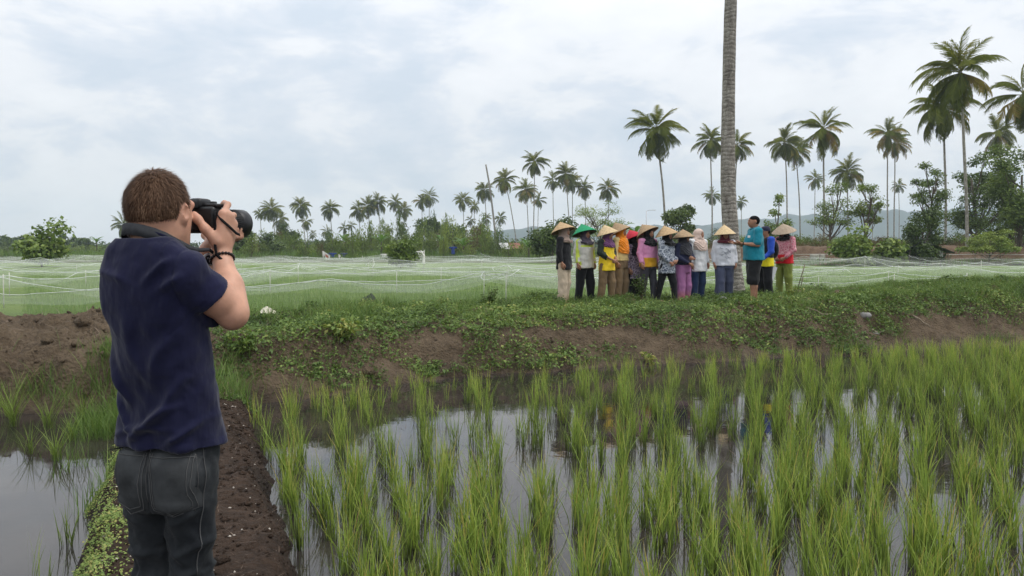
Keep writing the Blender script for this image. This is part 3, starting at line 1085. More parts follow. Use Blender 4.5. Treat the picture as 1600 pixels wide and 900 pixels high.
for sg in (1, -1):
    cx_ = .076 if sg > 0 else -.062
    nu, nv = 13, 14
    G = []
    for iv in range(nv):
        fz = iv / (nv - 1)
        zc = .975 - .165 * fz
        hwid = .068 - .006 * fz
        for iu in range(nu):
            fu = iu / (nu - 1) * 2 - 1
            zq = zc + (-.018 * (1 - abs(fu)) if fz > .8 else 0) * (fz - .8) / .2
            rim = max(abs(fu), abs(2 * fz - 1)) > .97
            G.append(on_back(cx_ + fu * hwid, zq, .0010 if rim else .0065))
    G = np.array(G)
    i, j = np.meshgrid(np.arange(nv - 1), np.arange(nu - 1), indexing='ij')
    q = np.stack([i * nu + j, i * nu + j + 1, (i + 1) * nu + j + 1, (i + 1) * nu + j], -1).reshape(-1, 4)
    pk = ob("back_pocket", mesh_np("back_pocket", G, [q], [M["denim_worn"]]), jeans)
    # two rows of stitching round the pocket
    sm = MB()
    for ins in (.90, .78):
        loop = [on_back(cx_ + .065 * ins * -1, .972, .0080)]
        for w_ in np.linspace(0, 1, 12): loop.append(on_back(cx_ - (.065 - .006 * w_) * ins, .970 - .150 * w_ * (1.06 if ins > .85 else 1), .0078))
        loop.append(on_back(cx_, .970 - .150 - (.028 if ins > .85 else .018), .0078))
        for w_ in np.linspace(1, 0, 12): loop.append(on_back(cx_ + (.065 - .006 * w_) * ins, .970 - .150 * w_ * (1.06 if ins > .85 else 1), .0078))
        sm.tube(loop, .0013, 4)
    sm.tube([on_back(cx_ + u_, .962, .0080) for u_ in np.linspace(-.060, .060, 12)], .0013, 4)
    sm.build("stitching", [M["stitch"]], jeans)
sm = MB()
sm.tube([on_side(.28, z_, .002) for z_ in np.linspace(1.0, .60, 30)], .0016, 5)
sm.tube([on_side(.44, z_, .0012) for z_ in np.linspace(.97, .80, 16)], .0013, 4)
sm.tube([on_back(.004, z_, .001) for z_ in np.linspace(1.0, .83, 16)], .0016, 5)
sm.build("seam", [M["stitch"]], jeans)
for sg in (-1, 1):
    s = SDF((-.07, -.13, -.02), (.07, .22, .16), .008)
    s.ell((0, .07, .035), (.046, .12, .042), k=.03); s.ell((0, -.06, .04), (.040, .06, .045), k=.03); s.cap((0, -.03, .05), (0, -.03, .14), .052, .05, k=.03)
    s.cut((0, 0, .002), (0, 0, -1))
    V, Q = s.mesh()
    ob("boot", mesh_np("boot", V + (sg * .10, 0, 0), [Q], [M["shoe"]]), ph)
# bracelet of dark beads, watch on the far wrist
mb = MB()
bc = Wr_R + (El_R - Wr_R) * .10; bd = rot_to(El_R - Wr_R)
for k_ in range(22):
    a_ = k_ / 22 * 2 * pi
    c_ = bc + .0335 * (bd[:, 1] * cos(a_) + bd[:, 2] * sin(a_))
    T4 = np.eye(4); T4[:3, 3] = c_
    th = np.linspace(-pi / 2, pi / 2, 6)
    mb.lathe(np.stack([np.maximum(.0052 * np.cos(th), 1e-5), .0052 * np.sin(th)], 1), 7, T4)
mb.build("bracelet", [m_plain("dark_beads", (0.018, 0.009, 0.007), 0.4, 0.4)], ph)
wc = Wr_L + (El_L - Wr_L) * .14; wd_ = rot_to(El_L - Wr_L)
mb = MB()
aa = np.linspace(0, 2 * pi, 26)
mb.tube([wc + .034 * (wd_[:, 1] * cos(a_) + wd_[:, 2] * sin(a_)) for a_ in aa], .010, 8, cap=False, flat=.35)
wt_ = mb.build("watch", [M["strap_black"]], ph)
T4 = np.eye(4); out_ = np.array([.75, -.55, .1]); out_ -= wd_[:, 0] * (out_ @ wd_[:, 0]); out_ /= np.linalg.norm(out_)
T4[:3, :3] = rot_to(out_)[:, [1, 2, 0]]; T4[:3, 3] = wc + out_ * .030
MB().lathe([(.0001, 0), (.020, 0), (.021, .004), (.020, .011), (.016, .012), (.0001, .012)], 20, T4).build("watch_case", [M["steel"]], wt_)
T4 = T4.copy(); T4[:3, 3] += out_ * .0105
MB().lathe([(.015, .0), (.015, .0025), (.0001, .003)], 20, T4).build("watch_face", [M["glass_dark"]], wt_)

# ------------------------------------------------------------------ the camera he holds (its own thing)
cm = tag(empty("camera", (PH_LOC[0], PH_LOC[1], 0), -PH_YAW), "black digital camera with a stout zoom lens, held to the photographer's eye", "camera")
CB = np.array([.022, .128, 1.652])
mb = MB()
for sz, bv, off in (((.128, .052, .082), .010, (0, 0, 0)), ((.044, .062, .034), .010, (-.004, .002, .050)), ((.036, .030, .078), .012, (.050, .030, -.002)),
                    ((.046, .040, .012), .004, (.044, .004, .044))):
    V, T = bevel_box(sz, bv); mb.add(V + CB + off, None, T)
cbody = mb.build("camera_body", [M["black_plastic"]], cm)


def yaxis(c):
    T4 = np.eye(4); T4[:3, :3] = np.array([[1, 0, 0], [0, 0, 1], [0, -1, 0]], float); T4[:3, 3] = c
    return T4


LA = CB + (.004, .028, -.006)
prof = [(.030, 0), (.034, .002), (.034, .012), (.036, .016)]
for k_ in range(5): prof += [(.0375, .020 + k_ * .006), (.0365, .022 + k_ * .006), (.0365, .024 + k_ * .006), (.0375, .0255 + k_ * .006)]
prof += [(.0395, .056), (.0395, .070), (.0385, .071), (.0385, .075), (.0405, .076), (.0405, .112), (.0425, .114), (.0435, .148), (.0415, .150), (.0375, .148), (.036, .110), (.0001, .108)]
prof = [(r_ * (1.10 if r_ > .001 else 1), h_ * 1.14) for r_, h_ in prof]
lens = MB().lathe(prof, 36, yaxis(LA)).build("lens", [M["black_plastic"]], cm)
rib = MB()
for k_ in range(44):
    a_ = k_ / 44 * 2 * pi
    R_ = np.array([[cos(a_), 0, -sin(a_)], [0, 1, 0], [sin(a_), 0, cos(a_)]])
    rib.box(LA + R_ @ np.array([.0452, .107, 0]), (.0016, .034, .0032), R_)
rib.build("focus_ring", [M["black_rubber"]], lens)
MB().lathe([(.0001, .1245), (.0385, .1255)], 24, yaxis(LA)).build("front_glass", [M["glass_dark"]], lens)
V, T = bevel_box((.034, .022, .026), .006)
MB().add(V + CB + (-.004, -.036, .046), None, T).build("eyecup", [M["black_rubber"]], cm)
Tz = np.eye(4); Tz[:3, 3] = CB + (.044, .002, .048)
MB().lathe([(.0105, 0), (.0105, .008), (.0095, .009), (.0001, .009)], 20, Tz).build("mode_dial", [M["black_plastic"]], cm)
Tz = np.eye(4); Tz[:3, 3] = CB + (.054, .034, .040)
MB().lathe([(.007, 0), (.007, .005), (.0001, .006)], 16, Tz).build("shutter_button", [M["steel"]], cm)
V, T = bevel_box((.066, .004, .048), .0015)
MB().add(V + CB + (-.012, -.0275, -.008), None, T).build("rear_screen", [M["glass_dark"]], cm)


def ribbon(mb, pts, nrm, wid, thick=.0022):
    pts = np.asarray(pts, float); n = len(pts)
    tan = np.gradient(pts, axis=0); tan /= np.linalg.norm(tan, axis=1)[:, None]
    nrm = np.broadcast_to(np.asarray(nrm, float), (n, 3)).copy()
    nrm -= tan * (nrm * tan).sum(1)[:, None]; nrm /= np.linalg.norm(nrm, axis=1)[:, None] + 1e-9
    w = np.cross(tan, nrm) * (np.broadcast_to(wid, (n,))[:, None] / 2)
    t_ = nrm * thick / 2
    V = np.concatenate([pts - w - t_, pts + w - t_, pts + w + t_, pts - w + t_])
    Q = []
    for i in range(n - 1):
        for a_, b_ in ((0, 1), (1, 2), (2, 3), (3, 0)):
            Q.append([a_ * n + i, b_ * n + i, b_ * n + i + 1, a_ * n + i + 1])
    Q += [[0, n, 2 * n, 3 * n], [n - 1, 4 * n - 1, 3 * n - 1, 2 * n - 1]]
    mb.add(V, Q)


def spline(pts, n=30):
    pts = np.asarray(pts, float)
    q = np.concatenate([[2 * pts[0] - pts[1]], pts, [2 * pts[-1] - pts[-2]]])
    out = []
    per = max(2, n // (len(pts) - 1))
    for i in range(len(pts) - 1):
        p0, p1, p2, p3 = q[i:i + 4]
        for t_ in np.linspace(0, 1, per, endpoint=False):
            out.append(.5 * ((2 * p1) + (-p0 + p2) * t_ + (2 * p0 - 5 * p1 + 4 * p2 - p3) * t_ ** 2 + (-p0 + 3 * p1 - 3 * p2 + p3) * t_ ** 3))
    out.append(pts[-1])
    return np.array(out)


mb = MB()
st = spline([CB + (-.066, 0, .02), (-.088, .07, 1.58), (-.085, .0, 1.577), (-.079, -.06, 1.588), (-.050, -.122, 1.612), (0, -.146, 1.618), (.050, -.124, 1.606), (.084, -.066, 1.580),
             (.100, .0, 1.560), (.100, .06, 1.56)], 72)
cen = np.array([0, -.05, 1.60])
nr = st - cen; nr[:, 2] *= .4; nr[:, 2] += .012
wdt = np.interp(np.arange(len(st)), [0, 10, 22, 52, 62, 71], [.010, .012, .034, .034, .014, .010])
ribbon(mb, st, nr, wdt, .004)
mb.build("neck_strap", [M["strap"]], cm)
mb = MB()
ribbon(mb, spline([CB + (.064, -.012, .030), (.100, .088, 1.668), (.103, .086, 1.630), (.106, .080, 1.585), (.115, .075, 1.548), (.130, .078, 1.530)], 40), (.5, -1, 0), .008)
ribbon(mb, spline([CB + (.064, -.012, .030), (.118, .092, 1.655), (.134, .110, 1.632), (.142, .134, 1.612), (.138, .160, 1.606)], 32), (1, -.5, .3), .008)
ribbon(mb, spline([(.100, .06, 1.56), (.092, .10, 1.545), (.075, .15, 1.528), (.045, .185, 1.520), (.03, .21, 1.540)], 32), (.6, -.8, .2), .009)
mb.build("strap_end", [M["strap_black"]], cm)
# ------------------------------------------------------------------ the villagers on the bank
def m_pattern(name, base, cols, scale=28.0, dist=2.5, thr=0.5):
    """printed batik cloth: flat print, blotches and veins"""
    t = NT(name)
    v = t.vec((1, 1, 1))
    f = t.noise(scale, 3, 0.6, v, dist)
    c = t.ramp(f, [(0.36, base), (0.45, cols[0]), (0.52, base), (0.60, cols[1]), (0.68, cols[0])])
    vo = t.n("ShaderNodeTexVoronoi", feature='DISTANCE_TO_EDGE'); vo.inputs["Scale"].default_value = scale * 0.9
    t.l(v, vo.inputs["Vector"])
    c = t.mix(t.ramp(vo.outputs["Distance"], [(0.02, (1, 1, 1)), (0.07, (0, 0, 0))]), c, cols[1])
    return t.done(t.principled(c, 0.85, 0.15, t.bump(t.noise(14, 3), 0.5, 0.02), sheen=0.1))


def m_muddy(name, col, mud=(0.20, 0.085, 0.045), z0=0.02, z1=0.38, amt=0.9):
    """trousers with dried mud up from the hem"""
    t = NT(name)
    sp = t.n("ShaderNodeSeparateXYZ"); t.l(t.n("ShaderNodeTexCoord").outputs["Object"], sp.inputs[0])
    zz_ = t.math('ADD', sp.outputs[2], t.math('MULTIPLY', t.math('SUBTRACT', t.noise(16, 6, 0.7), 0.5), 0.22))
    mr = t.n("ShaderNodeMapRange"); t.l(zz_, mr.inputs[0])
    for i, v in enumerate((z0, z1, amt, 0.0)): mr.inputs[i + 1].default_value = v
    f = t.noise(9, 5)
    c = t.ramp(f, [(0.3, tuple(x * .85 for x in col)), (0.7, tuple(min(1, x * 1.15) for x in col))])
    c = t.mix(mr.outputs[0], c, mud)
    return t.done(t.principled(c, 0.9, 0.12, t.bump(t.noise(13, 3, 0.5, t.vec((1, 1, .5))), 0.7, 0.025), sheen=0.1))


def m_straw(name, col, col2=None):
    t = NT(name)
    sp = t.n("ShaderNodeSeparateXYZ"); t.l(t.n("ShaderNodeTexCoord").outputs["Object"], sp.inputs[0])
    r = t.math('POWER', t.math('ADD', t.math('POWER', sp.outputs[0], 2.0), t.math('POWER', sp.outputs[1], 2.0)), 0.5)
    ringf = t.math('SINE', t.math('MULTIPLY', r, 420.0))
    ang = t.math('ARCTAN2', sp.outputs[1], sp.outputs[0])
    rad = t.math('SINE', t.math('MULTIPLY', ang, 90.0))
    f = t.noise(22, 6, 0.65)
    c = t.ramp(f, [(0.3, tuple(x * .72 for x in col)), (0.55, col), (0.75, tuple(min(1, x * 1.2) for x in col))])
    c = t.mix(t.math('MULTIPLY', t.math('ADD', ringf, 1.0), 0.09), c, tuple(x * .45 for x in col))
    if col2:
        c = t.mix(t.ramp(r, [(0.62 * .24, (0, 0, 0)), (0.64 * .24, (1, 1, 1))]), c, col2)
    return t.done(t.principled(c, 0.8, 0.25, t.bump(t.math('MULTIPLY', ringf, rad), 0.4, 0.002)))


M["eye"] = m_plain("dark_eye", (0.008, 0.006, 0.005), 0.25, 0.5)
M["lips"] = m_plain("lips", (0.20, 0.07, 0.055), 0.5, 0.3)
M["dark_hair"] = m_plain("black_hair", (0.008, 0.0075, 0.0075), 0.8, 0.05, 0.3, 60, 0.6, 200, 0.003)
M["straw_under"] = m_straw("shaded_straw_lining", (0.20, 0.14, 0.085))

# one open relaxed hand, fingers along -Z, thumb to +Y side, palm towards -X ... built once
def hand_mesh(curl):
    s = SDF((-.05, -.07, -.20), (.07, .07, .03), .0032)
    s.cap((0, 0, .02), (0, 0, -.015), .021, .020, k=.01)
    s.cap((0, .018, -.02), (-.002, .024, -.072), .0145, .0125, k=.015)
    s.cap((0, 0, -.02), (0, .004, -.078), .015, .0125, k=.015)
    s.cap((0, -.016, -.02), (-.002, -.022, -.070), .0135, .0115, k=.015)
    for i, (yy, L) in enumerate(((.026, .068), (.008, .076), (-.010, .070), (-.026, .054))):
        c = curl * (1 + .15 * i)
        p0 = np.array([0, yy, -.078 + .004 * abs(i - 1)])
        a1, a2, a3 = c * .5, c * 1.2, c * 1.7
        pts = [p0]
        for a_, f_ in ((a1, .45), (a2, .31), (a3, .24)):
            pts.append(pts[-1] + L * f_ * np.array([-sin(a_), yy * .35 * (1 - curl * .4), -cos(a_)]))
        s.chain(pts, [.0098, .0090, .0082, .0070], k=.004)
    s.chain([(-.004, .020, -.020), (-.016, .040, -.048), (-.024, .047, -.076), (-.030, .044, -.100)], [.0135, .0115, .0100, .0080], k=.01)
    V, Q = s.mesh()
    return smooth_mesh(V, Q, 1, .3), Q


HAND = {"relaxed": hand_mesh(.55), "clasp": hand_mesh(.95), "open": hand_mesh(.18)}


def hand_at(wrist, direction, palm, side, kind, sc=1.0):
    """place a hand: fingers along `direction`, palm facing `palm`; side +1 right, -1 left (mirrored)"""
    V, Q = HAND[kind]
    V = V.copy() * sc
    d = np.asarray(direction, float); d = d / np.linalg.norm(d)
    p = np.asarray(palm, float); p = p - d * (p @ d); p = p / np.linalg.norm(p)
    zc, xc = -d, -p
    yc = np.cross(zc, xc)                       # thumb side of a hand whose local y is +
    W = np.stack([xc, yc, zc], 1)
    Q2 = Q
    if side < 0:
        V[:, 1] *= -1; Q2 = Q[:, ::-1]
    return V @ W.T + np.asarray(wrist), Q2


def cone_hat(r=.24, h=.155, lip=.004):
    prof = [(.0005, h), (.012, h - .003)]
    for u in np.linspace(.08, 1, 14): prof.append((r * u, (h - .002) * (1 - u) ** 1.0 + .012 * math.sin(pi * u)))
    prof += [(r + .004, -.004), (r - .002, -.010)]
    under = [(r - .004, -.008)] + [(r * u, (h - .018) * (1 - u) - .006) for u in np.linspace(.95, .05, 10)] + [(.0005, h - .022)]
    mb = MB()
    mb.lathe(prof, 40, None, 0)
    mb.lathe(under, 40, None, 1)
    mb.tube([((r) * cos(a), (r) * sin(a), -.006) for a in np.linspace(0, 2 * pi, 41)], .005, 6, 0, cap=False)
    return mb


def rotm(ax, a):
    c, s_ = cos(a), sin(a)
    return {'x': np.array([[1, 0, 0], [0, c, -s_], [0, s_, c]]), 'y': np.array([[c, 0, s_], [0, 1, 0], [-s_, 0, c]]),
            'z': np.array([[c, -s_, 0], [s_, c, 0], [0, 0, 1]])}[ax]


def noise_push(V, Q, amp, sc, zs=.5, oct=3):
    N = vnormals(V, Q)
    return V + N * (amp * fbm(V[:, 0] * sc, V[:, 1] * sc, V[:, 2] * sc * zs, oct=oct))[:, None]


def villager(label, px, depth, H, yaw, shirt, trousers, hijab=None, hijab_len=1.12, hat=None, hat_tilt=(0, 0), arms=("down", "down"),
             sleeves=None, hem=.70, wide=1.0, legw=1.0, cuff=.92, skin="skin_tan", head_pitch=0.0, head_yaw=0.0, hairy=False, shirt_fn=None,
             shorts=None, flare=1.0, belly=0.0, extra=None, hat_r=.215, hat_h=.205, feet="skin_tan", collar=None):
    X = P(px, 400, depth)[0]
    Zg = float(land(np.array([X]), np.array([depth]))[0]) - .01
    root = tag(empty("person", (X, depth, Zg), -radians(yaw)), label, "person", "people standing on the earth bank")
    k_ = H * 1.03 / 1.55
    Hc = np.array([0, .014, 1.425]); Rh = rotm('z', -head_yaw) @ rotm('x', -head_pitch)
    nk = np.array([0, -.005, 1.32])
    hd = lambda *p: nk + Rh @ (Hc + np.array(p) - nk)

    ARM = {}
    for sg, mode in ((1, arms[0]), (-1, arms[1])):
        S = np.array([sg * .158, -.012, 1.262])
        if mode == "down":
            E, W, D, Pm = np.array([sg * .205, -.030, 1.02]), np.array([sg * .212, .035, .815]), (0, .12, -1), (-sg, .1, 0)
        elif mode == "clasp":
            E, W, D, Pm = np.array([sg * .215, .000, 1.03]), np.array([sg * .055, .185, .885]), (-sg * .8, .25, -.45), (-sg * .3, -1, -.2)
        elif mode == "fold":
            E, W, D, Pm = np.array([sg * .220, .010, 1.04]), np.array([sg * .07, .190, .990]), (-sg * 1, .15, .05), (0, -1, 0)
        elif mode == "low":
            E, W, D, Pm = np.array([sg * .215, .010, 1.02]), np.array([sg * .120, .155, .850]), (-sg * .7, .35, -.6), (-sg * .3, -1, 0)
        elif mode == "give":
            E, W, D, Pm = np.array([sg * .205, .010, 1.02]), np.array([sg * .120, .235, 1.045]), (-sg * .15, 1, .12), (-sg * .25, 0, 1)
        elif mode == "hold":
            E, W, D, Pm = np.array([sg * .215, .020, 1.02]), np.array([sg * .19, .190, .865]), (0, .6, -.7), (-sg, 0, 0)
        ARM[sg] = (S, E, W, D, Pm)

    # --- body: one continuous skin surface
    s = SDF((-.30, -.20, 0), (.30, .32, 1.60), .0125)
    s.ell(hd(0, -.012, .018), (.069, .088, .088), Rh, k=.03)
    s.ell(hd(0, .030, -.036), (.052, .052, .070), Rh, k=.04)
    s.ell(hd(0, .078, -.020), (.013, .020, .018), Rh, k=.015)
    s.cap((0, -.012, 1.24), hd(0, -.02, -.06), .050, .046, k=.03)
    s.loft([(.72, 0, 0, .13, .085), (.85, 0, 0, .135, .09), (1.0, 0, 0, .115, .08), (1.15, 0, 0, .135, .088), (1.27, 0, -.01, .12, .06)], k=.04)
    legs = {}
    rs_ = np.random.default_rng(int(px)); st_ = rs_.uniform(.75, 1.45); step = rs_.normal(0, .05)
    for sg in (1, -1):
        S, E, W, D, Pm = ARM[sg]
        s.cap(S, E, .040, .034, k=.03); s.cap(E, E + (W - E) * .4, .035, .033, k=.02); s.cap(E + (W - E) * .4, W, .032, .021, k=.02)
        hip, kn, an = np.array([sg * .078, 0, .76]), np.array([sg * (.078 + .014 * st_), .012 + sg * step * .6, .42]), np.array([sg * (.070 + .030 * st_), -.012 + sg * step, .075])
        legs[sg] = (hip, kn, an)
        s.cap(hip, kn, .075, .050, k=.03); s.cap(kn, kn + (an - kn) * .35 + (0, -.012, 0), .048, .050, k=.02)
        s.cap(kn + (an - kn) * .35 + (0, -.012, 0), an, .046, .030, k=.02)
        s.ell((an[0], an[1] + .055, .030), (.036, .100, .030), k=.02)
    s.cut((0, 0, .004), (0, 0, -1))
    V, Q = s.mesh(); V = smooth_mesh(V, Q, 1, .4)
    mb = MB()
    hv2 = (V - hd(0, 0, 0)) @ Rh
    fc = hv2[Q].mean(1)
    mi = np.zeros(len(Q), int)
    if hairy:
        mi[(fc[:, 2] > .030 - np.clip(fc[:, 1] - .04, 0, 1) * -.6) & (fc[:, 1] < .062)] = 3
        mi[(fc[:, 1] < -.018) & (fc[:, 2] > -.045)] = 3
        mi[(fc[:, 2] > .055) & (fc[:, 1] < .075)] = 3
    for m_ in range(4):
        sel = mi == m_
        if sel.any(): mb.add(V, Q[sel], None, m=m_)
    # eyes, brows and mouth sit in the face
    for ex in (-.029, .029):
        th = np.linspace(-pi / 2, pi / 2, 6)
        T4 = np.eye(4); T4[:3, :3] = Rh; T4[:3, 3] = hd(ex, .068, .004)
        mb.lathe(np.stack([np.maximum(.0095 * np.cos(th), 1e-4), .007 * np.sin(th)], 1), 8, T4, m=1)
        mb.tube([hd(ex - .018, .071, .020), hd(ex, .078, .024), hd(ex + .018, .071, .020)], .0042, 5, m=1)
    mb.tube([hd(-.021, .071, -.058), hd(0, .081, -.057), hd(.021, .071, -.058)], [.003, .006, .003], 6, m=2)
    for sg in (1, -1):
        S, E, W, D, Pm = ARM[sg]
        hv3, hq = hand_at(W, D, Pm, sg, {"down": "relaxed", "clasp": "clasp", "fold": "clasp", "low": "clasp", "give": "open", "hold": "clasp"}[arms[0 if sg > 0 else 1]], .95)
        mb.add(hv3, hq)
    mb.build("body", [M[skin], M["eye"], M["lips"], M["dark_hair"]], root)

    # --- trousers
    s = SDF((-.30, -.25, 0), (.30, .25, 1.05), .0125)
    s.loft([(.70, 0, -.004, .150 * wide, .108), (.80, 0, -.006, .162 * wide, .120), (.90, 0, 0, .150 * wide, .112), (1.0, 0, 0, .135 * wide, .10)], k=.03)
    for sg in (1, -1):
        hip, kn, an = legs[sg]
        lo_ = shorts if shorts else .045
        end = an if not shorts else kn + (an - kn) * max(0, (.42 - shorts) / .345)
        s.cap(hip, kn, .092 * wide, .074 * legw, k=.02)
        s.cap(kn, end, .074 * legw, .066 * legw * flare, k=.02)
    s.cut((0, 0, shorts or .045), (0, 0, -1)); s.cut((0, 0, .97), (0, 0, 1))
    V, Q = s.mesh(); V = smooth_mesh(V, Q, 1, .4)
    V = noise_push(V, Q, .010, 11, .45)
    ob("trousers", mesh_np("trousers", V, [Q], [trousers]), root)

    # --- top
    s = SDF((-.34, -.26, .35), (.34, .30, 1.40), .0125)
    sl = MB()
    s.loft([(hem, 0, 0, .178 * wide, .135 + belly * .6), (.86, 0, belly * .3, .166 * wide, .128 + belly), (1.0, 0, belly * .3, .156 * wide, .122 + belly),
            (1.14, 0, .004, .160 * wide, .118 + belly * .5), (1.24, 0, -.010, .150, .092), (1.31, 0, -.014, .080, .065)], k=.03)
    for sg in (1, -1):
        S, E, W, D, Pm = ARM[sg]
        s.cap((sg * .08, -.014, 1.262), S, .055, .058, k=.03)
        L1, L2 = np.linalg.norm(E - S), np.linalg.norm(W - E)
        tot = cuff * (L1 + L2)
        if tot <= L1:
            s.cap(S, S + (E - S) * tot / L1, .058, .064, k=.02)
        else:
            s.cap(S, E, .058, .052, k=.02); s.cap(E, E + (W - E) * ((tot - L1) / L2), .052, .041, k=.02)
    s.cut((0, 0, hem), (0, 0, -1))
    s.cap((0, .0, 1.28), (0, .01, 1.42), .060, .060, sub=True)
    V, Q = s.mesh(); V = smooth_mesh(V, Q, 1, .4)
    V = noise_push(V, Q, .010, 12, .6)
    cen_ = V[Q].mean(1)
    da = np.full(len(cen_), 9.0)
    for sg in (1, -1):
        S, E, W, D, Pm = ARM[sg]
        for A_, B_ in ((S, E), (E, W)):
            t_ = np.clip(((cen_ - A_) @ (B_ - A_)) / ((B_ - A_) @ (B_ - A_)), 0, 1)
            da = np.minimum(da, np.linalg.norm(cen_ - A_ - t_[:, None] * (B_ - A_), axis=1))
    mats = [shirt]; mi = np.zeros(len(Q), int)
    if sleeves is not None:
        mats.append(sleeves); mi[(da < .070) & (np.abs(cen_[:, 0]) > .125)] = 1
    if shirt_fn is not None:
        mi, mats = shirt_fn(cen_, da, mi, mats)
    ob("shirt", mesh_np("shirt", V, [Q], mats, midx=mi), root)
    if collar is not None:
        MB().tube([(.062 * cos(a), -.008 + .062 * sin(a), 1.318 - .02 * sin(a)) for a in np.linspace(0, 2 * pi, 25)], .014, 8, cap=False).build("collar", [collar], root)

    # --- headscarf
    if hijab is not None:
        s = SDF((-.30, -.26, .85), (.30, .30, 1.62), .0115)
        s.ell(hd(0, -.016, .016), (.082, .102, .101), Rh, k=.02)
        s.ell(hd(0, .022, -.045), (.066, .068, .075), Rh, k=.04)
        s.cap(hd(0, -.02, -.06), (0, -.02, 1.27), .072, .088, k=.04)
        z0 = hijab_len
        s.loft([(z0, 0, .020, .15, .128 + belly), (z0 + .07, 0, .012, .165, .132 + belly * .8), (1.24, 0, .0, .168, .112), (1.31, 0, -.004, .115, .092), (1.36, 0, 0, .075, .080)], k=.04)
        # round lower edge: longer in the middle of the chest than over the arms
        x, y, z = np.broadcast_arrays(*s._pts((slice(None),) * 3))
        s.F = np.maximum(s.F, (z0 + .5 * np.abs(x) ** 1.5 + .04 * (y < 0) - z).astype(np.float32))
        s.ell(hd(0, .080, -.022), (.049, .062, .068), Rh, sub=True)
        V, Q = s.mesh(); V = smooth_mesh(V, Q, 1, .4)
        N = vnormals(V, Q)
        x, y, z = V.T
        w_ = np.clip((1.40 - z) / .12, 0, 1)
        V = V + N * (w_ * (.007 * np.sin(z * 95 - 40 * np.abs(x) + 8 * fbm(x * 6, y * 6, z * 6, oct=2))) + .004 * fbm(x * 20, y * 20, z * 20, oct=2))[:, None]
        ob("headscarf", mesh_np("headscarf", V, [Q], [hijab]), root)
    if hat is not None:
        rh_ = np.random.default_rng(int(px) + 5)
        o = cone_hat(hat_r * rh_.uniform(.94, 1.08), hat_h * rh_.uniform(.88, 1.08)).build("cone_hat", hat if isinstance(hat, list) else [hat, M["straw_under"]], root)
        R3 = Matrix(Rh.tolist()) @ Euler((radians(hat_tilt[0]), radians(hat_tilt[1] + rh_.normal(0, 4)), 0)).to_matrix()
        o.rotation_euler = R3.to_euler()
        o.location = hd(0, -.012 - .0010 * hat_tilt[0], .012)
    if extra: extra(root, hd, ARM, Rh)
    root.scale = (k_ * 1.12, k_ * 1.12, k_)
    return root


C_ = m_cloth
straw = [m_straw("tan_straw", (0.52, 0.36, 0.20)), m_straw("pale_straw", (0.66, 0.50, 0.29)), m_straw("brown_straw", (0.40, 0.28, 0.165)),
         m_straw("grey_straw", (0.42, 0.33, 0.24))]
U = M["straw_under"]
green_hat = [m_straw("green_painted_straw", (0.025, 0.30, 0.13)), m_straw("green_hat_lining", (0.10, 0.10, 0.06))]
red_hat = [m_straw("red_painted_straw", (0.58, 0.035, 0.06), None), m_straw("dark_green_hat_lining", (0.012, 0.055, 0.035))]
black = C_("black_cotton", (0.010, 0.010, 0.012), folds=.5)
khaki = m_muddy("khaki_twill", (0.20, 0.135, 0.075), z1=.20, amt=.6)


def two_tone(mat, test):
    def fn(c, da, mi, mats):
        mats = mats + [mat]; mi = mi.copy(); mi[test(c, da)] = len(mats) - 1
        return mi, mats
    return fn


def stripes2(c, da, mi, mats):
    y_ = C_("lime_stripe", (0.55, 0.66, 0.10)); 
    mats = mats + [y_]; mi = mi.copy()
    arm = (da < .07) & (np.abs(c[:, 0]) > .13)
    mi[(np.abs(c[:, 2] - 1.175) < .022) & ~arm] = len(mats) - 1
    mi[arm & (np.abs(c[:, 1] - .022 + (1.1 - c[:, 2]) * -.05) < .014)] = len(mats) - 1
    mi[arm & (c[:, 2] < .86)] = len(mats) - 1
    return mi, mats


def cap_extra(root, hd, ARM, Rh):
    mb = MB()
    T4 = np.eye(4); T4[:3, :3] = Rh; T4[:3, 3] = hd(0, -.012, .030)
    mb.lathe([(.082, -.02), (.086, .01), (.080, .045), (.055, .074), (.0005, .085)], 20, T4)
    brim = []
    for a in np.linspace(-1.1, 1.1, 11):
        brim += [hd(.080 * sin(a), -.012 + .084 * cos(a), .022), hd(.086 * sin(a), -.012 + .084 * cos(a) + .065 * cos(a * 1.2), .010)]
    i = np.arange(10) * 2
    mb.add(brim, np.stack([i, i + 1, i + 3, i + 2], 1)); mb.add(np.array(brim) - (0, 0, .004), np.stack([i, i + 2, i + 3, i + 1], 1))
    mb.build("cap", [C_("navy_cap", (0.022, 0.022, 0.045))], root)
    s = SDF((-.25, -.28, .75), (.25, 0, 1.35), .012)
    s.ell((0, -.165, 1.06), (.125, .075, .185), k=.02)
    V, Q = s.mesh()
    bp = ob("backpack", mesh_np("backpack", V, [Q], [black]), root)


def shirt_print(root):
    """flat print on the chest: a few loose grey strokes"""
    rr = np.random.default_rng(5)
    sh = [c for c in root.children if c.name.startswith("shirt")][0]
    Vs = np.array([v.co[:] for v in sh.data.vertices]); Qs = [tuple(p.vertices) for p in sh.data.polygons]
    bv = BVHTree.FromPolygons([tuple(v) for v in Vs], Qs)
    mb = MB()
    for i in range(11):
        z_ = 1.14 - .022 * i; a_, b_ = sorted(rr.uniform(-.10, .10, 2)); b_ = max(b_, a_ + .06)
        pts = []
        for u in np.linspace(a_, b_, 9):
            h = bv.ray_cast(Vector((u, .6, z_ + .012 * sin(u * 60 + i))), Vector((0, -1, 0)))
            if h[0] is not None: pts.append(np.array(h[0]) + np.array(h[1]) * .002)
        if len(pts) > 3: ribbon(mb, pts, (0, 1, 0), .009, .002)
    mb.build("chest_print", [C_("grey_print", (0.20, 0.21, 0.25))], sh)


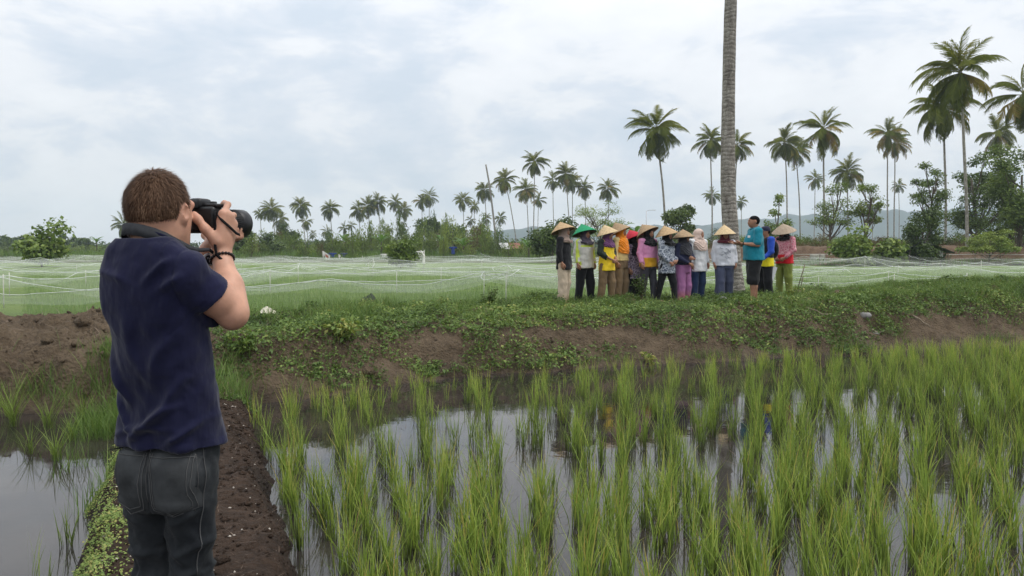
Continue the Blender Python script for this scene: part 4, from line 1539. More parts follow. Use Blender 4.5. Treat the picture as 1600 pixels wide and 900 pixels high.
villager("person in black blouse and muddy beige trousers under a tan cone hat, first in row", 881, 15.6, 1.52, 112,
         black, m_muddy("beige_twill", (0.52, 0.42, 0.31), (0.30, 0.19, 0.10), 0.0, .24, .8), C_("taupe_scarf", (0.27, 0.20, 0.165), folds=.5), 1.19, straw[0], (19, 0), hem=.68, legw=1.12, flare=1.1)
villager("person under the bright green cone hat, pale grey top with lime stripes", 914, 16.2, 1.49, 142,
         C_("pale_grey_jersey", (0.56, 0.54, 0.49), folds=.6), black, C_("plum_grey_scarf", (0.075, 0.062, 0.085), folds=.5), 1.20, green_hat, (20, 4), shirt_fn=stripes2, hem=.72, wide=1.08, legw=1.1)
villager("person in bright yellow top with dark green sleeves, hands clasped", 948, 16.1, 1.45, 134,
         C_("yellow_jersey", (0.78, 0.55, 0.025), folds=.6), khaki, C_("purple_scarf", (0.14, 0.055, 0.135), folds=.5), 1.14, straw[1], (30, 10), ("clasp", "clasp"),
         sleeves=C_("bottle_green_jersey", (0.022, 0.030, 0.024)), hem=.66, head_pitch=.3, cuff=.72, legw=1.08)
villager("person in a long orange headscarf and khaki trousers", 970, 16.5, 1.54, 125,
         C_("cream_blouse", (0.62, 0.46, 0.20), folds=.6), khaki, C_("orange_scarf", (0.75, 0.235, 0.018), folds=.5), .98, straw[2], (26, 6), hem=.84, legw=1.12, flare=1.12)
villager("person under the red cone hat with dark green lining, purple patterned tunic", 992, 16.8, 1.52, 135,
         m_pattern("lilac_batik", (0.16, 0.12, 0.18), ((0.035, 0.025, 0.06), (0.50, 0.42, 0.50)), 17), black, C_("black_scarf", (0.012, 0.012, 0.014), folds=.5), 1.06, red_hat, (27, 8), hem=.60)
villager("person in pink jacket over a mustard sash, cone hat tipped far back", 1013, 16.5, 1.55, 142,
         C_("pink_cotton", (0.60, 0.25, 0.42), folds=.8), C_("charcoal_twill", (0.052, 0.050, 0.062), folds=.5), black, 1.16, straw[2], (30, 8), hem=.74, legw=.86,
         shirt_fn=lambda c, da, mi, mats: two_tone(C_("mustard_cloth", (0.55, 0.29, 0.02)), lambda c_, d_: (c_[:, 2] < .93) & (d_ > .06))(c, da, mi, mats))
villager("person in blue-grey leaf patterned tunic and narrow black trousers", 1042, 16.4, 1.48, 135,
         m_pattern("leaf_batik", (0.17, 0.20, 0.26), ((0.02, 0.028, 0.05), (0.52, 0.55, 0.60)), 15), black, black, 1.20, straw[0], (12, 6), ("low", "clasp"), hem=.62, legw=.86, wide=1.1)
villager("person in mauve wide trousers with orange mud at the hems, charcoal headscarf", 1068, 16.6, 1.50, 140,
         C_("dark_navy_jersey", (0.015, 0.018, 0.045), folds=.6), m_muddy("mauve_twill", (0.36, 0.15, 0.31), (0.36, 0.13, 0.065), .12, .34, .95), C_("charcoal_scarf", (0.040, 0.040, 0.048), folds=.5), 1.06, straw[2], (6, 4),
         ("clasp", "fold"), hem=.86, legw=1.2, flare=1.25, head_yaw=-.35, hat_h=.165)
villager("person in beige headscarf and long white top, the only headscarf without a hat", 1091, 16.9, 1.53, 150,
         C_("white_jersey", (0.66, 0.66, 0.67), folds=.7), C_("dark_blue_denim", (0.020, 0.036, 0.085), folds=.5), C_("beige_scarf", (0.55, 0.42, 0.36), folds=.6), 1.07, None, hem=.64, head_yaw=-.35, legw=.95)
villager("person in white long-sleeved shirt and maroon headscarf facing the viewer", 1132, 16.9, 1.49, 178,
         C_("pale_grey_shirt", (0.55, 0.56, 0.60), folds=.7), C_("slate_blue_twill", (0.062, 0.072, 0.120), folds=.6), C_("maroon_scarf", (0.085, 0.014, 0.022), folds=.5), 1.235, straw[1], (2, 0), hem=.76, wide=1.16, legw=1.2, flare=1.3,
         extra=lambda root, hd, ARM, Rh: shirt_print(root))




def polo_extra(root, hd, ARM, Rh):
    mb = MB()
    for sg in (1, -1):
        V, T = bevel_box((.004, .030, .045), .001)
    T4 = np.eye(4); T4[:3, 3] = (.0, .0, 0)
    S, E, W, D, Pm = ARM[-1]
    wd2 = rot_to(W - E)
    mb.tube([W - (W - E) * .10 + .028 * (wd2[:, 1] * cos(a) + wd2[:, 2] * sin(a)) for a in np.linspace(0, 2 * pi, 20)], .008, 6, cap=False, flat=.5)
    mb.build("watch", [M["strap_black"]], root)
    for sg in (1, -1):
        s = SDF((-.12, -.05, -.06), (.12, .06, .06), .006)
        s.ell((0, 0, 0), (.009, .018, .028), k=.005)
        V, Q = s.mesh()
        ob("ear", mesh_np("ear", (V + (sg * .071, -.008, -.002)) @ Rh.T + hd(0, 0, 0), [Q], [M["skin_tan"]]), root)
    bx, tx = bevel_box((.004, .050, .040), .001)
    MB().add(bx @ rotm('z', radians(-60)).T + (-.095, .115, 1.165), None, tx).build("chest_patch", [C_("white_print", (0.7, 0.7, 0.7))], root)


villager("person in teal polo shirt and rolled black trousers, gesturing with open hands", 1178, 15.3, 1.68, -92,
         C_("teal_pique", (0.010, 0.175, 0.235), folds=.7), C_("wet_black_twill", (0.012, 0.012, 0.013), folds=.8), None, 1.1, None, (0, 0), ("give", "give"), cuff=.42, hem=.76, wide=1.10,
         hairy=True, shorts=.34, belly=.03, legw=1.2, extra=polo_extra, collar=C_("teal_collar", (0.010, 0.165, 0.225)))
villager("person in royal blue sleeves and dark cap, half hidden behind the teal polo", 1196, 16.7, 1.57, -105,
         black, black, None, 1.1, None, (0, 0), ("hold", "hold"), hem=.72, hairy=True, extra=cap_extra, sleeves=C_("royal_blue_jersey", (0.018, 0.060, 0.34), folds=.6),
         shirt_fn=lambda c, da, mi, mats: two_tone(C_("lemon_panel", (0.75, 0.62, 0.02)), lambda c_, d_: (c_[:, 2] < .90) & (d_ > .06))(c, da, mi, mats))
villager("person in red and pink batik blouse over a red shirt, olive trousers, grey cone hat", 1226, 17.2, 1.48, -125,
         m_pattern("red_batik", (0.36, 0.045, 0.085), ((0.62, 0.24, 0.30), (0.70, 0.42, 0.44)), 18), m_muddy("olive_twill", (0.20, 0.235, 0.055), (0.26, 0.26, 0.07), 0, .2, .4), black, 1.225, straw[3], (-3, 0),
         ("low", "low"), hem=.72, head_pitch=.25, legw=1.0, hat_h=.200,
         shirt_fn=lambda c, da, mi, mats: two_tone(C_("red_jersey", (0.56, 0.012, 0.022)), lambda c_, d_: (c_[:, 2] < .92) & (d_ > .055))(c, da, mi, mats))
# the sheet of paper held by the person in blue
q_ = P(1206, 427, 16.62)
pp = MB()
u_ = np.linspace(-1, 1, 5)
pp.add([(.10 * a, .012 * a * a, .15 * b) for b in (-1, 1) for a in u_], [[i, i + 1, i + 6, i + 5] for i in range(4)])
pp.add([(.10 * a, .012 * a * a + .003, .15 * b) for b in (-1, 1) for a in u_], [[i + 5, i + 6, i + 1, i] for i in range(4)])
tag(pp.build("paper_sheet", [m_plain("white_paper", (0.72, 0.72, 0.74), 0.8, 0.2, 0.04)], loc=tuple(q_), rot=(radians(8), radians(14), radians(20))),
    "white sheets of paper held low by the person in blue", "paper")
# ------------------------------------------------------------------ blades and leaves
def blades(base, height, lean, az, width, segs=4, curl=1.0, droop=None, rs=rng):
    """many grass blades at once. base (n,3), height, lean (sideways reach / height), az, width: (n,). -> V, Q, along(0..1), id"""
    n = len(base)
    t = np.linspace(0, 1, segs + 1)
    reach = (height * lean)[:, None] * (t[None] ** (1.7 * curl))
    up = height[:, None] * (t[None] - (0 if droop is None else droop[:, None]) * t[None] ** 3)
    d = np.stack([np.cos(az), np.sin(az), np.zeros(n)], 1)
    c = base[:, None] + d[:, None] * reach[..., None] + np.array([0, 0, 1.0]) * up[..., None]
    tw = az + pi / 2 + rs.normal(0, .7, n)
    sd = np.stack([np.cos(tw), np.sin(tw), np.zeros(n)], 1)
    w = width[:, None] * np.interp(t, [0, .25, .6, 1], [.55, 1, .85, .06])[None] * .5
    L = c - sd[:, None] * w[..., None]; R = c + sd[:, None] * w[..., None]
    V = np.stack([L, R], 2).reshape(-1, 3)
    k = 2 * (segs + 1)
    i = (np.arange(n) * k)[:, None] + (np.arange(segs) * 2)[None]
    Q = np.stack([i, i + 1, i + 3, i + 2], -1).reshape(-1, 4)
    along = np.tile(np.repeat(t, 2), n)
    return V, Q, along, np.repeat(np.arange(n), k)


def leaves(c, size, nrm, ratio=.45, rs=rng, fold=.15):
    """diamond leaves: centre-bottom at c, (n,), normal nrm (n,3) -> V, Q"""
    n = len(c)
    nrm = nrm / (np.linalg.norm(nrm, axis=1)[:, None] + 1e-9)
    r = rs.normal(0, 1, (n, 3))
    d = r - nrm * (r * nrm).sum(1)[:, None]; d /= np.linalg.norm(d, axis=1)[:, None] + 1e-9
    s = np.cross(nrm, d)
    size = size[:, None]
    V = np.stack([c, c + d * size * .45 + s * size * ratio * .5 + nrm * size * fold, c + d * size - nrm * size * .1, c + d * size * .45 - s * size * ratio * .5 + nrm * size * fold], 1).reshape(-1, 3)
    Q = np.arange(4 * n).reshape(-1, 4)
    return V, Q


M["rice"] = m_leaf("rice_blade", None, None, .35, .5, [(0.0, (0.045, 0.055, 0.022)), (0.2, (0.125, 0.18, 0.040)), (0.55, (0.26, 0.365, 0.070)), (0.82, (0.42, 0.46, 0.11)), (1.0, (0.48, 0.36, 0.12))], .22, .3)
M["weed"] = m_leaf("weed_leaf", None, None, .3, .55, [(0.0, (0.050, 0.085, 0.024)), (0.5, (0.135, 0.215, 0.055)), (0.85, (0.26, 0.34, 0.09)), (1.0, (0.40, 0.38, 0.13))], .2)
M["grass"] = m_leaf("bank_grass_blade", None, None, .3, .6, [(0.0, (0.055, 0.085, 0.025)), (0.5, (0.115, 0.20, 0.045)), (0.85, (0.21, 0.27, 0.08)), (1.0, (0.34, 0.28, 0.14))], .2)
M["dry"] = m_leaf("dry_grass_blade", None, None, .2, .8, [(0.0, (0.10, 0.070, 0.050)), (0.6, (0.22, 0.165, 0.13)), (1.0, (0.34, 0.27, 0.21))], .2, .1)
M["seedling"] = m_leaf("seedling_blade", None, None, .35, .6, [(0.0, (0.09, 0.15, 0.035)), (0.6, (0.16, 0.27, 0.06)), (1.0, (0.28, 0.36, 0.11))], .1)

# ------------------------------------------------------------------ rice in the paddy, row after row
def clump_mesh(seed, nb, segs, hmax=.46):
    r = np.random.default_rng(seed)
    b = np.stack([r.normal(0, .024, nb), r.normal(0, .024, nb), np.full(nb, -.02)], 1)
    h = hmax * np.clip(r.normal(.80, .20, nb), .3, 1.25)
    lean = np.abs(r.normal(.18, .17, nb)) + .03
    az = r.uniform(0, 2 * pi, nb)
    V, Q, al, idn = blades(b, h, lean, az, r.uniform(.0042, .0080, nb), segs, 1.0, np.clip(r.normal(.06, .10, nb), 0, .4), r)
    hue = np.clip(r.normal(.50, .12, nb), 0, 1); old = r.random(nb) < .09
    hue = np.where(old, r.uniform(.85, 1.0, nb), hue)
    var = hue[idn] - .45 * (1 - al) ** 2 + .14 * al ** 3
    return V, Q, np.clip(var, 0, 1)


CL = []
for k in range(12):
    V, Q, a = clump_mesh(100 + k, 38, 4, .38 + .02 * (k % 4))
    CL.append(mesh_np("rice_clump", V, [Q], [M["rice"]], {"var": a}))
CLF = [clump_mesh(300 + k, 24, 3, .42) for k in range(10)]
CLT = [clump_mesh(340 + k, 9 + k % 5, 3, .42) for k in range(10)]

rows = []
s_pts = [(-1.30, -.40, .62), (-.92, -.36, .56), (-.5, -.26, .40), (.18, .04, 0.0), (1.41, .34, -.15), (1.72, .37, .03), (2.06, .42, .15), (2.39, .437, .40), (9, .46, 4.9)]
spots = []
sp_a = np.array(s_pts)
X45 = -1.24
k = 0
while X45 < 9:
    slope = np.interp(X45, sp_a[:, 0], sp_a[:, 1])
    icpt = X45 - slope * 4.55
    y = 2.75 + rng.uniform(0, .15)
    while y < 16:
        x = icpt + slope * y + rng.normal(0, .045) + .05 * sin(y * 1.3 + k * 2.1)
        b = bank_base(x)
        px_s, py_s = proj(np.array([x, y, WATER_Z]))
        if y < b - .12 and x > path_x(y) + .66 and -60 < px_s < 1680 and py_s < 1080:
            gap = fbm(np.array([x * .8]), np.array([y * .8]), oct=2)[0]
            if rng.random() < (.93 if gap > -.55 else .55):
                grow = float(np.interp(b - y, [0, .8, 2.5], [.62, .85, 1.0]))
                spots.append((x, y + rng.normal(0, .03), grow * rng.uniform(.8, 1.15)))
        y += rng.uniform(.145, .215) * (1.0 + .02 * y)
    X45 += .235 if X45 < 1.3 else .20
    k += 1
for _ in range(600):                                     # gap plants set between the spreading rows
    y = rng.uniform(4.6, 15); x = rng.uniform(-3, 10)
    px_s, _py = proj(np.array([x, y, WATER_Z]))
    if y < bank_base(x) - .1 and x > path_x(y) + .9 and -60 < px_s < 1680:
        spots.append((x, y, float(np.interp(bank_base(x) - y, [0, .8, 2.5], [.55, .8, .95])) * rng.uniform(.75, 1.1)))
spots.sort(key=lambda q: q[1])
near, farr = spots[:300], spots[300:]
RL, RG = "green rice clump standing in the shallow paddy water", "rice clumps planted in rows"
for x, y, g in near:
    o = ob("rice_clump", CL[rng.integers(len(CL))], None, (x, y, WATER_Z), (rng.normal(0, .04), rng.normal(0, .04), rng.uniform(0, 6.28)), (g * .95, g * .95, g))
    tag(o, RL, "rice clump", RG)
VV_, QQ_, AA_, nn_ = [], [], [], 0
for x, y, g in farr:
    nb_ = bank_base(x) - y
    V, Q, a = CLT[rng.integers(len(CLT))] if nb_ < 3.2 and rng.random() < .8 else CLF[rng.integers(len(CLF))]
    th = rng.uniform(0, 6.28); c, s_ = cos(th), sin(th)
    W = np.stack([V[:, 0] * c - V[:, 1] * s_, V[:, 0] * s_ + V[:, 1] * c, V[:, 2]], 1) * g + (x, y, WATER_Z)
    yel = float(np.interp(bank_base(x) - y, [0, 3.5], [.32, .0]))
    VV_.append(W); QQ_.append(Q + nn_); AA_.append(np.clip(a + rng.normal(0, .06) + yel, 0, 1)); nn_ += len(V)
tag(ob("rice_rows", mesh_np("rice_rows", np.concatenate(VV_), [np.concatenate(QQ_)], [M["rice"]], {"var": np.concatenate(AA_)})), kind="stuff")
print("RICE", len(near), len(farr))

# drowned stubble, fallen blades on the water
n = 3600
x = rng.uniform(-2.5, 8, n); y = rng.uniform(3.6, 12.5, n); ok = (y < bank_base(x) - .2) & (x > path_x(y) + .5)
b = np.stack([x, y, np.full(n, WATER_Z - .004)], 1)[ok]; n = len(b)
V, Q, al, idn = blades(b, rng.uniform(.006, .05, n), rng.uniform(2, 9, n), rng.uniform(0, 6.28, n), rng.uniform(.003, .006, n), 2)
tag(ob("fallen_blades", mesh_np("fallen_blades", V, [Q], [M["dry"]], {"var": rng.random(n)[idn] * .5})), kind="stuff")


# ------------------------------------------------------------------ what grows on the bank
def bank_cover(px, py):
    """density of green cover read off the photograph: (creeper, grass, dry)"""
    def blob(x, y, rx, ry): return np.exp(-(((px - x) / rx) ** 2 + ((py - y) / ry) ** 2))
    top = np.interp(px, [-200, 170, 330, 420, 600, 800, 1000, 1200, 1400, 1600, 1800], [520, 520, 500, 496, 486, 478, 474, 472, 462, 450, 442])
    bot = np.interp(px, [-200, 170, 330, 420, 600, 800, 1000, 1200, 1400, 1600, 1800], [655, 655, 660, 648, 600, 580, 570, 560, 545, 535, 530])
    u = (py - top) / (bot - top)                                  # 0 crest .. 1 water
    right = 1 / (1 + np.exp(-(px - 345) / 14.0))
    strip = np.exp(-((u - .08) / .24) ** 2) * right
    c = .10 * right + 1.30 * strip + .45 * right * (u > .5) * (px < 900)
    c += 1.0 * blob(480, 525, 70, 40) + .9 * blob(620, 525, 100, 28) + 1.1 * blob(520, 562, 50, 22) + .9 * blob(380, 565, 40, 25) + .6 * blob(800, 545, 90, 22) + .6 * blob(860, 560, 60, 20)
    c += .7 * blob(1230, 530, 120, 26) + .6 * blob(960, 540, 45, 16) + .8 * blob(1330, 525, 90, 22) + .5 * blob(1120, 535, 60, 20) + .8 * blob(1210, 500, 90, 20) + .4 * blob(660, 575, 50, 18)
    c += .5 * blob(1480, 490, 130, 14) + .55 * blob(740, 500, 90, 20) + .55 * blob(1000, 505, 80, 18)
    c -= .9 * blob(680, 548, 60, 16) + .9 * blob(1100, 545, 55, 14) + 1.0 * blob(1480, 530, 80, 20) + .7 * blob(905, 520, 70, 10) + .8 * blob(440, 600, 90, 26)
    g = .10 * right + .34 * np.exp(-((u + .02) / .14) ** 2) * right + .9 * blob(1500, 455, 160, 16) + 1.2 * blob(80, 605, 130, 30) + .9 * blob(360, 605, 34, 34) + .5 * (u > .85) * right * .5 + .35 * blob(170, 640, 60, 50)
    d = .16 + 1.0 * blob(415, 548, 55, 26) + .5 * blob(380, 530, 40, 20) + .7 * blob(1000, 500, 60, 12) + .4 * blob(1170, 515, 60, 14) + .35 * blob(1300, 500, 200, 20) + .3 * blob(720, 530, 80, 20)
    inb = (u > -.35) & (u < 1.08)
    return c * inb, g * inb, d * inb


def bank_points(n, which, thr=.25, noise_amp=1.0):
    x = rng.uniform(-13, 18, n); tt = rng.uniform(-.15, 1, n)
    b, k_ = bank_base(x), bank_back(x) + .9
    y = b + tt * (k_ - b)
    z = land(x, y)
    P_ = np.stack([x, y, z], 1)
    px, py = proj(P_ + (0, 0, .04))
    D = bank_cover(px, py)[which]
    D = D + noise_amp * fbm(x * 1.7, y * 1.7, oct=4) * .6 * np.clip(D * 4, 0, 1)
    keep = (rng.random(n) * 1.0 < np.clip((D - thr) / .6, 0, 1)) & (z > WATER_Z + .02)
    return P_[keep]


def nrm_up(n, spread=.8):
    v = rng.normal(0, spread, (n, 3)); v[:, 2] = np.abs(v[:, 2]) + .75; v[:, 1] -= .35
    return v


p = bank_points(560000, 0, .32, 1.25)
dense = np.clip(.05 + .12 * fbm(p[:, 0] * 2.3, p[:, 1] * 2.3, oct=3), .01, .30)
p = p + np.stack([rng.normal(0, .02, len(p)), rng.normal(0, .02, len(p)), rng.random(len(p)) ** .7 * dense + .01], 1)
V, Q = leaves(p, rng.uniform(.018, .055, len(p)) * rng.choice([1, 1, 1, 1.5], len(p)), nrm_up(len(p)), .55)
ht = np.repeat(rng.normal(.42, .20, len(p)) + .30 * fbm(p[:, 0] * .8, p[:, 1] * .8, oct=3), 4)
tag(ob("creepers", mesh_np("creepers", V, [Q], [M["weed"]], {"var": np.clip(ht, 0, 1)})), kind="stuff")
print("CREEPER", len(p))

p = bank_points(260000, 1, .10)
n = len(p)
V, Q, al, idn = blades(p, rng.uniform(.05, .20, n) * (1 + .6 * (p[:, 0] < -2.2)), rng.uniform(.2, .9, n), rng.uniform(0, 6.28, n), rng.uniform(.004, .008, n), 3)
tag(ob("bank_grass", mesh_np("bank_grass", V, [Q], [M["grass"]], {"var": np.clip(rng.normal(.5, .18, n)[idn] + .15 * al - .1, 0, 1)})), kind="stuff")
p = bank_points(160000, 2, .12, .6)
n = len(p)
V, Q, al, idn = blades(p, rng.uniform(.01, .09, n), rng.uniform(.6, 3.5, n), rng.uniform(0, 6.28, n), rng.uniform(.003, .006, n), 3)
pt_ = bank_points(9000, 2, .05, .5)
n2 = len(pt_)
pt_[:, 2] += .02
V2, Q2, al2, id2 = blades(pt_, rng.uniform(.02, .10, n2), rng.uniform(1.5, 6, n2), rng.uniform(0, 6.28, n2), rng.uniform(.006, .011, n2), 2)
tag(ob("dead_stems", mesh_np("dead_stems", V2, [Q2], [M["dry"]], {"var": np.clip(rng.normal(.6, .25, n2)[id2], 0, 1)})), kind="stuff")
tag(ob("dry_grass", mesh_np("dry_grass", V, [Q], [M["dry"]], {"var": np.clip(rng.normal(.5, .2, n)[idn], 0, 1)})), kind="stuff")

# sedge and grass on the left waterside, low green mat along the path edge
n = 5200
y = rng.uniform(4.6, 9.2, n); x = path_x(y) - .72 + rng.normal(0, .16, n) - .25 * (y > 7.5) * rng.random(n)
z = np.maximum(land(x, y), WATER_Z - .02)
pn = fbm(x * 2.1, y * 1.3, oct=3)
ok = (pn > -.05) & (y > 4.9 + rng.random(n) * 2)
b = np.stack([x, y, z], 1)[ok]; n = len(b)
V, Q, al, idn = blades(b, rng.uniform(.08, .30, n), rng.uniform(.1, .7, n), rng.uniform(0, 6.28, n), rng.uniform(.004, .007, n), 3)
tag(ob("waterside_grass", mesh_np("waterside_grass", V, [Q], [M["grass"]], {"var": np.clip(rng.normal(.5, .14, n)[idn] + .1 * al, 0, 1)})), kind="stuff")
n = 42000
y = rng.uniform(2.4, 7.8, n)
off = rng.normal(-.06, .125, n)
x = path_x(y) - .53 + off + .10 * fbm(y * 1.3, y * 0, oct=3)
z = land(x, y)
ok = (fbm(x * 3.5, y * 3.5, oct=3) > .0 + .1 * (y - 4) + .25 * rng.normal(0, 1, n)) & (z > WATER_Z - .03)
p = np.stack([x, y, np.maximum(z, WATER_Z) + rng.random(n) ** 2 * .030], 1)[ok]
V, Q = leaves(p, rng.uniform(.008, .020, len(p)), nrm_up(len(p), .5), .75)
tag(ob("path_edge_mat", mesh_np("path_edge_mat", V, [Q], [M["matgreen"] if "matgreen" in M else M["weed"]], {"var": np.clip(np.repeat(rng.normal(.68, .16, len(p)), 4), 0, 1)})), kind="stuff")

# tufts standing in the pond: a few single ones
def tuft(nb, h, seed, lean=.25, wid=(.004, .007)):
    r = np.random.default_rng(seed)
    b = np.stack([r.normal(0, .022, nb), r.normal(0, .022, nb), np.full(nb, -.02)], 1)
    V, Q, al, idn = blades(b, h * r.uniform(.5, 1.1, nb), np.abs(r.normal(lean, .15, nb)), r.uniform(0, 6.28, nb), r.uniform(*wid, nb), 4, rs=r)
    return mesh_np("grass_tuft", V, [Q], [M["rice"]], {"var": np.clip(r.normal(.42, .1, nb)[idn] - .3 * (1 - al) ** 2, 0, 1)})


for px, py, dd, nb, h, lab in ((105, 818, 4.75, 22, .27, "thick green grass tuft standing alone in the pond by the path"), (58, 860, 4.25, 7, .32, "thin sparse grass stalks in the dark pond water"),
                               (80, 868, 4.15, 5, .24, "short pair of grass stalks beside the sparse pond stalks")):
    q = P(px, py, dd)
    tag(ob("grass_tuft", tuft(nb, h, px), None, (q[0], q[1], WATER_Z)), lab, "grass tuft")
for i, (px, dd, nb, h) in enumerate(((20, 8.0, 60, .5), (75, 7.9, 50, .42), (130, 8.2, 60, .40), (45, 6.9, 36, .34), (85, 6.7, 40, .36), (12, 8.5, 40, .45), (110, 7.4, 30, .3))):
    q = P(px, 640, dd)
    tag(ob("grass_tuft", tuft(nb, h, 50 + i, .5), None, (q[0], dd, max(WATER_Z, float(land(np.array([q[0]]), np.array([dd]))[0])))),
        "long drooping grass tuft at the foot of the soil bank beside the pond", "grass tuft", "grass tufts along the left waterside")

# small stones, husks and snail shells on the path, straws
M["pebble"] = m_plain("pale_husk_and_shell", (0.45, 0.40, 0.34), 0.7, 0.3, 0.4, 40)
n = 300
y = rng.uniform(2.4, 8.4, n); x = path_x(y) + rng.uniform(-.55, .62, n)
z = land(x, y); mb = MB()
for i in range(n):
    if z[i] < WATER_Z + .03: continue
    sz = rng.uniform(.0035, .010) * (1.6 if rng.random() < .08 else 1)
    V, T = np.array([[1, 0, 0], [-1, 0, 0], [0, 1, 0], [0, -1, 0], [0, 0, .7], [0, 0, -.7]]) * sz, [[0, 2, 4], [2, 1, 4], [1, 3, 4], [3, 0, 4], [2, 0, 5], [1, 2, 5], [3, 1, 5], [0, 3, 5]]
    V = V * rng.uniform(.6, 1.4, 3)
    mb.add(V @ rotm('z', rng.uniform(0, 6)).T + (x[i], y[i], z[i] + sz * .3), None, T)
tag(mb.build("pebbles", [M["pebble"]]), kind="stuff")
n = 900
y = rng.uniform(2.4, 8.4, n); x = path_x(y) + rng.uniform(-.55, .62, n)
b = np.stack([x, y, land(x, y) + .004], 1)
V, Q, al, idn = blades(b, rng.uniform(.003, .014, n), rng.uniform(3, 12, n), rng.uniform(0, 6.28, n), rng.uniform(.002, .005, n), 2)
tag(ob("straw_litter", mesh_np("straw_litter", V, [Q], [M["dry"]], {"var": np.clip(rng.normal(.35, .25, n)[idn], 0, 1)})), kind="stuff")
# soil crumbs
n = 5200
n1 = n; y = rng.uniform(2.4, 9.5, n); x = path_x(y) + rng.uniform(-.6, .66, n)
z = land(x, y)
ok = z > WATER_Z + .04; x, y, z = x[ok], y[ok], z[ok]; n = len(x)
sz = rng.gamma(2.0, .0042, n) * np.where(x < path_x(y) + .9, 1.0, 1.0)
O = np.array([[1, 0, 0], [-1, 0, 0], [0, 1, 0], [0, -1, 0], [0, 0, .8], [0, 0, -.8]])
T8 = np.array([[0, 2, 4], [2, 1, 4], [1, 3, 4], [3, 0, 4], [2, 0, 5], [1, 2, 5], [3, 1, 5], [0, 3, 5]])
V = (O[None] * sz[:, None, None] * rng.uniform(.6, 1.4, (n, 6, 1)) + np.stack([x, y, z + sz * .2], 1)[:, None]).reshape(-1, 3)
CR_V, CR_T = O, T8
tag(ob("soil_crumbs", mesh_np("soil_crumbs", V, [(np.arange(n)[:, None, None] * 6 + T8[None]).reshape(-1, 3)], [M["path"]])), kind="stuff")

n = 4200
x = rng.uniform(-10, 5, n); y = bank_base(x) + rng.uniform(.2, 5.2, n); z = land(x, y)
ok = (z > WATER_Z + .1) & ((x < -4.6) | (rng.random(n) < .25)) & (fbm(x * 1.5, y * 1.5, oct=3) > -.2); x, y, z = x[ok], y[ok], z[ok]; n = len(x)
sz = rng.gamma(2.2, .0125, n)
V = (O[None] * sz[:, None, None] * rng.uniform(.5, 1.5, (n, 6, 1)) + np.stack([x, y, z + sz * .1], 1)[:, None]).reshape(-1, 3)
tag(ob("soil_clods", mesh_np("soil_clods", V, [(np.arange(n)[:, None, None] * 6 + T8[None]).reshape(-1, 3)], [M["bank"]])), kind="stuff")

# single plants one can pick out on the bank
def weed_plant(name, label, px, depth, h, nl, size, spread, cat="plant", mat="weed", var=.5):
    X = P(px, 480, depth)[0]; Z = float(land(np.array([X]), np.array([depth]))[0])
    r = np.random.default_rng(int(px))
    root = tag(empty(name, (X, depth, Z)), label, cat)
    mb = MB(); tips = []
    for i in range(max(4, nl // 22)):
        a, l_ = r.uniform(0, 6.28), r.uniform(.3, 1.0) * spread
        tip = np.array([cos(a) * l_, sin(a) * l_, h * r.uniform(.6, 1.05)])
        pts = spline([(0, 0, -.02), tip * (.35, .35, .6), tip], 8)
        mb.tube(pts, np.linspace(.006, .002, len(pts)) * (1 + h), 5); tips.append(pts)
    mb.build("stem", [M["stem"]], root)
    c = []
    for i in range(nl):
        pt = tips[r.integers(len(tips))]; c.append(pt[r.integers(len(pt) // 3, len(pt))] + r.normal(0, spread * .12, 3))
    c = np.array(c); c[:, 2] = np.maximum(c[:, 2], .015)
    nv = r.normal(0, .7, (nl, 3)); nv[:, 2] = np.abs(nv[:, 2]) + .6
    V, Q = leaves(c, r.uniform(.6, 1.3, nl) * size, nv, .5, r)
    ob("foliage", mesh_np("foliage", V, [Q], [M[mat]], {"var": np.clip(np.repeat(r.normal(var, .15, nl), 4), 0, 1)}), root)
    return root


M["stem"] = m_plain("green_brown_stem", (0.085, 0.075, 0.04), 0.8, 0.2)
weed_plant("weed_plant", "tall airy weed sticking up from the bank crest left of the row of people", 763, 14.3, .48, 260, .045, .22, var=.35)
weed_plant("weed_plant", "dark bushy weed in front of the feet of the pink jacket", 1003, 15.6, .50, 300, .05, .22, var=.2)
weed_plant("weed_plant", "bright yellow-green broadleaf weed low on the slope above the mud", 535, 10.6, .22, 220, .085, .32, var=.82)
weed_plant("weed_plant", "leafy weed clump at the foot of the slope by the path end", 378, 9.6, .26, 220, .07, .30, var=.6)
weed_plant("weed_plant", "yellowish weed in front of the olive trousers", 1234, 16.4, .34, 160, .05, .16, var=.9)
weed_plant("weed_plant", "lone pale weed on the water edge below the white headscarf row", 1020, 12.3, .20, 80, .08, .18, var=.85)
# ------------------------------------------------------------------ coconut palms
M["frond"] = m_leaf("palm_frond", None, None, .38, .65, [(0.0, (0.055, 0.070, 0.018)), (0.45, (0.145, 0.170, 0.034)), (0.75, (0.29, 0.26, 0.052)), (0.92, (0.26, 0.19, 0.05)), (1.0, (0.18, 0.115, 0.06))], .18, .0)
t = NT("palm_trunk_bark")
sp = t.n("ShaderNodeSeparateXYZ"); t.l(t.n("ShaderNodeTexCoord").outputs["Object"], sp.inputs[0])
wz = t.math('ADD', sp.outputs[2], t.math('MULTIPLY', t.noise(5, 5), 0.22))
wv = t.math('SINE', t.math('MULTIPLY', wz, 62.0))
fb = t.noise(9, 7, 0.7, t.vec((1.0, 1.0, 0.35)))
fine = t.noise(42, 6, 0.75, t.vec((1.0, 1.0, 1.6)))
f = t.math('ADD', t.math('MULTIPLY', fb, 0.5), t.math('MULTIPLY', fine, 0.5))
c = t.ramp(f, [(0.36, (0.10, 0.085, 0.07)), (0.46, (0.26, 0.235, 0.20)), (0.56, (0.42, 0.395, 0.345)), (0.70, (0.56, 0.54, 0.48))])
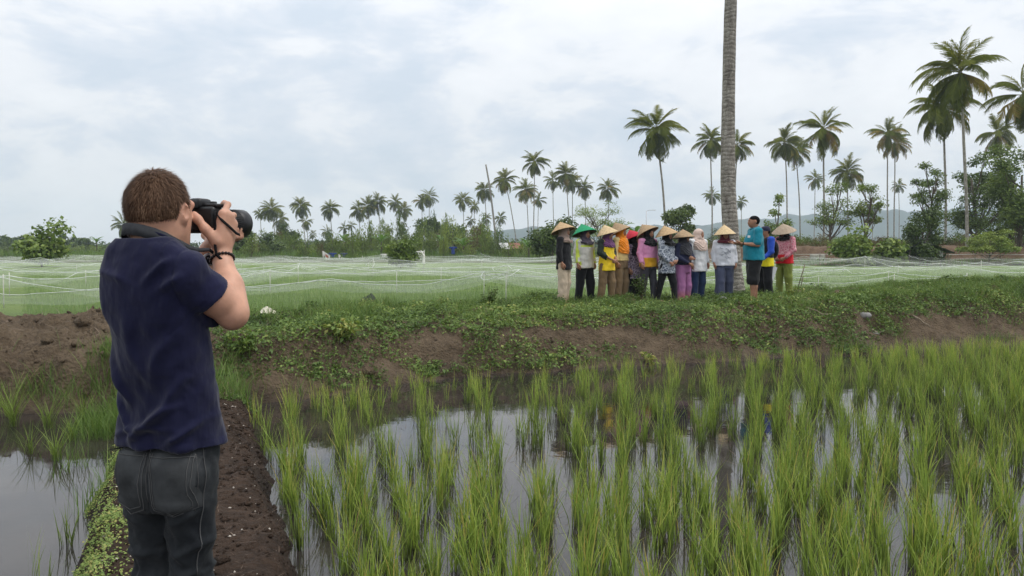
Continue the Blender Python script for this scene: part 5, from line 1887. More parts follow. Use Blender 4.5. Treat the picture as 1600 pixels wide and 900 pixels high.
ringm = t.math('MULTIPLY', t.ramp(wv, [(0.70, (0, 0, 0)), (0.97, (1, 1, 1))]), t.ramp(t.noise(4, 5, 0.7, t.vec((1, 1, 2.2))), [(0.38, (0, 0, 0)), (0.62, (.6, .6, .6))]))
c = t.mix(ringm, c, (0.05, 0.042, 0.034))
c = t.mix(t.ramp(t.noise(1.3, 6, 0.7, t.vec((2, 2, 1))), [(0.52, (0, 0, 0)), (0.66, (.55, .55, .55))]), c, (0.115, 0.10, 0.082))
M["palm_bark"] = t.done(t.principled(c, 0.9, 0.15, t.bump(t.math('ADD', t.math('MULTIPLY', wv, -0.25), fine), 1.0, 0.03)))
M["coconut"] = m_plain("green_coconut", (0.10, 0.105, 0.03), 0.6, 0.3, 0.4, 6)


def frond_mesh(seed, L, droop, var, npair=36, gap=.0, wilt=.5, fan=1.0):
    """one pinnate leaf along +X, its stalk drooping by `droop`"""
    r = np.random.default_rng(seed)
    t_ = np.linspace(0, 1, 12)
    ang = .0 - droop * t_ ** 1.6
    dx = np.cumsum(np.cos(ang)) / 12 * L; dz = np.cumsum(np.sin(ang)) / 12 * L
    side = r.normal(0, .05) * L
    c = np.stack([np.r_[0, dx], side * np.r_[0, t_] ** 2, np.r_[0, dz]], 1)
    mb = MB()
    mb.tube(c, np.linspace(.045, .008, 13) * L / 4.3, 4, var=min(1, var + .12))
    u = np.linspace(.10, .995, npair) + r.normal(0, .004, npair); u = np.clip(u, .08, 1)
    P_ = np.stack([np.interp(u, np.r_[0, t_], c[:, i]) for i in range(3)], 1)
    T_ = np.gradient(P_, axis=0); T_ /= np.linalg.norm(T_, axis=1)[:, None]
    Vs, Qs, vs, n = [], [], [], 0
    for sg in (-1, 1):
        ln = L * .235 * np.interp(u, [.08, .3, .6, 1], [.55, 1.05, .95, .40]) * r.uniform(.85, 1.12, npair) * (r.random(npair) > gap)
        S_ = np.array([0, sg, 0])
        d = S_[None] * .85 * fan + T_ * .60 + np.array([0, 0, 1.0]) * (.22 - wilt * .75 + r.normal(0, .10, npair))[:, None]
        d /= np.linalg.norm(d, axis=1)[:, None]
        tip = P_ + d * ln[:, None] + np.array([0, 0, -1.0]) * (ln * (.12 + wilt * .42))[:, None]
        mid = P_ + d * (ln * .5)[:, None] + np.array([0, 0, -1.0]) * (ln * wilt * .08)[:, None]
        w = np.cross(d, np.array([0, 0, 1.0])); w /= np.linalg.norm(w, axis=1)[:, None] + 1e-9
        w = T_ * .75 + w * .25
        wd = (.056 * L / 4.3 * r.uniform(.8, 1.2, npair))[:, None]
        Vs.append(np.stack([P_ - T_ * wd * 1.15, tip - w * wd * .22 + (mid - (P_ + tip) / 2) * .6, tip + w * wd * .22, P_ + T_ * wd * 1.15], 1).reshape(-1, 3))
        Qs.append(np.arange(npair * 4).reshape(-1, 4) + n); n += npair * 4
        vs.append(np.repeat(np.clip(var + r.normal(0, .07, npair), 0, 1), 4))
    mb.add(np.concatenate(Vs), np.concatenate(Qs), None, 0, np.concatenate(vs))
    return mb.mesh("frond", [M["frond"]], smooth=False)


FR = {"up": [frond_mesh(k, 3.7, .75, .50, 34, .02, .35) for k in (1, 2)],
      "mid": [frond_mesh(10 + k, 4.3, 1.15 + .14 * k, .40, 36, .03, .85) for k in range(4)],
      "low": [frond_mesh(20 + k, 4.2, 1.2 + .12 * k, .33, 34, .05, 1.15) for k in range(3)],
      "yel": [frond_mesh(30 + k, 4.2, 1.10, .86, 30, .08, .8) for k in range(2)],
      "dead": [frond_mesh(40 + k, 3.4, .55, .99, 26, .3, 1.2, .5) for k in range(2)]}


def trunk_mesh(H, bend, r0, r1, seg=10, n=26, knob=0.0, seed=0):
    """ringed tapering trunk from the origin to height H, bowing sideways by `bend` (x, y) at the top"""
    r = np.random.default_rng(seed)
    u = np.linspace(0, 1, n)
    w = u ** 1.5
    pts = np.stack([bend[0] * w, bend[1] * w, H * u], 1)
    pts[:, :2] += .004 * H * np.stack([np.sin(u * 5 + seed), np.cos(u * 4 + seed)], 1) * np.sin(u * pi)[:, None]
    rad = np.interp(u, [0, .03, .09, 1], [r0 * 1.6, r0 * 1.2, r0, r1]) * (1 + knob * r.normal(0, 1, n))
    mb = MB().tube(pts, rad, seg)
    return mb.mesh("trunk", [M["palm_bark"]]), pts[-1]


def palm(label, px, py, span, base_px=None, base_z=None, n=20, yel=0, dead=2, seed=0, lean_all=0, group="coconut palms beyond the netted field", dist=None, coco=True):
    """px, py: crown heart in the photo; span: crown width in photo pixels"""
    r = np.random.default_rng(seed * 7 + int(px))
    D = dist or 8.4 * F_PX / span
    D = min(D, 300)
    sc = span * D / F_PX / 8.4
    top = P(px, py, D)
    bx = top[0] if base_px is None else (base_px - CX) / F_PX * D
    zb = float(land(np.array([bx]), np.array([D]), False)[0]) - .1
    H = top[2] - zb
    root = tag(empty("coconut_palm", (bx, D, zb), 0), label, "palm", group)
    me, tip = trunk_mesh(H, (top[0] - bx, 0), .155 * (.75 + .25 * sc), .105 * (.75 + .25 * sc), seed=seed)
    ob("trunk", me, root)
    hd_ = Vector(tip)
    k = 0
    ga = 2.39996
    a0 = r.uniform(0, 6.28)
    n = int(n * 1.45)
    for i in range(n):
        u = i / (n - 1)
        el = radians(80 - 128 * u ** .90 + r.normal(0, 12))
        kind = "up" if u < .22 else "mid" if u < .62 else "low"
        if yel and u > .45 and r.random() < yel: kind = "yel"
        me = FR[kind][r.integers(len(FR[kind]))]
        az = a0 + i * ga + r.normal(0, .38)
        f = ob("frond", me, root, hd_ + Vector((0, 0, .15 - .4 * u)), (r.normal(0, .25), -el, az), sc * r.uniform(.78, 1.12))
        f.rotation_mode = 'XYZ'
    for i in range(dead):
        f = ob("dead_frond", FR["dead"][i % 2], root, hd_ + Vector((0, 0, -.3)), (r.normal(0, .3), radians(r.uniform(62, 84)), r.uniform(0, 6.28)), sc * r.uniform(.7, .95))
    if coco and span > 38:
        mb = MB()
        for i in range(9):
            a = r.uniform(0, 6.28)
            T4 = np.eye(4); T4[:3, 3] = (cos(a) * .28 * sc, sin(a) * .28 * sc, -r.uniform(.25, .75) * sc)
            th = np.linspace(-pi / 2, pi / 2, 6)
            mb.lathe(np.stack([np.maximum(.13 * sc * np.cos(th), 1e-4), .16 * sc * np.sin(th)], 1), 7, T4)
        mb.build("coconuts", [M["coconut"]], root, loc=tuple(hd_))
    return root


# the one whose bare trunk crosses the picture, on the bank behind the people; its crown is above the frame
D0 = 18.3
b0 = P(1151, 440, D0); zb0 = float(land(np.array([b0[0]]), np.array([D0]))[0]) - .15
root = tag(empty("coconut_palm", (b0[0], D0, zb0)), "huge bare palm trunk rising out of the frame right behind the maroon headscarf", "palm", "coconut palms on the bank")
H0 = 14.5
u = np.linspace(0, 1, 90)
zz_ = u * H0
pxs = [P(1151, 440, D0)[0], P(1139, 340, D0)[0], P(1138, 250, D0)[0], P(1141, 90, D0)[0], P(1144, -20, D0)[0]]
zs_ = [P(1151, 440, D0)[2] - zb0, P(1139, 340, D0)[2] - zb0, P(1138, 250, D0)[2] - zb0, P(1141, 90, D0)[2] - zb0, P(1144, -20, D0)[2] - zb0]
xs_ = np.interp(zz_, zs_ + [H0], pxs + [pxs[-1] + .35]) - b0[0]
xs_ = np.convolve(np.pad(xs_, 6, mode='edge'), np.ones(13) / 13, 'valid')
rr_ = np.random.default_rng(4)
rad = np.interp(zz_, [0, .25, .8, 2.0, 5, H0], [.30, .215, .178, .178, .145, .115]) * (1 + .012 * rr_.normal(0, 1, 90))
MB().tube(np.stack([xs_, .1 * np.sin(u * 3), zz_], 1), rad, 20).build("trunk", [M["palm_bark"]], root)
tipv = Vector((xs_[-1], .02, H0))
for i in range(20):
    u_ = i / 19
    kind = "up" if u_ < .22 else "mid" if u_ < .62 else "low"
    ob("frond", FR[kind][i % len(FR[kind])], root, tipv, (0, -radians(80 - 112 * u_), i * 2.4), .95)

PG = "coconut palms beyond the netted field"
FARROW = "small far coconut palm in the long row left of centre"
LP = "coconut palms of the far left row"
palms = [
    # label, px, py, span, base px, fronds, yellow, group
    ("coconut palm half hidden by the photographer's head and shoulder", 192, 352, 46, None, 18, 0, PG),
    ("slim coconut palm rising over the front of the camera lens", 381, 341, 26, 388, 16, 0, PG),
    (FARROW, 406, 334, 24, 410, 16, 0, LP), ("dense double-crowned palm, tallest of those right of the lens", 424, 327, 44, 432, 24, 0, PG),
    (FARROW, 438, 343, 36, 436, 20, 0, LP), ("thick-crowned tall palm over the dark round tree", 470, 322, 40, 478, 26, 0, PG), (FARROW, 478, 346, 30, 483, 18, 0, LP),
    ("tall full palm standing alone above the white flag", 515, 326, 38, 521, 26, 0, PG), (FARROW, 511, 362, 24, 511, 16, 0, LP), (FARROW, 488, 366, 20, 490, 14, 0, LP), (FARROW, 538, 356, 24, 537, 16, 0, LP),
    ("brownish palm at the left of the cluster of four crowns", 561, 328, 38, 563, 22, .2, PG), ("palm with hanging dead fronds in the middle of the four crowns", 575, 322, 40, 580, 24, .1, PG),
    ("tallest palm of the cluster of four crowns", 590, 316, 40, 597, 22, 0, PG), (FARROW, 549, 352, 20, 549, 14, 0, LP), (FARROW, 607, 358, 22, 607, 14, 0, LP),
    ("left palm of the pair above the little field tree", 618, 316, 34, 622, 20, 0, PG), ("right palm of the pair above the little field tree", 631, 328, 36, 632, 22, 0, PG), (FARROW, 630, 354, 18, 629, 14, 0, LP),
    ("shorter yellowing palm of the thin pair over the round treetop", 659, 314, 32, 661, 17, .3, PG), ("taller palm of the thin pair over the round treetop", 671, 307, 36, 671, 18, .1, PG),
    ("dark palm left of the bare leaning pole trunk", 723, 313, 36, 726, 22, 0, PG), (FARROW + " behind the dark one", 741, 322, 26, 741, 16, 0, LP + " middle"), (FARROW + " behind the dark one", 735, 344, 22, 737, 14, 0, LP + " middle"),
    ("palm whose crown meets the bare leaning pole trunk", 757, 297, 42, 762, 20, 0, PG), ("low small palm just left of the hut roof", 760, 341, 22, 758, 16, 0, PG), ("low small palm just above the hut roof", 782, 340, 26, 781, 16, 0, PG),
    ("palm leaning left with its trunk slanting down behind the hut", 788, 281, 48, 808, 24, .15, PG), ("tall straight palm highest of the middle group", 835, 253, 50, 834, 22, 0, PG),
    ("yellow-brown full palm beside the tall straight one", 822, 296, 44, 826, 26, .5, PG), (FARROW + " under the tall straight one", 842, 312, 30, 839, 18, .2, PG + " low"),
    ("thin palm left of the dense dark pair of crowns", 864, 282, 38, 865, 16, .1, PG), ("dense dark palm over the tan cone hat", 884, 272, 46, 891, 28, .1, PG), ("second dense palm leaning behind the dark one", 894, 284, 40, 895, 24, .3, PG),
    ("bright yellow-green palm between the dense pair and the lone one", 913, 292, 40, 916, 20, .4, PG), ("lone yellow-green palm over the pale cone hat", 950, 294, 44, 950, 22, .35, PG),
    ("tall palm with wide spread crown over the pink jacket", 1025, 202, 98, 1040, 24, 0, PG), ("tall palm left of the huge bare trunk", 1110, 219, 66, 1112, 22, .1, PG), ("palm crown peeping out right of the huge bare trunk", 1152, 226, 62, 1146, 20, .35, PG),
    ("low palm below the tall one left of the huge trunk", 1113, 305, 34, 1113, 20, 0, PG), ("low palm to the right of the huge trunk, over the teal shirt", 1158, 315, 26, 1158, 18, 0, PG),
    ("left palm of the close pair right of the huge trunk", 1226, 222, 66, 1230, 24, .1, PG), ("right brownish palm of the close pair right of the huge trunk", 1243, 234, 60, 1250, 20, .45, PG),
    ("smaller leaning palm between the close pair and the wide one", 1274, 280, 38, 1271, 18, .2, PG), ("wide feathery palm with arching fronds and pale trunk", 1287, 202, 88, 1286, 20, .2, PG),
    ("full medium palm above the broadleaf shrub pair", 1324, 268, 62, 1324, 24, .1, PG), ("yellow palm, taller of the yellowing pair", 1386, 208, 66, 1386, 22, .75, PG), ("drooping brown palm of the yellowing pair", 1398, 222, 58, 1396, 22, .6, PG),
    ("small pale palm beneath the yellowing pair", 1404, 290, 28, 1404, 16, .3, PG), ("short young palm at the foot of the yellowing pair", 1364, 320, 34, 1362, 16, 0, PG),
    ("great palm with heavy drooping crown behind the tallest one", 1474, 168, 110, 1476, 28, .3, PG), ("tallest great palm on the right with long pale trunk", 1501, 112, 142, 1510, 26, .15, PG),
    ("palm with hanging nuts right of the tallest trunk", 1558, 208, 70, 1560, 20, .2, PG), ("great palm cut by the right edge of the photo", 1600, 148, 118, 1622, 24, .15, PG),
]
for i, (lab, px, py, span, bp, n, ye, gr) in enumerate(palms):
    palm(lab, px, py, span, bp, None, n, ye, 3 if span > 60 else 2, seed=i + 1, group=gr)
# a palm that lost its crown
D1 = 215.0
top = P(759, 257, D1); bot = P(776, 395, D1)
root = tag(empty("dead_palm_trunk", (bot[0], D1, .4)), "bare leaning palm trunk that has lost its crown", "palm trunk")
me, _ = trunk_mesh(top[2] - .4, (top[0] - bot[0], 0), .30, .22, seed=3)
ob("trunk", me, root)


# ------------------------------------------------------------------ broadleaf trees, shrubs, bananas
M["bark"] = m_plain("grey_brown_bark", (0.13, 0.105, 0.08), 0.9, 0.15, 0.4, 9, 0.8, 30, 0.02)
M["leaf_dark"] = m_leaf("dark_leaf", None, None, .25, .45, [(0.0, (0.034, 0.055, 0.015)), (0.5, (0.085, 0.130, 0.030)), (1.0, (0.20, 0.26, 0.06))], .2, .3)
M["leaf_mid"] = m_leaf("green_leaf", None, None, .28, .5, [(0.0, (0.055, 0.090, 0.022)), (0.5, (0.15, 0.22, 0.045)), (1.0, (0.32, 0.38, 0.085))], .25, .3)
M["leaf_dry"] = m_leaf("dry_brush", None, None, .2, .8, [(0.0, (0.07, 0.052, 0.028)), (0.5, (0.15, 0.115, 0.06)), (1.0, (0.22, 0.20, 0.10))], .2, .1)


def limbs(r, H, spread, crown0, nl):
    """trunk and limbs as tubes; returns MB and limb tips"""
    mb = MB(); tips = []
    tr = spline([(0, 0, -.1), (r.normal(0, .03) * H, r.normal(0, .03) * H, H * crown0 * .6), (r.normal(0, .05) * H, r.normal(0, .05) * H, H * .72)], 12)
    mb.tube(tr, np.linspace(.035, .012, len(tr)) * H ** .85, 7)
    for i in range(nl):
        s0 = tr[int(np.clip(r.normal(.62, .2), .25, .98) * (len(tr) - 1))]
        a = i * 2.4 + r.normal(0, .3); l_ = spread * r.uniform(.45, .95)
        e = np.array([cos(a) * l_, sin(a) * l_, np.clip(s0[2] + r.uniform(.05, .45) * H, H * crown0, H * .95)])
        q = spline([s0, (s0 + e) / 2 + (0, 0, -.04 * H), e], 8)
        mb.tube(q, np.linspace(.013, .004, len(q)) * H ** .85, 5)
        tips.append(e)
        for _ in range(2):
            e2 = e + r.normal(0, .16, 3) * spread; e2[2] = np.clip(e2[2], H * crown0, H)
            mb.tube(np.array([q[len(q) // 2], (q[len(q) // 2] + e2) / 2 + (0, 0, .02 * H), e2]), [.006 * H ** .85, .004 * H ** .85, .002 * H ** .85], 4)
            tips.append(e2)
    tips.append(tr[-1] + (0, 0, .16 * H))
    return mb, np.array(tips)


def crown_leaves(r, tips, n, size, clump, H, flat=.7, low=0, ratio=.5, mean=.45):
    k = r.integers(len(tips), size=n)
    dir_ = r.normal(0, 1, (n, 3)); dir_ /= np.linalg.norm(dir_, axis=1)[:, None]
    rad = r.random(n) ** .45
    cs = clump * r.uniform(.65, 1.3, len(tips))
    p = tips[k] + dir_ * (rad * cs[k])[:, None] * np.array([1, 1, flat])
    p[:, 2] = np.maximum(p[:, 2], low)
    nv = dir_ * .5 + r.normal(0, .5, (n, 3)); nv[:, 2] += .65
    hue = r.normal(mean, .10, len(tips))[k] + r.normal(0, .10, n)
    V, Q = leaves(p, r.uniform(.7, 1.3, n) * size, nv, ratio, r)
    return V, Q, np.clip(np.repeat(hue, 4), 0, 1)


def tree(name, label, px, base_y, D, w_px, h_px, nleaf=2600, leaf=.22, mat="leaf_mid", crown0=.35, nl=9, flat=.7, clump=.24, cat="tree", group=None, seed=1, ratio=.5, mean=.45, zadd=0):
    r = np.random.default_rng(seed * 31 + int(px))
    x = (px - CX) / F_PX * D
    H, spread = h_px * D / F_PX, w_px * D / F_PX / 2
    zb = float(land(np.array([x]), np.array([D]), False)[0]) + zadd
    root = tag(empty(name, (x, D, zb), 0), label, cat, group)
    mb, tips = limbs(r, H, spread * .85, crown0, nl)
    mb.build("trunk", [M["bark"]], root)
    V, Q, v = crown_leaves(r, tips, nleaf, leaf, clump * min(spread * 2, H * 1.3), H, flat, H * crown0 * .5, ratio, mean)
    ob("crown", mesh_np("crown", V, [Q], [M[mat]], {"var": v}), root)
    return root


tree("broadleaf_tree", "round large-leaved tree alone at the edge of the net field far left", 66, 424, 62, 64, 62, 2400, .34, "leaf_mid", .26, 12, .8, .26, ratio=.75, seed=2, mean=.42)
tree("small_tree", "little bushy tree growing out of the net in mid field", 627, 416, 58, 44, 40, 1500, .26, "leaf_mid", .20, 10, .8, .26, ratio=.6, seed=3, mean=.55)
tree("broadleaf_tree", "round clumpy treetop standing above the scrub behind the thin palm pair", 672, 398, 170, 46, 58, 3200, .55, "leaf_dark", .55, 10, .8, .20, seed=4, mean=.5)
tree("broadleaf_tree", "dark rounded tree below the thick-crowned palm on the left", 447, 402, 150, 32, 50, 2600, .5, "leaf_dark", .25, 9, .9, .24, seed=5)
tree("broadleaf_tree", "dark spreading tree behind the tan cone hat", 862, 402, 80, 72, 64, 4200, .36, "leaf_dark", .35, 12, .75, .22, seed=6, mean=.4)
tree("feathery_tree", "pale feathery tree behind the green and pale cone hats", 935, 400, 95, 84, 92, 3600, .26, "leaf_mid", .45, 14, .45, .17, ratio=.3, seed=7, mean=.75)
tree("broadleaf_tree", "dark leafy tree behind the pink jacket and grey tunic", 1060, 398, 85, 58, 76, 3000, .36, "leaf_dark", .5, 11, .7, .19, seed=8, mean=.5)
tree("bushy_tree", "dense dark bushy tree standing over the little shelter", 1440, 392, 66, 62, 82, 6500, .26, "leaf_dark", .18, 16, .8, .24, seed=9, mean=.4)
tree("broadleaf_tree", "tall green tree filling the right edge below the cut palm", 1588, 396, 74, 90, 180, 13000, .28, "leaf_mid", .2, 26, .7, .20, seed=10, mean=.45)
tree("broadleaf_tree", "loose layered tree between the two great palms on the right", 1530, 396, 84, 84, 150, 8000, .28, "leaf_mid", .25, 24, .6, .20, seed=11, mean=.4)
tree("umbrella_tree", "low spreading light green tree at the far right", 1545, 398, 68, 100, 56, 3600, .22, "leaf_mid", .45, 14, .35, .17, seed=12, mean=.78)
tree("thin_tree", "thin open young tree over the grey cone hat", 1213, 396, 72, 50, 104, 2000, .24, "leaf_mid", .3, 16, .7, .18, seed=13, ratio=.6)
tree("thin_tree", "bare-branched thin tree beside the full medium palm", 1300, 396, 80, 66, 100, 2400, .22, "leaf_mid", .4, 16, .5, .20, seed=14, ratio=.5)
tree("thin_tree", "sparse wispy tree left of the yellowing palm pair", 1352, 396, 80, 50, 108, 2200, .22, "leaf_mid", .4, 15, .5, .20, seed=15, ratio=.5)
tree("thin_tree", "layered sparse tree left of the great drooping palm", 1452, 396, 80, 60, 132, 3600, .24, "leaf_mid", .35, 18, .5, .19, seed=16, mean=.4)
tree("broadleaf_shrub", "taller big-leaved shrub at the net's far edge", 1329, 404, 64, 58, 62, 2300, .36, "leaf_mid", .08, 13, .9, .24, cat="shrub", seed=17, ratio=.75, mean=.42)
tree("broadleaf_shrub", "lower rounded big-leaved shrub at the net's far edge", 1386, 404, 64, 56, 40, 1900, .36, "leaf_mid", .08, 12, .9, .26, cat="shrub", seed=18, ratio=.75, mean=.5)
tree("dark_bush", "dark bush of drooping leaves left of the white flag", 424, 404, 120, 40, 34, 2200, .55, "leaf_dark", .1, 10, .9, .24, cat="shrub", seed=19, ratio=.3)
tree("rounded_tree", "rounded bushy tree between the scrub and the hut", 706, 398, 150, 44, 44, 2600, .5, "leaf_mid", .2, 10, .9, .24, seed=20, mean=.4)
tree("rounded_tree", "bright green tree just left of the hut", 742, 402, 140, 44, 40, 2600, .45, "leaf_mid", .2, 10, .9, .24, seed=21, mean=.65)
tree("rounded_tree", "low spreading tree behind the raised camera hand", 378, 402, 110, 44, 40, 1500, .42, "leaf_dark", .35, 9, .6, .2, seed=22)
tree("flat_topped_tree", "flat-topped dark tree at the far left edge", 8, 396, 230, 70, 26, 1500, .9, "leaf_dark", .55, 9, .35, .2, seed=23)
tree("flat_topped_tree", "long dark tree behind the left net field", 118, 396, 230, 80, 24, 1800, .9, "leaf_dark", .3, 10, .5, .2, seed=24)

# shrubs of the scrub line: countable but alike, so a handful of shapes is copied along it
shr = []
for k in range(7):
    r = np.random.default_rng(500 + k)
    mb, tips = limbs(r, 1.0, .75, .12, 8)
    V, Q, v = crown_leaves(r, tips, 650, .13, .34, 1.0, .9, .03, .5, .45 + .11 * (k % 4))
    dry = k >= 5
    shr.append((mb.mesh("stem", [M["bark"]]), mesh_np("foliage", V, [Q], [M["leaf_dry" if dry else ("leaf_dark" if k % 3 == 0 else "leaf_mid")]], {"var": v})))


def shrub(px, D, w_px, h_px, k, label, group):
    x = (px - CX) / F_PX * D
    zb = float(land(np.array([x]), np.array([D]), False)[0]) - .05
    root = tag(empty("shrub", (x, D, zb), random.uniform(0, 6.28)), label, "shrub", group)
    s_, h_ = w_px * D / F_PX / 1.9, h_px * D / F_PX
    ob("stem", shr[k][0], root); ob("foliage", shr[k][1], root)
    root.scale = (s_, s_, h_)


r = np.random.default_rng(77)
for px in np.arange(345, 880, 6.5):
    D = r.uniform(98, 150)
    h = np.interp(px, [345, 400, 470, 540, 580, 680, 760, 800, 880], [28, 34, 30, 28, 46, 52, 46, 28, 36]) * r.uniform(.6, 1.3)
    shrub(px + r.normal(0, 3), D, r.uniform(16, 34), h, int(r.choice([0, 1, 2, 3, 4, 5, 6], p=[.14, .24, .22, .14, .20, .03, .03])), "leafy shrub in the scrub line behind the left netted field", "shrubs of the left scrub line")
for px in np.arange(900, 1190, 11.0):
    shrub(px + r.normal(0, 3), r.uniform(85, 120), r.uniform(22, 40), r.uniform(12, 26), int(r.integers(7)), "shrub seen between and behind the standing people", "shrubs behind the people")
for px in np.arange(1180, 1640, 8.5):
    D = r.uniform(77, 110)
    shrub(px + r.normal(0, 3), D, r.uniform(24, 50), r.uniform(10, 24), int(r.choice([0, 1, 3, 4, 5, 6], p=[.12, .16, .16, .14, .22, .2])), "shrub or dry brush on the red bank at right", "shrubs on the red bank")
for px in np.arange(-10, 175, 13.0):
    shrub(px + r.normal(0, 3), r.uniform(150, 220), r.uniform(16, 30), r.uniform(8, 15), int(r.integers(5)), "shrub along the far edge of the left field", "shrubs far left")

# far wood: one mass
r = np.random.default_rng(9)
tp = []
for px in np.arange(-300, 2000, 5.0):
    D = r.uniform(300, 430); x = (px - CX) / F_PX * D
    h = np.interp(px, [-300, 0, 300, 470, 620, 860, 960, 1160, 1300, 1500, 1900], [16, 13, 10, 12, 16, 14, 12, 10, 10, 14, 16]) * r.uniform(.5, 1.25) * D / F_PX
    for _ in range(5): tp.append((x + r.normal(0, 2.5), D + r.normal(0, 3), .6 + h * r.uniform(.25, .95)))
tp = np.array(tp)
n = 42000
k = r.integers(len(tp), size=n)
p = tp[k] + r.normal(0, 1.0, (n, 3)) * (1.7, 1.7, 1.0); p[:, 2] = np.maximum(p[:, 2], .5)
V, Q = leaves(p, r.uniform(.7, 1.7, n), r.normal(0, .7, (n, 3)) + (0, 0, .6), .7, r)
tag(ob("far_wood", mesh_np("far_wood", V, [Q], [M["leaf_dark"]], {"var": np.clip(np.repeat(r.normal(.4, .15, len(tp))[k] + r.normal(0, .1, n), 4), 0, 1)})), kind="stuff")

# tall grass and weeds between the shrubs and along the field's far edge
def rough_grass(name, xr, yr, n, h, mat, hue=.45):
    x = rng.uniform(*xr, n); y = rng.uniform(*yr, n); z = land(x, y, False)
    ok = fbm(x * .22, y * .22, oct=3) > -.35
    b = np.stack([x, y, z], 1)[ok]; m_ = len(b)
    V, Q, al, idn = blades(b, rng.uniform(*h, m_), rng.uniform(.2, .8, m_), rng.uniform(0, 6.28, m_), rng.uniform(.04, .09, m_), 2)
    tag(ob(name, mesh_np(name, V, [Q], [M[mat]], {"var": np.clip((hue + .25 * fbm(b[:, 0] * .15, b[:, 1] * .15, oct=3))[idn] + rng.normal(0, .1, m_)[idn], 0, 1)})), kind="stuff")


rough_grass("rough_grass", (-95, 18), (90, 135), 26000, (.3, 1.0), "grass", .5)
rough_grass("dry_rough_grass", (18, 75), (76, 105), 14000, (.3, .9), "leaf_dry", .5)
rough_grass("green_rough_grass", (12, 75), (64, 71), 6000, (.3, .8), "grass", .55)

# bananas: a stem and a few big torn leaves each
M["banana"] = m_leaf("banana_leaf", None, None, .45, .4, [(0.0, (0.05, 0.10, 0.02)), (0.6, (0.12, 0.23, 0.05)), (1.0, (0.32, 0.26, 0.07))], .25, .4)


def banana_leaf(seed, L):
    r = np.random.default_rng(seed)
    n = 10; t_ = np.linspace(0, 1, n)
    el = .9 - 1.5 * t_ ** 1.4
    c = np.stack([np.cumsum(np.cos(el)), np.zeros(n), np.cumsum(np.sin(el))], 1) * L / n
    w = L * .13 * np.interp(t_, [0, .15, .5, .85, 1], [.08, .5, 1, .8, .05])
    V, Q = [], []
    for sg in (-1, 1):
        for i in range(n - 1):
            k = len(V)
            o = np.array([0, sg, -.35])
            V += [c[i], c[i + 1], c[i + 1] + o * w[i + 1] * r.uniform(.85, 1), c[i] + o * w[i] * r.uniform(.7, 1)]
            Q.append([k, k + 1, k + 2, k + 3])
    return mesh_np("leaf", np.array(V), [np.array(Q)], [M["banana"]], {"var": np.full(len(V), .45 + .2 * r.random())}, smooth=False)


BL = [banana_leaf(k, 2.4) for k in range(4)]
for i, (px, D, h, lab) in enumerate(((688, 128, 2.2, "banana plant in front of the scrub below the round treetop"), (540, 110, 2.0, "banana plant right of the white flag"), (968, 92, 3.4, "banana plant whose leaves stand above the brown cone hats"),
                                     (992, 90, 3.0, "yellowing banana plant left of the pink jacket's hat"), (596, 112, 2.0, "banana plant behind the little tree in mid field"), (152, 170, 2.6, "pale banana plant by the photographer's left shoulder"),
                                     (826, 96, 1.6, "low banana plant to the right of the hut"), (724, 105, 1.5, "low banana plant near the blue-clad scarecrow"))):
    x = (px - CX) / F_PX * D; zb = float(land(np.array([x]), np.array([D]), False)[0])
    root = tag(empty("banana_plant", (x, D, zb)), lab, "banana plant")
    MB().tube([(0, 0, -.1), (.03, 0, h * .5), (.0, .02, h)], [.16, .13, .08], 8).build("stem", [M["stem"]], root)
    for k in range(8):
        ob("leaf", BL[k % 4], root, (0, 0, h * (.8 + .025 * k)), (0, -.35 + .1 * (k % 3), k * 2.4 + i), .8 + .06 * (k % 4))

# ------------------------------------------------------------------ nets over the seedling field
def m_net(name, col, alpha):
    t = NT(name)
    pos = t.n("ShaderNodeNewGeometry").outputs["Position"]
    f = t.noise(.9, 6, 0.6, pos)
    fac = t.math('MULTIPLY', t.ramp(f, [(0.3, (.75, .75, .75)), (0.7, (1.2, 1.2, 1.2))]), alpha, clamp=True)
    d = t.n("ShaderNodeBsdfDiffuse"); d.inputs[0].default_value = (*col, 1)
    tr = t.n("ShaderNodeBsdfTranslucent"); tr.inputs[0].default_value = (*col, 1)
    m1 = t.n("ShaderNodeMixShader"); m1.inputs[0].default_value = .45
    t.l(d.outputs[0], m1.inputs[1]); t.l(tr.outputs[0], m1.inputs[2])
    tp_ = t.n("ShaderNodeBsdfTransparent")
    ms = t.n("ShaderNodeMixShader"); t.l(fac, ms.inputs[0])
    t.l(tp_.outputs[0], ms.inputs[1]); t.l(m1.outputs[0], ms.inputs[2])
    return t.done(ms.outputs[0])


M["net"] = m_net("white_bird_net", (0.80, 0.82, 0.80), 0.056)
M["net_dark"] = m_net("grey_bird_net", (0.10, 0.105, 0.115), 0.62)
M["cord"] = m_plain("white_net_cord", (0.72, 0.74, 0.72), 0.8, 0.2, 0.1)
M["pole"] = m_plain("pale_stake", (0.55, 0.54, 0.48), 0.8, 0.2, 0.2, 5)


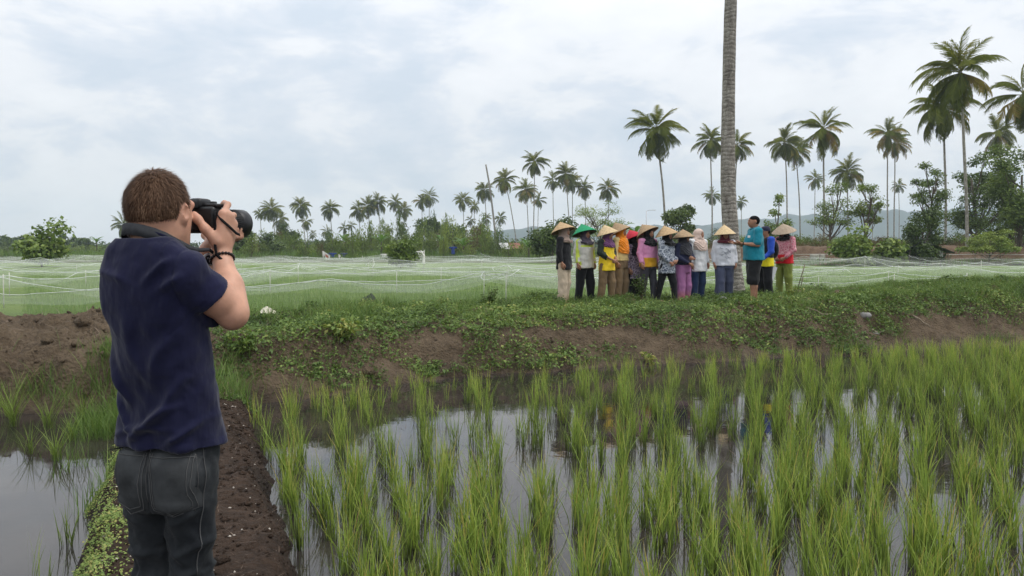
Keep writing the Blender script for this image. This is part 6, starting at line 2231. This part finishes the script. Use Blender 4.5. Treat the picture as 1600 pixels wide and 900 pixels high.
def net(label, front, back, xl, xr, nx, ny, seed, hpost=(.62, .95), sag=.34, skirt=True, cords=(0, 1, 2, 3), right_drop=False):
    """front/back: y as functions of x. A grid of posts carries the sheet, which sags between them."""
    r = np.random.default_rng(seed)
    HP = r.uniform(*hpost, (nx + 1, ny + 1))
    NU, NV = nx * 14, ny * 14
    u = np.linspace(0, nx, NU + 1); v = np.linspace(0, ny, NV + 1)
    Uu, Vv = np.meshgrid(u, v, indexing='ij')
    iu = np.minimum(Uu.astype(int), nx - 1); iv = np.minimum(Vv.astype(int), ny - 1)
    fu, fv = Uu - iu, Vv - iv
    hb = HP[iu, iv] * (1 - fu) * (1 - fv) + HP[iu + 1, iv] * fu * (1 - fv) + HP[iu, iv + 1] * (1 - fu) * fv + HP[iu + 1, iv + 1] * fu * fv
    SG = r.uniform(.55, 1.25, (nx, ny))[iu, iv] * sag
    SG = SG.astype(float)
    hh = hb - SG * (4 * fu * (1 - fu)) * (.55 + .45 * (4 * fv * (1 - fv)) ** .5) - SG * .55 * (4 * fv * (1 - fv))
    ju = Uu + .15 * np.sin(Vv * 2.1 + seed); 
    X = xl + (xr - xl) * ju / nx
    vfrac = (Vv / ny) ** 1.15
    Y = front(X) + (back(X) - front(X)) * vfrac
    Y = Y + .35 * np.sin(Uu * 1.7 + seed) * (vfrac > .02)
    fold = .035 * fbm(X * .9, Y * 1.6, oct=4, gain=.6) + .03 * np.sin(Y * 3.1 + 1.5 * fbm(X * .35, Y * .2, oct=2)) * np.clip(fbm(X * .2 + 9, Y * .25, oct=2) + .3, 0, 1)
    g = land(X, Y, False)
    hh = np.maximum(hh + fold, .05)
    Z = np.maximum(g, FIELD_Z) + hh
    V = np.stack([X, Y, Z], -1)
    rows_ = [V]
    if skirt:                                     # the front hangs from its cord to the ground
        for q in (0.75, .5, .25, 0.0):
            W = V[:, :1].copy()
            yb = front(W[..., 0]) - 1.15 * (1 - q) ** .8
            zb = land(W[..., 0], yb, False)
            W[..., 2] = zb + (W[..., 2] - FIELD_Z) * q ** 1.15 + .03 + .03 * fbm(W[..., 0] * 2.5, yb * 0 + q * 3, oct=2)
            W[..., 1] = yb
            rows_.insert(0, W)
        rows_ = rows_[::-1]
        sk = np.concatenate([rows_[i] for i in range(len(rows_) - 1, 0, -1)], 1) if False else None
        skirt_rows = rows_[1:][::-1]
        V = np.concatenate(skirt_rows + [V], 1)
    nr, ncol = V.shape[:2]
    i, j = np.meshgrid(np.arange(nr - 1), np.arange(ncol - 1), indexing='ij')
    Q = np.stack([i * ncol + j, (i + 1) * ncol + j, (i + 1) * ncol + j + 1, i * ncol + j + 1], -1).reshape(-1, 4)
    o = ob("bird_net", mesh_np("bird_net", V.reshape(-1, 3), [Q], [M["net"]]))
    tag(o, label, "bird net")
    off = ncol - (NV + 1)
    for cidx in cords:                            # selvedge and carrying cords along the post rows
        jj = off + min(NV, cidx * 14)
        MB().tube(V[:, jj] + (0, 0, .012), .0055 + .0016 * cidx, 5).build("cord", [M["cord"]], o)
    for iu_ in range(0, nx + 1, 2):
        MB().tube(V[iu_ * 14, off:] + (0, 0, .012), .006, 5).build("cord", [M["cord"]], o)
    if skirt: MB().tube(V[:, 0] + (0, 0, .01), .007, 5).build("cord", [M["cord"]], o)
    for a in range(nx + 1):
        for b_ in range(min(ny + 1, 4)):
            if r.random() < .45: continue
            p_ = V[a * 14, off + b_ * 14]
            pl = MB().tube([(0, 0, 0), (.01, 0, p_[2] - FIELD_Z + r.uniform(.03, .16))], .011, 6).build("net_pole", [M["pole"]], loc=(p_[0], p_[1] + .02, FIELD_Z - .05))
            tag(pl, "thin pale stake holding up the bird net", "stake", "stakes under the bird nets")
    return o


fB = lambda X: bank_back(X) + 1.35
net("near white bird net draped over the left field, front edge hanging to the bank", lambda X: fB(X) + .6, lambda X: 33 + X * 0, -30, 3.5, 9, 4, 3, (.50, .88), .30)
net("middle sheet of white bird net in billows behind the near left one", lambda X: 30 + X * 0, lambda X: 56 + X * 0, -40, 9, 9, 5, 11, (.45, .95), .32, skirt=False)
net("farthest white bird net reaching the scrub line", lambda X: 53 + X * 0, lambda X: 84 + X * 0, -62, 12, 10, 5, 12, (.35, .95), .30, skirt=False)
net("white bird net behind the people's legs", lambda X: fB(X) + .6, lambda X: 40 + X * 0, 2.6, 13, 4, 4, 21, (.45, .70), .22)
net("white bird net of the right field rising to a peak before the shrubs", lambda X: bank_back(X) + 5.5, lambda X: 58 + X * 0, 9, 40, 6, 5, 33, (.50, 1.05), .34)

# seedlings under the nets
n = 60000
y = 15 + rng.random(n) ** 1.7 * 38; x = (rng.uniform(-.62, .72, n)) * y
y2 = np.round(y / .26) * .26 + rng.normal(0, .03, n)
ok = (y2 > bank_back(x) + 1.2)
b = np.stack([x, y2, np.full(n, FIELD_Z)], 1)[ok]; m_ = len(b)
V, Q, al, idn = blades(b, rng.uniform(.10, .30, m_), rng.uniform(.05, .4, m_), rng.uniform(0, 6.28, m_), rng.uniform(.012, .022, m_), 1)
tag(ob("rice_seedlings", mesh_np("rice_seedlings", V, [Q], [M["seedling"]], {"var": np.clip(rng.normal(.5, .15, m_)[idn] + .2 * al, 0, 1)})), kind="stuff")

# heap of gathered dark net on the bank edge
q = P(573, 470, 14.9); X0, Y0 = q[0], q[1]; Z0 = float(land(np.array([X0]), np.array([Y0]))[0])
uu, vv = np.meshgrid(np.linspace(-1, 1, 50), np.linspace(-1, 1, 34), indexing='ij')
rr = np.sqrt(uu ** 2 + vv ** 2)
Zp = np.maximum(0, 1 - rr) ** 1.1 * .30 * (1 + .25 * np.sin(np.arctan2(vv, uu) * 5 + 2)) + .05 * np.maximum(0, 1 - rr) * fbm(uu * 6, vv * 6, oct=3) + .16 * np.exp(-((uu - .35) ** 2 + vv ** 2) / .03) + .05
Vp = np.stack([uu * .42, vv * .35, Zp * np.clip(1.25 - rr, 0, 1)], -1).reshape(-1, 3)
i, j = np.meshgrid(np.arange(49), np.arange(33), indexing='ij')
Q = np.stack([i * 34 + j, (i + 1) * 34 + j, (i + 1) * 34 + j + 1, i * 34 + j + 1], -1).reshape(-1, 4)
tag(ob("net_heap", mesh_np("net_heap", Vp, [Q], [M["net_dark"]]), None, (X0, Y0, Z0)), "pointed heap of dark gathered netting on the bank edge", "net heap")

# crumpled white sack on the bank, left
q = P(417, 484, 12.9); Z0 = float(land(np.array([q[0]]), np.array([12.9]))[0])
uu, vv = np.meshgrid(np.linspace(-1, 1, 22), np.linspace(-1, 1, 16), indexing='ij')
Zp = .05 + .05 * np.abs(fbm(uu * 3 + 4, vv * 3, oct=3)) + .03 * (1 - uu ** 2)
Vp = np.stack([uu * .15 * (1 + .2 * np.sin(vv * 4)), vv * .11 * (1 + .25 * np.cos(uu * 5)), Zp * np.clip(1.3 - np.maximum(abs(uu), abs(vv)), .3, 1)], -1).reshape(-1, 3)
i, j = np.meshgrid(np.arange(21), np.arange(15), indexing='ij')
Q = np.stack([i * 16 + j, (i + 1) * 16 + j, (i + 1) * 16 + j + 1, i * 16 + j + 1], -1).reshape(-1, 4)
tag(ob("plastic_sack", mesh_np("plastic_sack", Vp, [Q], [m_plain("cream_plastic", (0.60, 0.56, 0.44), 0.5, 0.4, 0.35, 20)]), None, (q[0], 12.9, Z0)), "crumpled cream plastic sack lying on the bank right of the photographer's elbow", "sack")
# stones and sticks on the right slope
for i, (px, dd, w) in enumerate(((1130, 16.0, .16), (1136, 15.8, .10), (1368, 14.6, .10), (1352, 14.8, .13))):
    X0 = P(px, 470, dd)[0]; Z0 = float(land(np.array([X0]), np.array([dd]))[0])
    s = SDF((-1.4, -1.4, -1), (1.4, 1.4, 1), .14)
    s.ell((0, 0, 0), (1, .75, .55)); s.warp(lambda x, y, z: .14 * fbm(x * 1.7 + i * 9, y * 1.7, z * 1.7, oct=2))
    V, Q = s.mesh()
    tag(ob("stone", mesh_np("stone", V * w, [Q], [m_plain("pale_stone", (0.26, 0.25, 0.24), 0.85, 0.2, 0.3, 9, .5, 30, .01)]), None, (X0, dd, Z0)),
        ("larger grey stone at the feet of the white-shirted person", "small grey stone beside the larger one by the white-shirted person", "pale stone low on the right slope", "larger pale stone low on the right slope")[i], "stone")
for i, (px, dd, L_, az_) in enumerate(((1374, 14.5, .35, .6), (1280, 14.6, .55, 2.6), (1235, 14.2, .5, 2.2), (1440, 14.9, .4, .3))):
    X0 = P(px, 500, dd)[0]
    pts = [np.array([X0 + cos(az_) * L_ * (k / 5 - .5), dd + sin(az_) * L_ * .4 * (k / 5 - .5), 0]) for k in range(6)]
    for p_ in pts: p_[2] = float(land(p_[:1], p_[1:2])[0]) + .05
    tag(MB().tube(pts, np.linspace(.016, .008, 6), 6).build("stick", [m_plain("dry_stick", (0.28, 0.23, 0.17), 0.9, 0.1, 0.3)]),
        ("short pale stick on the right slope beside the stones", "long dry stick lying across the right slope", "bent twig on the slope below the olive trousers", "thin stick above the bare earth at far right")[i], "stick")

# ------------------------------------------------------------------ huts, flags, scarecrows, lamp post
M["tin"] = m_plain("weathered_tin", (0.42, 0.42, 0.41), 0.55, 0.4, 0.35, 3, .4, 12, .02)
M["tile"] = m_plain("rust_roof", (0.22, 0.105, 0.07), 0.85, 0.2, 0.4, 2, .5, 12, .03)
M["wood"] = m_plain("grey_boards", (0.15, 0.12, 0.09), 0.9, 0.1, 0.4, 4, .6, 20, .02)
M["tarp"] = m_plain("dark_tarpaulin", (0.07, 0.07, 0.075), 0.7, 0.3, 0.5, 2, .6, 5, .05)
M["thatch"] = m_plain("brown_thatch", (0.13, 0.095, 0.06), 0.95, 0.1, 0.4, 6, .9, 20, .04)

D = 118.0; x = (795 - CX) / F_PX * D; s_ = D / F_PX
hut = tag(empty("hut", (x, D, .42), radians(18)), "small hut with pale tin and rust-red roof in the scrub", "hut")
w = 34 * s_; h = 11 * s_
MB().box((0, 0, h * .5), (w * .72, 2.4, h)).build("wall", [M["wood"]], hut, smooth=False)
for k in range(9):      # roof sheets lie side by side, near slope pale tin at the left, rust at the right
    for sg in (-1, 1):
        a = math.atan2(.9, 1.8)
        R_ = rotm('x', -a * sg)
        MB().box((w * (-.5 + (k + .5) / 9), sg * .88, h + .62 + (.012 if k % 2 else 0)), (w / 9 + .03, 2.05, .035), R_).build("roof_sheet", [M["tin"] if (k < 4) else M["tile"]], hut, smooth=False)
for k in (-.34, 0, .34):
    MB().tube([(k * w, -1.5, 0), (k * w, -1.5, h + .1)], .05, 6).build("post", [M["wood"]], hut)
MB().box((-.12 * w, -1.205, h * .42), (.7, .03, h * .84)).build("door", [M["tarp"]], hut, smooth=False)
MB().box((.18 * w, -1.205, h * .6), (.6, .03, .5)).build("window", [M["tarp"]], hut, smooth=False)

D = 66.0; x = (1447 - CX) / F_PX * D; s_ = D / F_PX
zb = float(land(np.array([x]), np.array([D]), False)[0])
sh = tag(empty("shelter", (x, D, zb), radians(-12)), "open field shelter with sagging dark tarpaulin roof on poles", "shelter")
for px_, zz2 in ((-1.55, 1.35), (-.75, 2.0), (-.2, 1.95), (.6, 1.6), (1.35, 1.15)):
    for yy in (-.9, .9):
        MB().tube([(px_, yy, -.1), (px_ + .03, yy, zz2)], .045, 6).build("post", [M["wood"]], sh)
uu, vv = np.meshgrid(np.linspace(0, 1, 20), np.linspace(-1, 1, 12), indexing='ij')
rx = -1.95 + 3.75 * uu
rz = np.where(uu < .33, 1.30 + .78 * uu / .33, 2.08 - .95 * (uu - .33) / .67) - .09 * np.sin(uu * 9) * (1 - vv ** 2) + .03 * fbm(uu * 5, vv * 3, oct=2)
Vr = np.stack([rx, vv * 1.25, rz], -1).reshape(-1, 3)
i, j = np.meshgrid(np.arange(19), np.arange(11), indexing='ij')
Q = np.stack([i * 12 + j, (i + 1) * 12 + j, (i + 1) * 12 + j + 1, i * 12 + j + 1], -1).reshape(-1, 4)
ro = ob("roof", mesh_np("roof", np.concatenate([Vr, Vr - (0, 0, .05)]), [Q, Q[:, ::-1] + len(Vr)], [M["tarp"]]), sh)
for k in range(5):
    MB().box((-.55 + .35 * k, -.92, 1.0), (.30, .03, .5 + .1 * (k % 2))).build("hanging_cloth", [M["wood"] if k % 2 else M["tin"]], sh, smooth=False)
MB().box((.2, .5, .45), (2.2, .8, .08)).build("bench", [M["wood"]], sh, smooth=False)
for k in range(6):
    MB().box((-.2 + .33 * k, -1.0, .38), (.06, .04, .76)).build("fence_slat", [M["wood"]], sh, smooth=False)


def flagpole(px, py, D, w, h, label, red=True, blue=False):
    q = P(px, py, D); zb = float(land(np.array([q[0]]), np.array([D]), False)[0])
    root = tag(empty("flag", (q[0], D, zb)), label, "flag")
    H = q[2] - zb + h * .5
    MB().tube([(0, 0, 0), (-.05, 0, H)], .03, 6).build("pole", [M["wood"]], root)
    uu, vv = np.meshgrid(np.linspace(0, 1, 10), np.linspace(0, 1, 8), indexing='ij')
    V = np.stack([uu * w, .12 * np.sin(uu * 5), H - .05 - vv * h - uu * h * .75], -1).reshape(-1, 3)
    i, j = np.meshgrid(np.arange(9), np.arange(7), indexing='ij')
    Q = np.stack([i * 8 + j, (i + 1) * 8 + j, (i + 1) * 8 + j + 1, i * 8 + j + 1], -1).reshape(-1, 4)
    mi = ((uu[:-1, :-1] > .3) & (uu[:-1, :-1] < .7) & (vv[:-1, :-1] > .25) & (vv[:-1, :-1] < .7)).ravel().astype(int) if red else np.zeros(len(Q), int)
    ob("cloth", mesh_np("cloth", V, [Q], [M["flagw"], M["flagr"]], midx=mi), root)


M["flagw"] = m_plain("white_cloth", (0.72, 0.70, 0.66), 0.85, 0.1)
M["flagr"] = m_plain("red_cloth", (0.50, 0.16, 0.10), 0.85, 0.1)
flagpole(504, 396, 96, .95, .75, "white scare flag with a red patch on a tilted pole at the field's edge")
flagpole(529, 400, 98, .55, .55, "smaller white scare rag on a pole right of the flag", True)
flagpole(566, 402, 100, .5, .5, "dull white rag drooping from a stick behind the net", False)


def scarecrow(px, py, D, h, mat, label):
    x = (px - CX) / F_PX * D; zb = float(land(np.array([x]), np.array([D]), False)[0])
    root = tag(empty("scarecrow", (x, D, zb)), label, "scarecrow")
    MB().tube([(0, 0, 0), (0, 0, h)], .03, 6).tube([(-.45, 0, h * .8), (.45, 0, h * .8)], .025, 6).build("frame", [M["wood"]], root)
    s = SDF((-.6, -.25, 0), (.6, .25, h + .3), .05)
    s.loft([(h * .35, 0, 0, .24, .14), (h * .6, 0, 0, .20, .12), (h * .85, 0, 0, .22, .12)], k=.05)
    s.cap((-.42, 0, h * .78), (.42, 0, h * .78), .09, k=.05)
    V, Q = s.mesh(); ob("coat", mesh_np("coat", V, [Q], [mat]), root)


bl = m_plain("blue_cloth", (0.035, 0.06, 0.22), 0.9, 0.1)
scarecrow(520, 404, 97, 1.0, bl, "low blue-clad scarecrow between the two flags")
scarecrow(538, 404, 99, .9, m_plain("grey_blue_cloth", (0.07, 0.085, 0.14), 0.9, 0.1), "grey-blue scarecrow right of the small rag")
scarecrow(708, 396, 98, 1.9, bl, "tall blue-clad scarecrow before the dark scrub")
scarecrow(656, 402, 96, 1.3, M["flagw"], "white-clad scarecrow left of the round treetop's foot")
scarecrow(600, 403, 98, .8, M["flagw"], "small white-clad scarecrow behind the little field tree")
# white cloth bundle on a stake in the middle of the net
q = P(662, 408, 47)
root = tag(empty("scarecrow", (q[0], 47, FIELD_Z)), "white rag bundle tied to a stake in mid net", "scarecrow")
MB().tube([(0, 0, 0), (.04, 0, 1.35)], .025, 6).build("frame", [M["pole"]], root)
s = SDF((-.3, -.2, .3), (.3, .2, 1.5), .03); s.cap((0, 0, .55), (.02, 0, 1.0), .09, .06, k=.04); s.cap((.02, 0, 1.0), (-.16, 0, 1.28), .06, .04, k=.04)
V, Q = s.mesh(); ob("coat", mesh_np("coat", V, [Q], [M["flagw"]]), root)
# concrete block by the red bank
D = 70; x = (1277 - CX) / F_PX * D
V, T = bevel_box((1.05, .8, .95), .05)
blk = tag(ob("concrete_block", mesh_np("concrete_block", V + (0, 0, .45), [T], [m_plain("pale_concrete", (0.42, 0.40, 0.34), 0.9, 0.1, 0.35, 3, .5, 12, .02)], smooth=False), None, (x, D, float(land(np.array([x]), np.array([float(D)]), False)[0])), (0, 0, .3)),
    "pale concrete block left of the big-leaved shrubs", "block")
# wire fence before the red bank
fr_ = tag(empty("wire_fence", (24, 67, .2)), "low wire fence on thin posts before the red bank", "fence")
for k in range(13):
    MB().tube([(k * 2.2, .25 * sin(k), -.1), (k * 2.2 + .03, .25 * sin(k), 1.15)], .035, 6).build("post", [M["wood"]], fr_)
for z_ in (.55, .95):
    MB().tube([(k * 2.2, .25 * sin(k) - .04, z_ + .03 * sin(k * 2)) for k in range(13)], .012, 4).build("wire", [M["cord"]], fr_)
# street lamp
D = 150; q = P(1010, 330, D); zb = .5
lp = tag(empty("street_lamp", (q[0], D, zb)), "thin grey street lamp with one long arm above the hats", "street lamp")
Hl = q[2] - zb
MB().tube([(0, 0, 0), (0, 0, Hl)], [.09, .06], 8).build("pole", [M["steel"]], lp)
MB().tube(spline([(0, 0, Hl), (.5, 0, Hl + .15), (1.3, 0, Hl + .22)], 10), .04, 6).build("arm", [M["steel"]], lp)
V, T = bevel_box((.5, .2, .10), .03); MB().add(V + (1.5, 0, Hl + .2), None, T).build("lamp_head", [M["tin"]], lp)
# thin sticks leaning in the net by the olive trousers
for i, (px, a) in enumerate(((1246, .35), (1250, .15))):
    q = P(px, 430, 18.9)
    tag(MB().tube([(0, 0, 0), (a * .5, 0, .62 - .25 * i)], .012, 6).build("thin_stick", [M["wood"]], loc=(q[0], 18.9, float(land(np.array([q[0]]), np.array([18.9]))[0]))),
        ("longer dark stick leaning in the net right of the olive trousers", "shorter dark stick leaning in the net right of the olive trousers")[i], "stick")
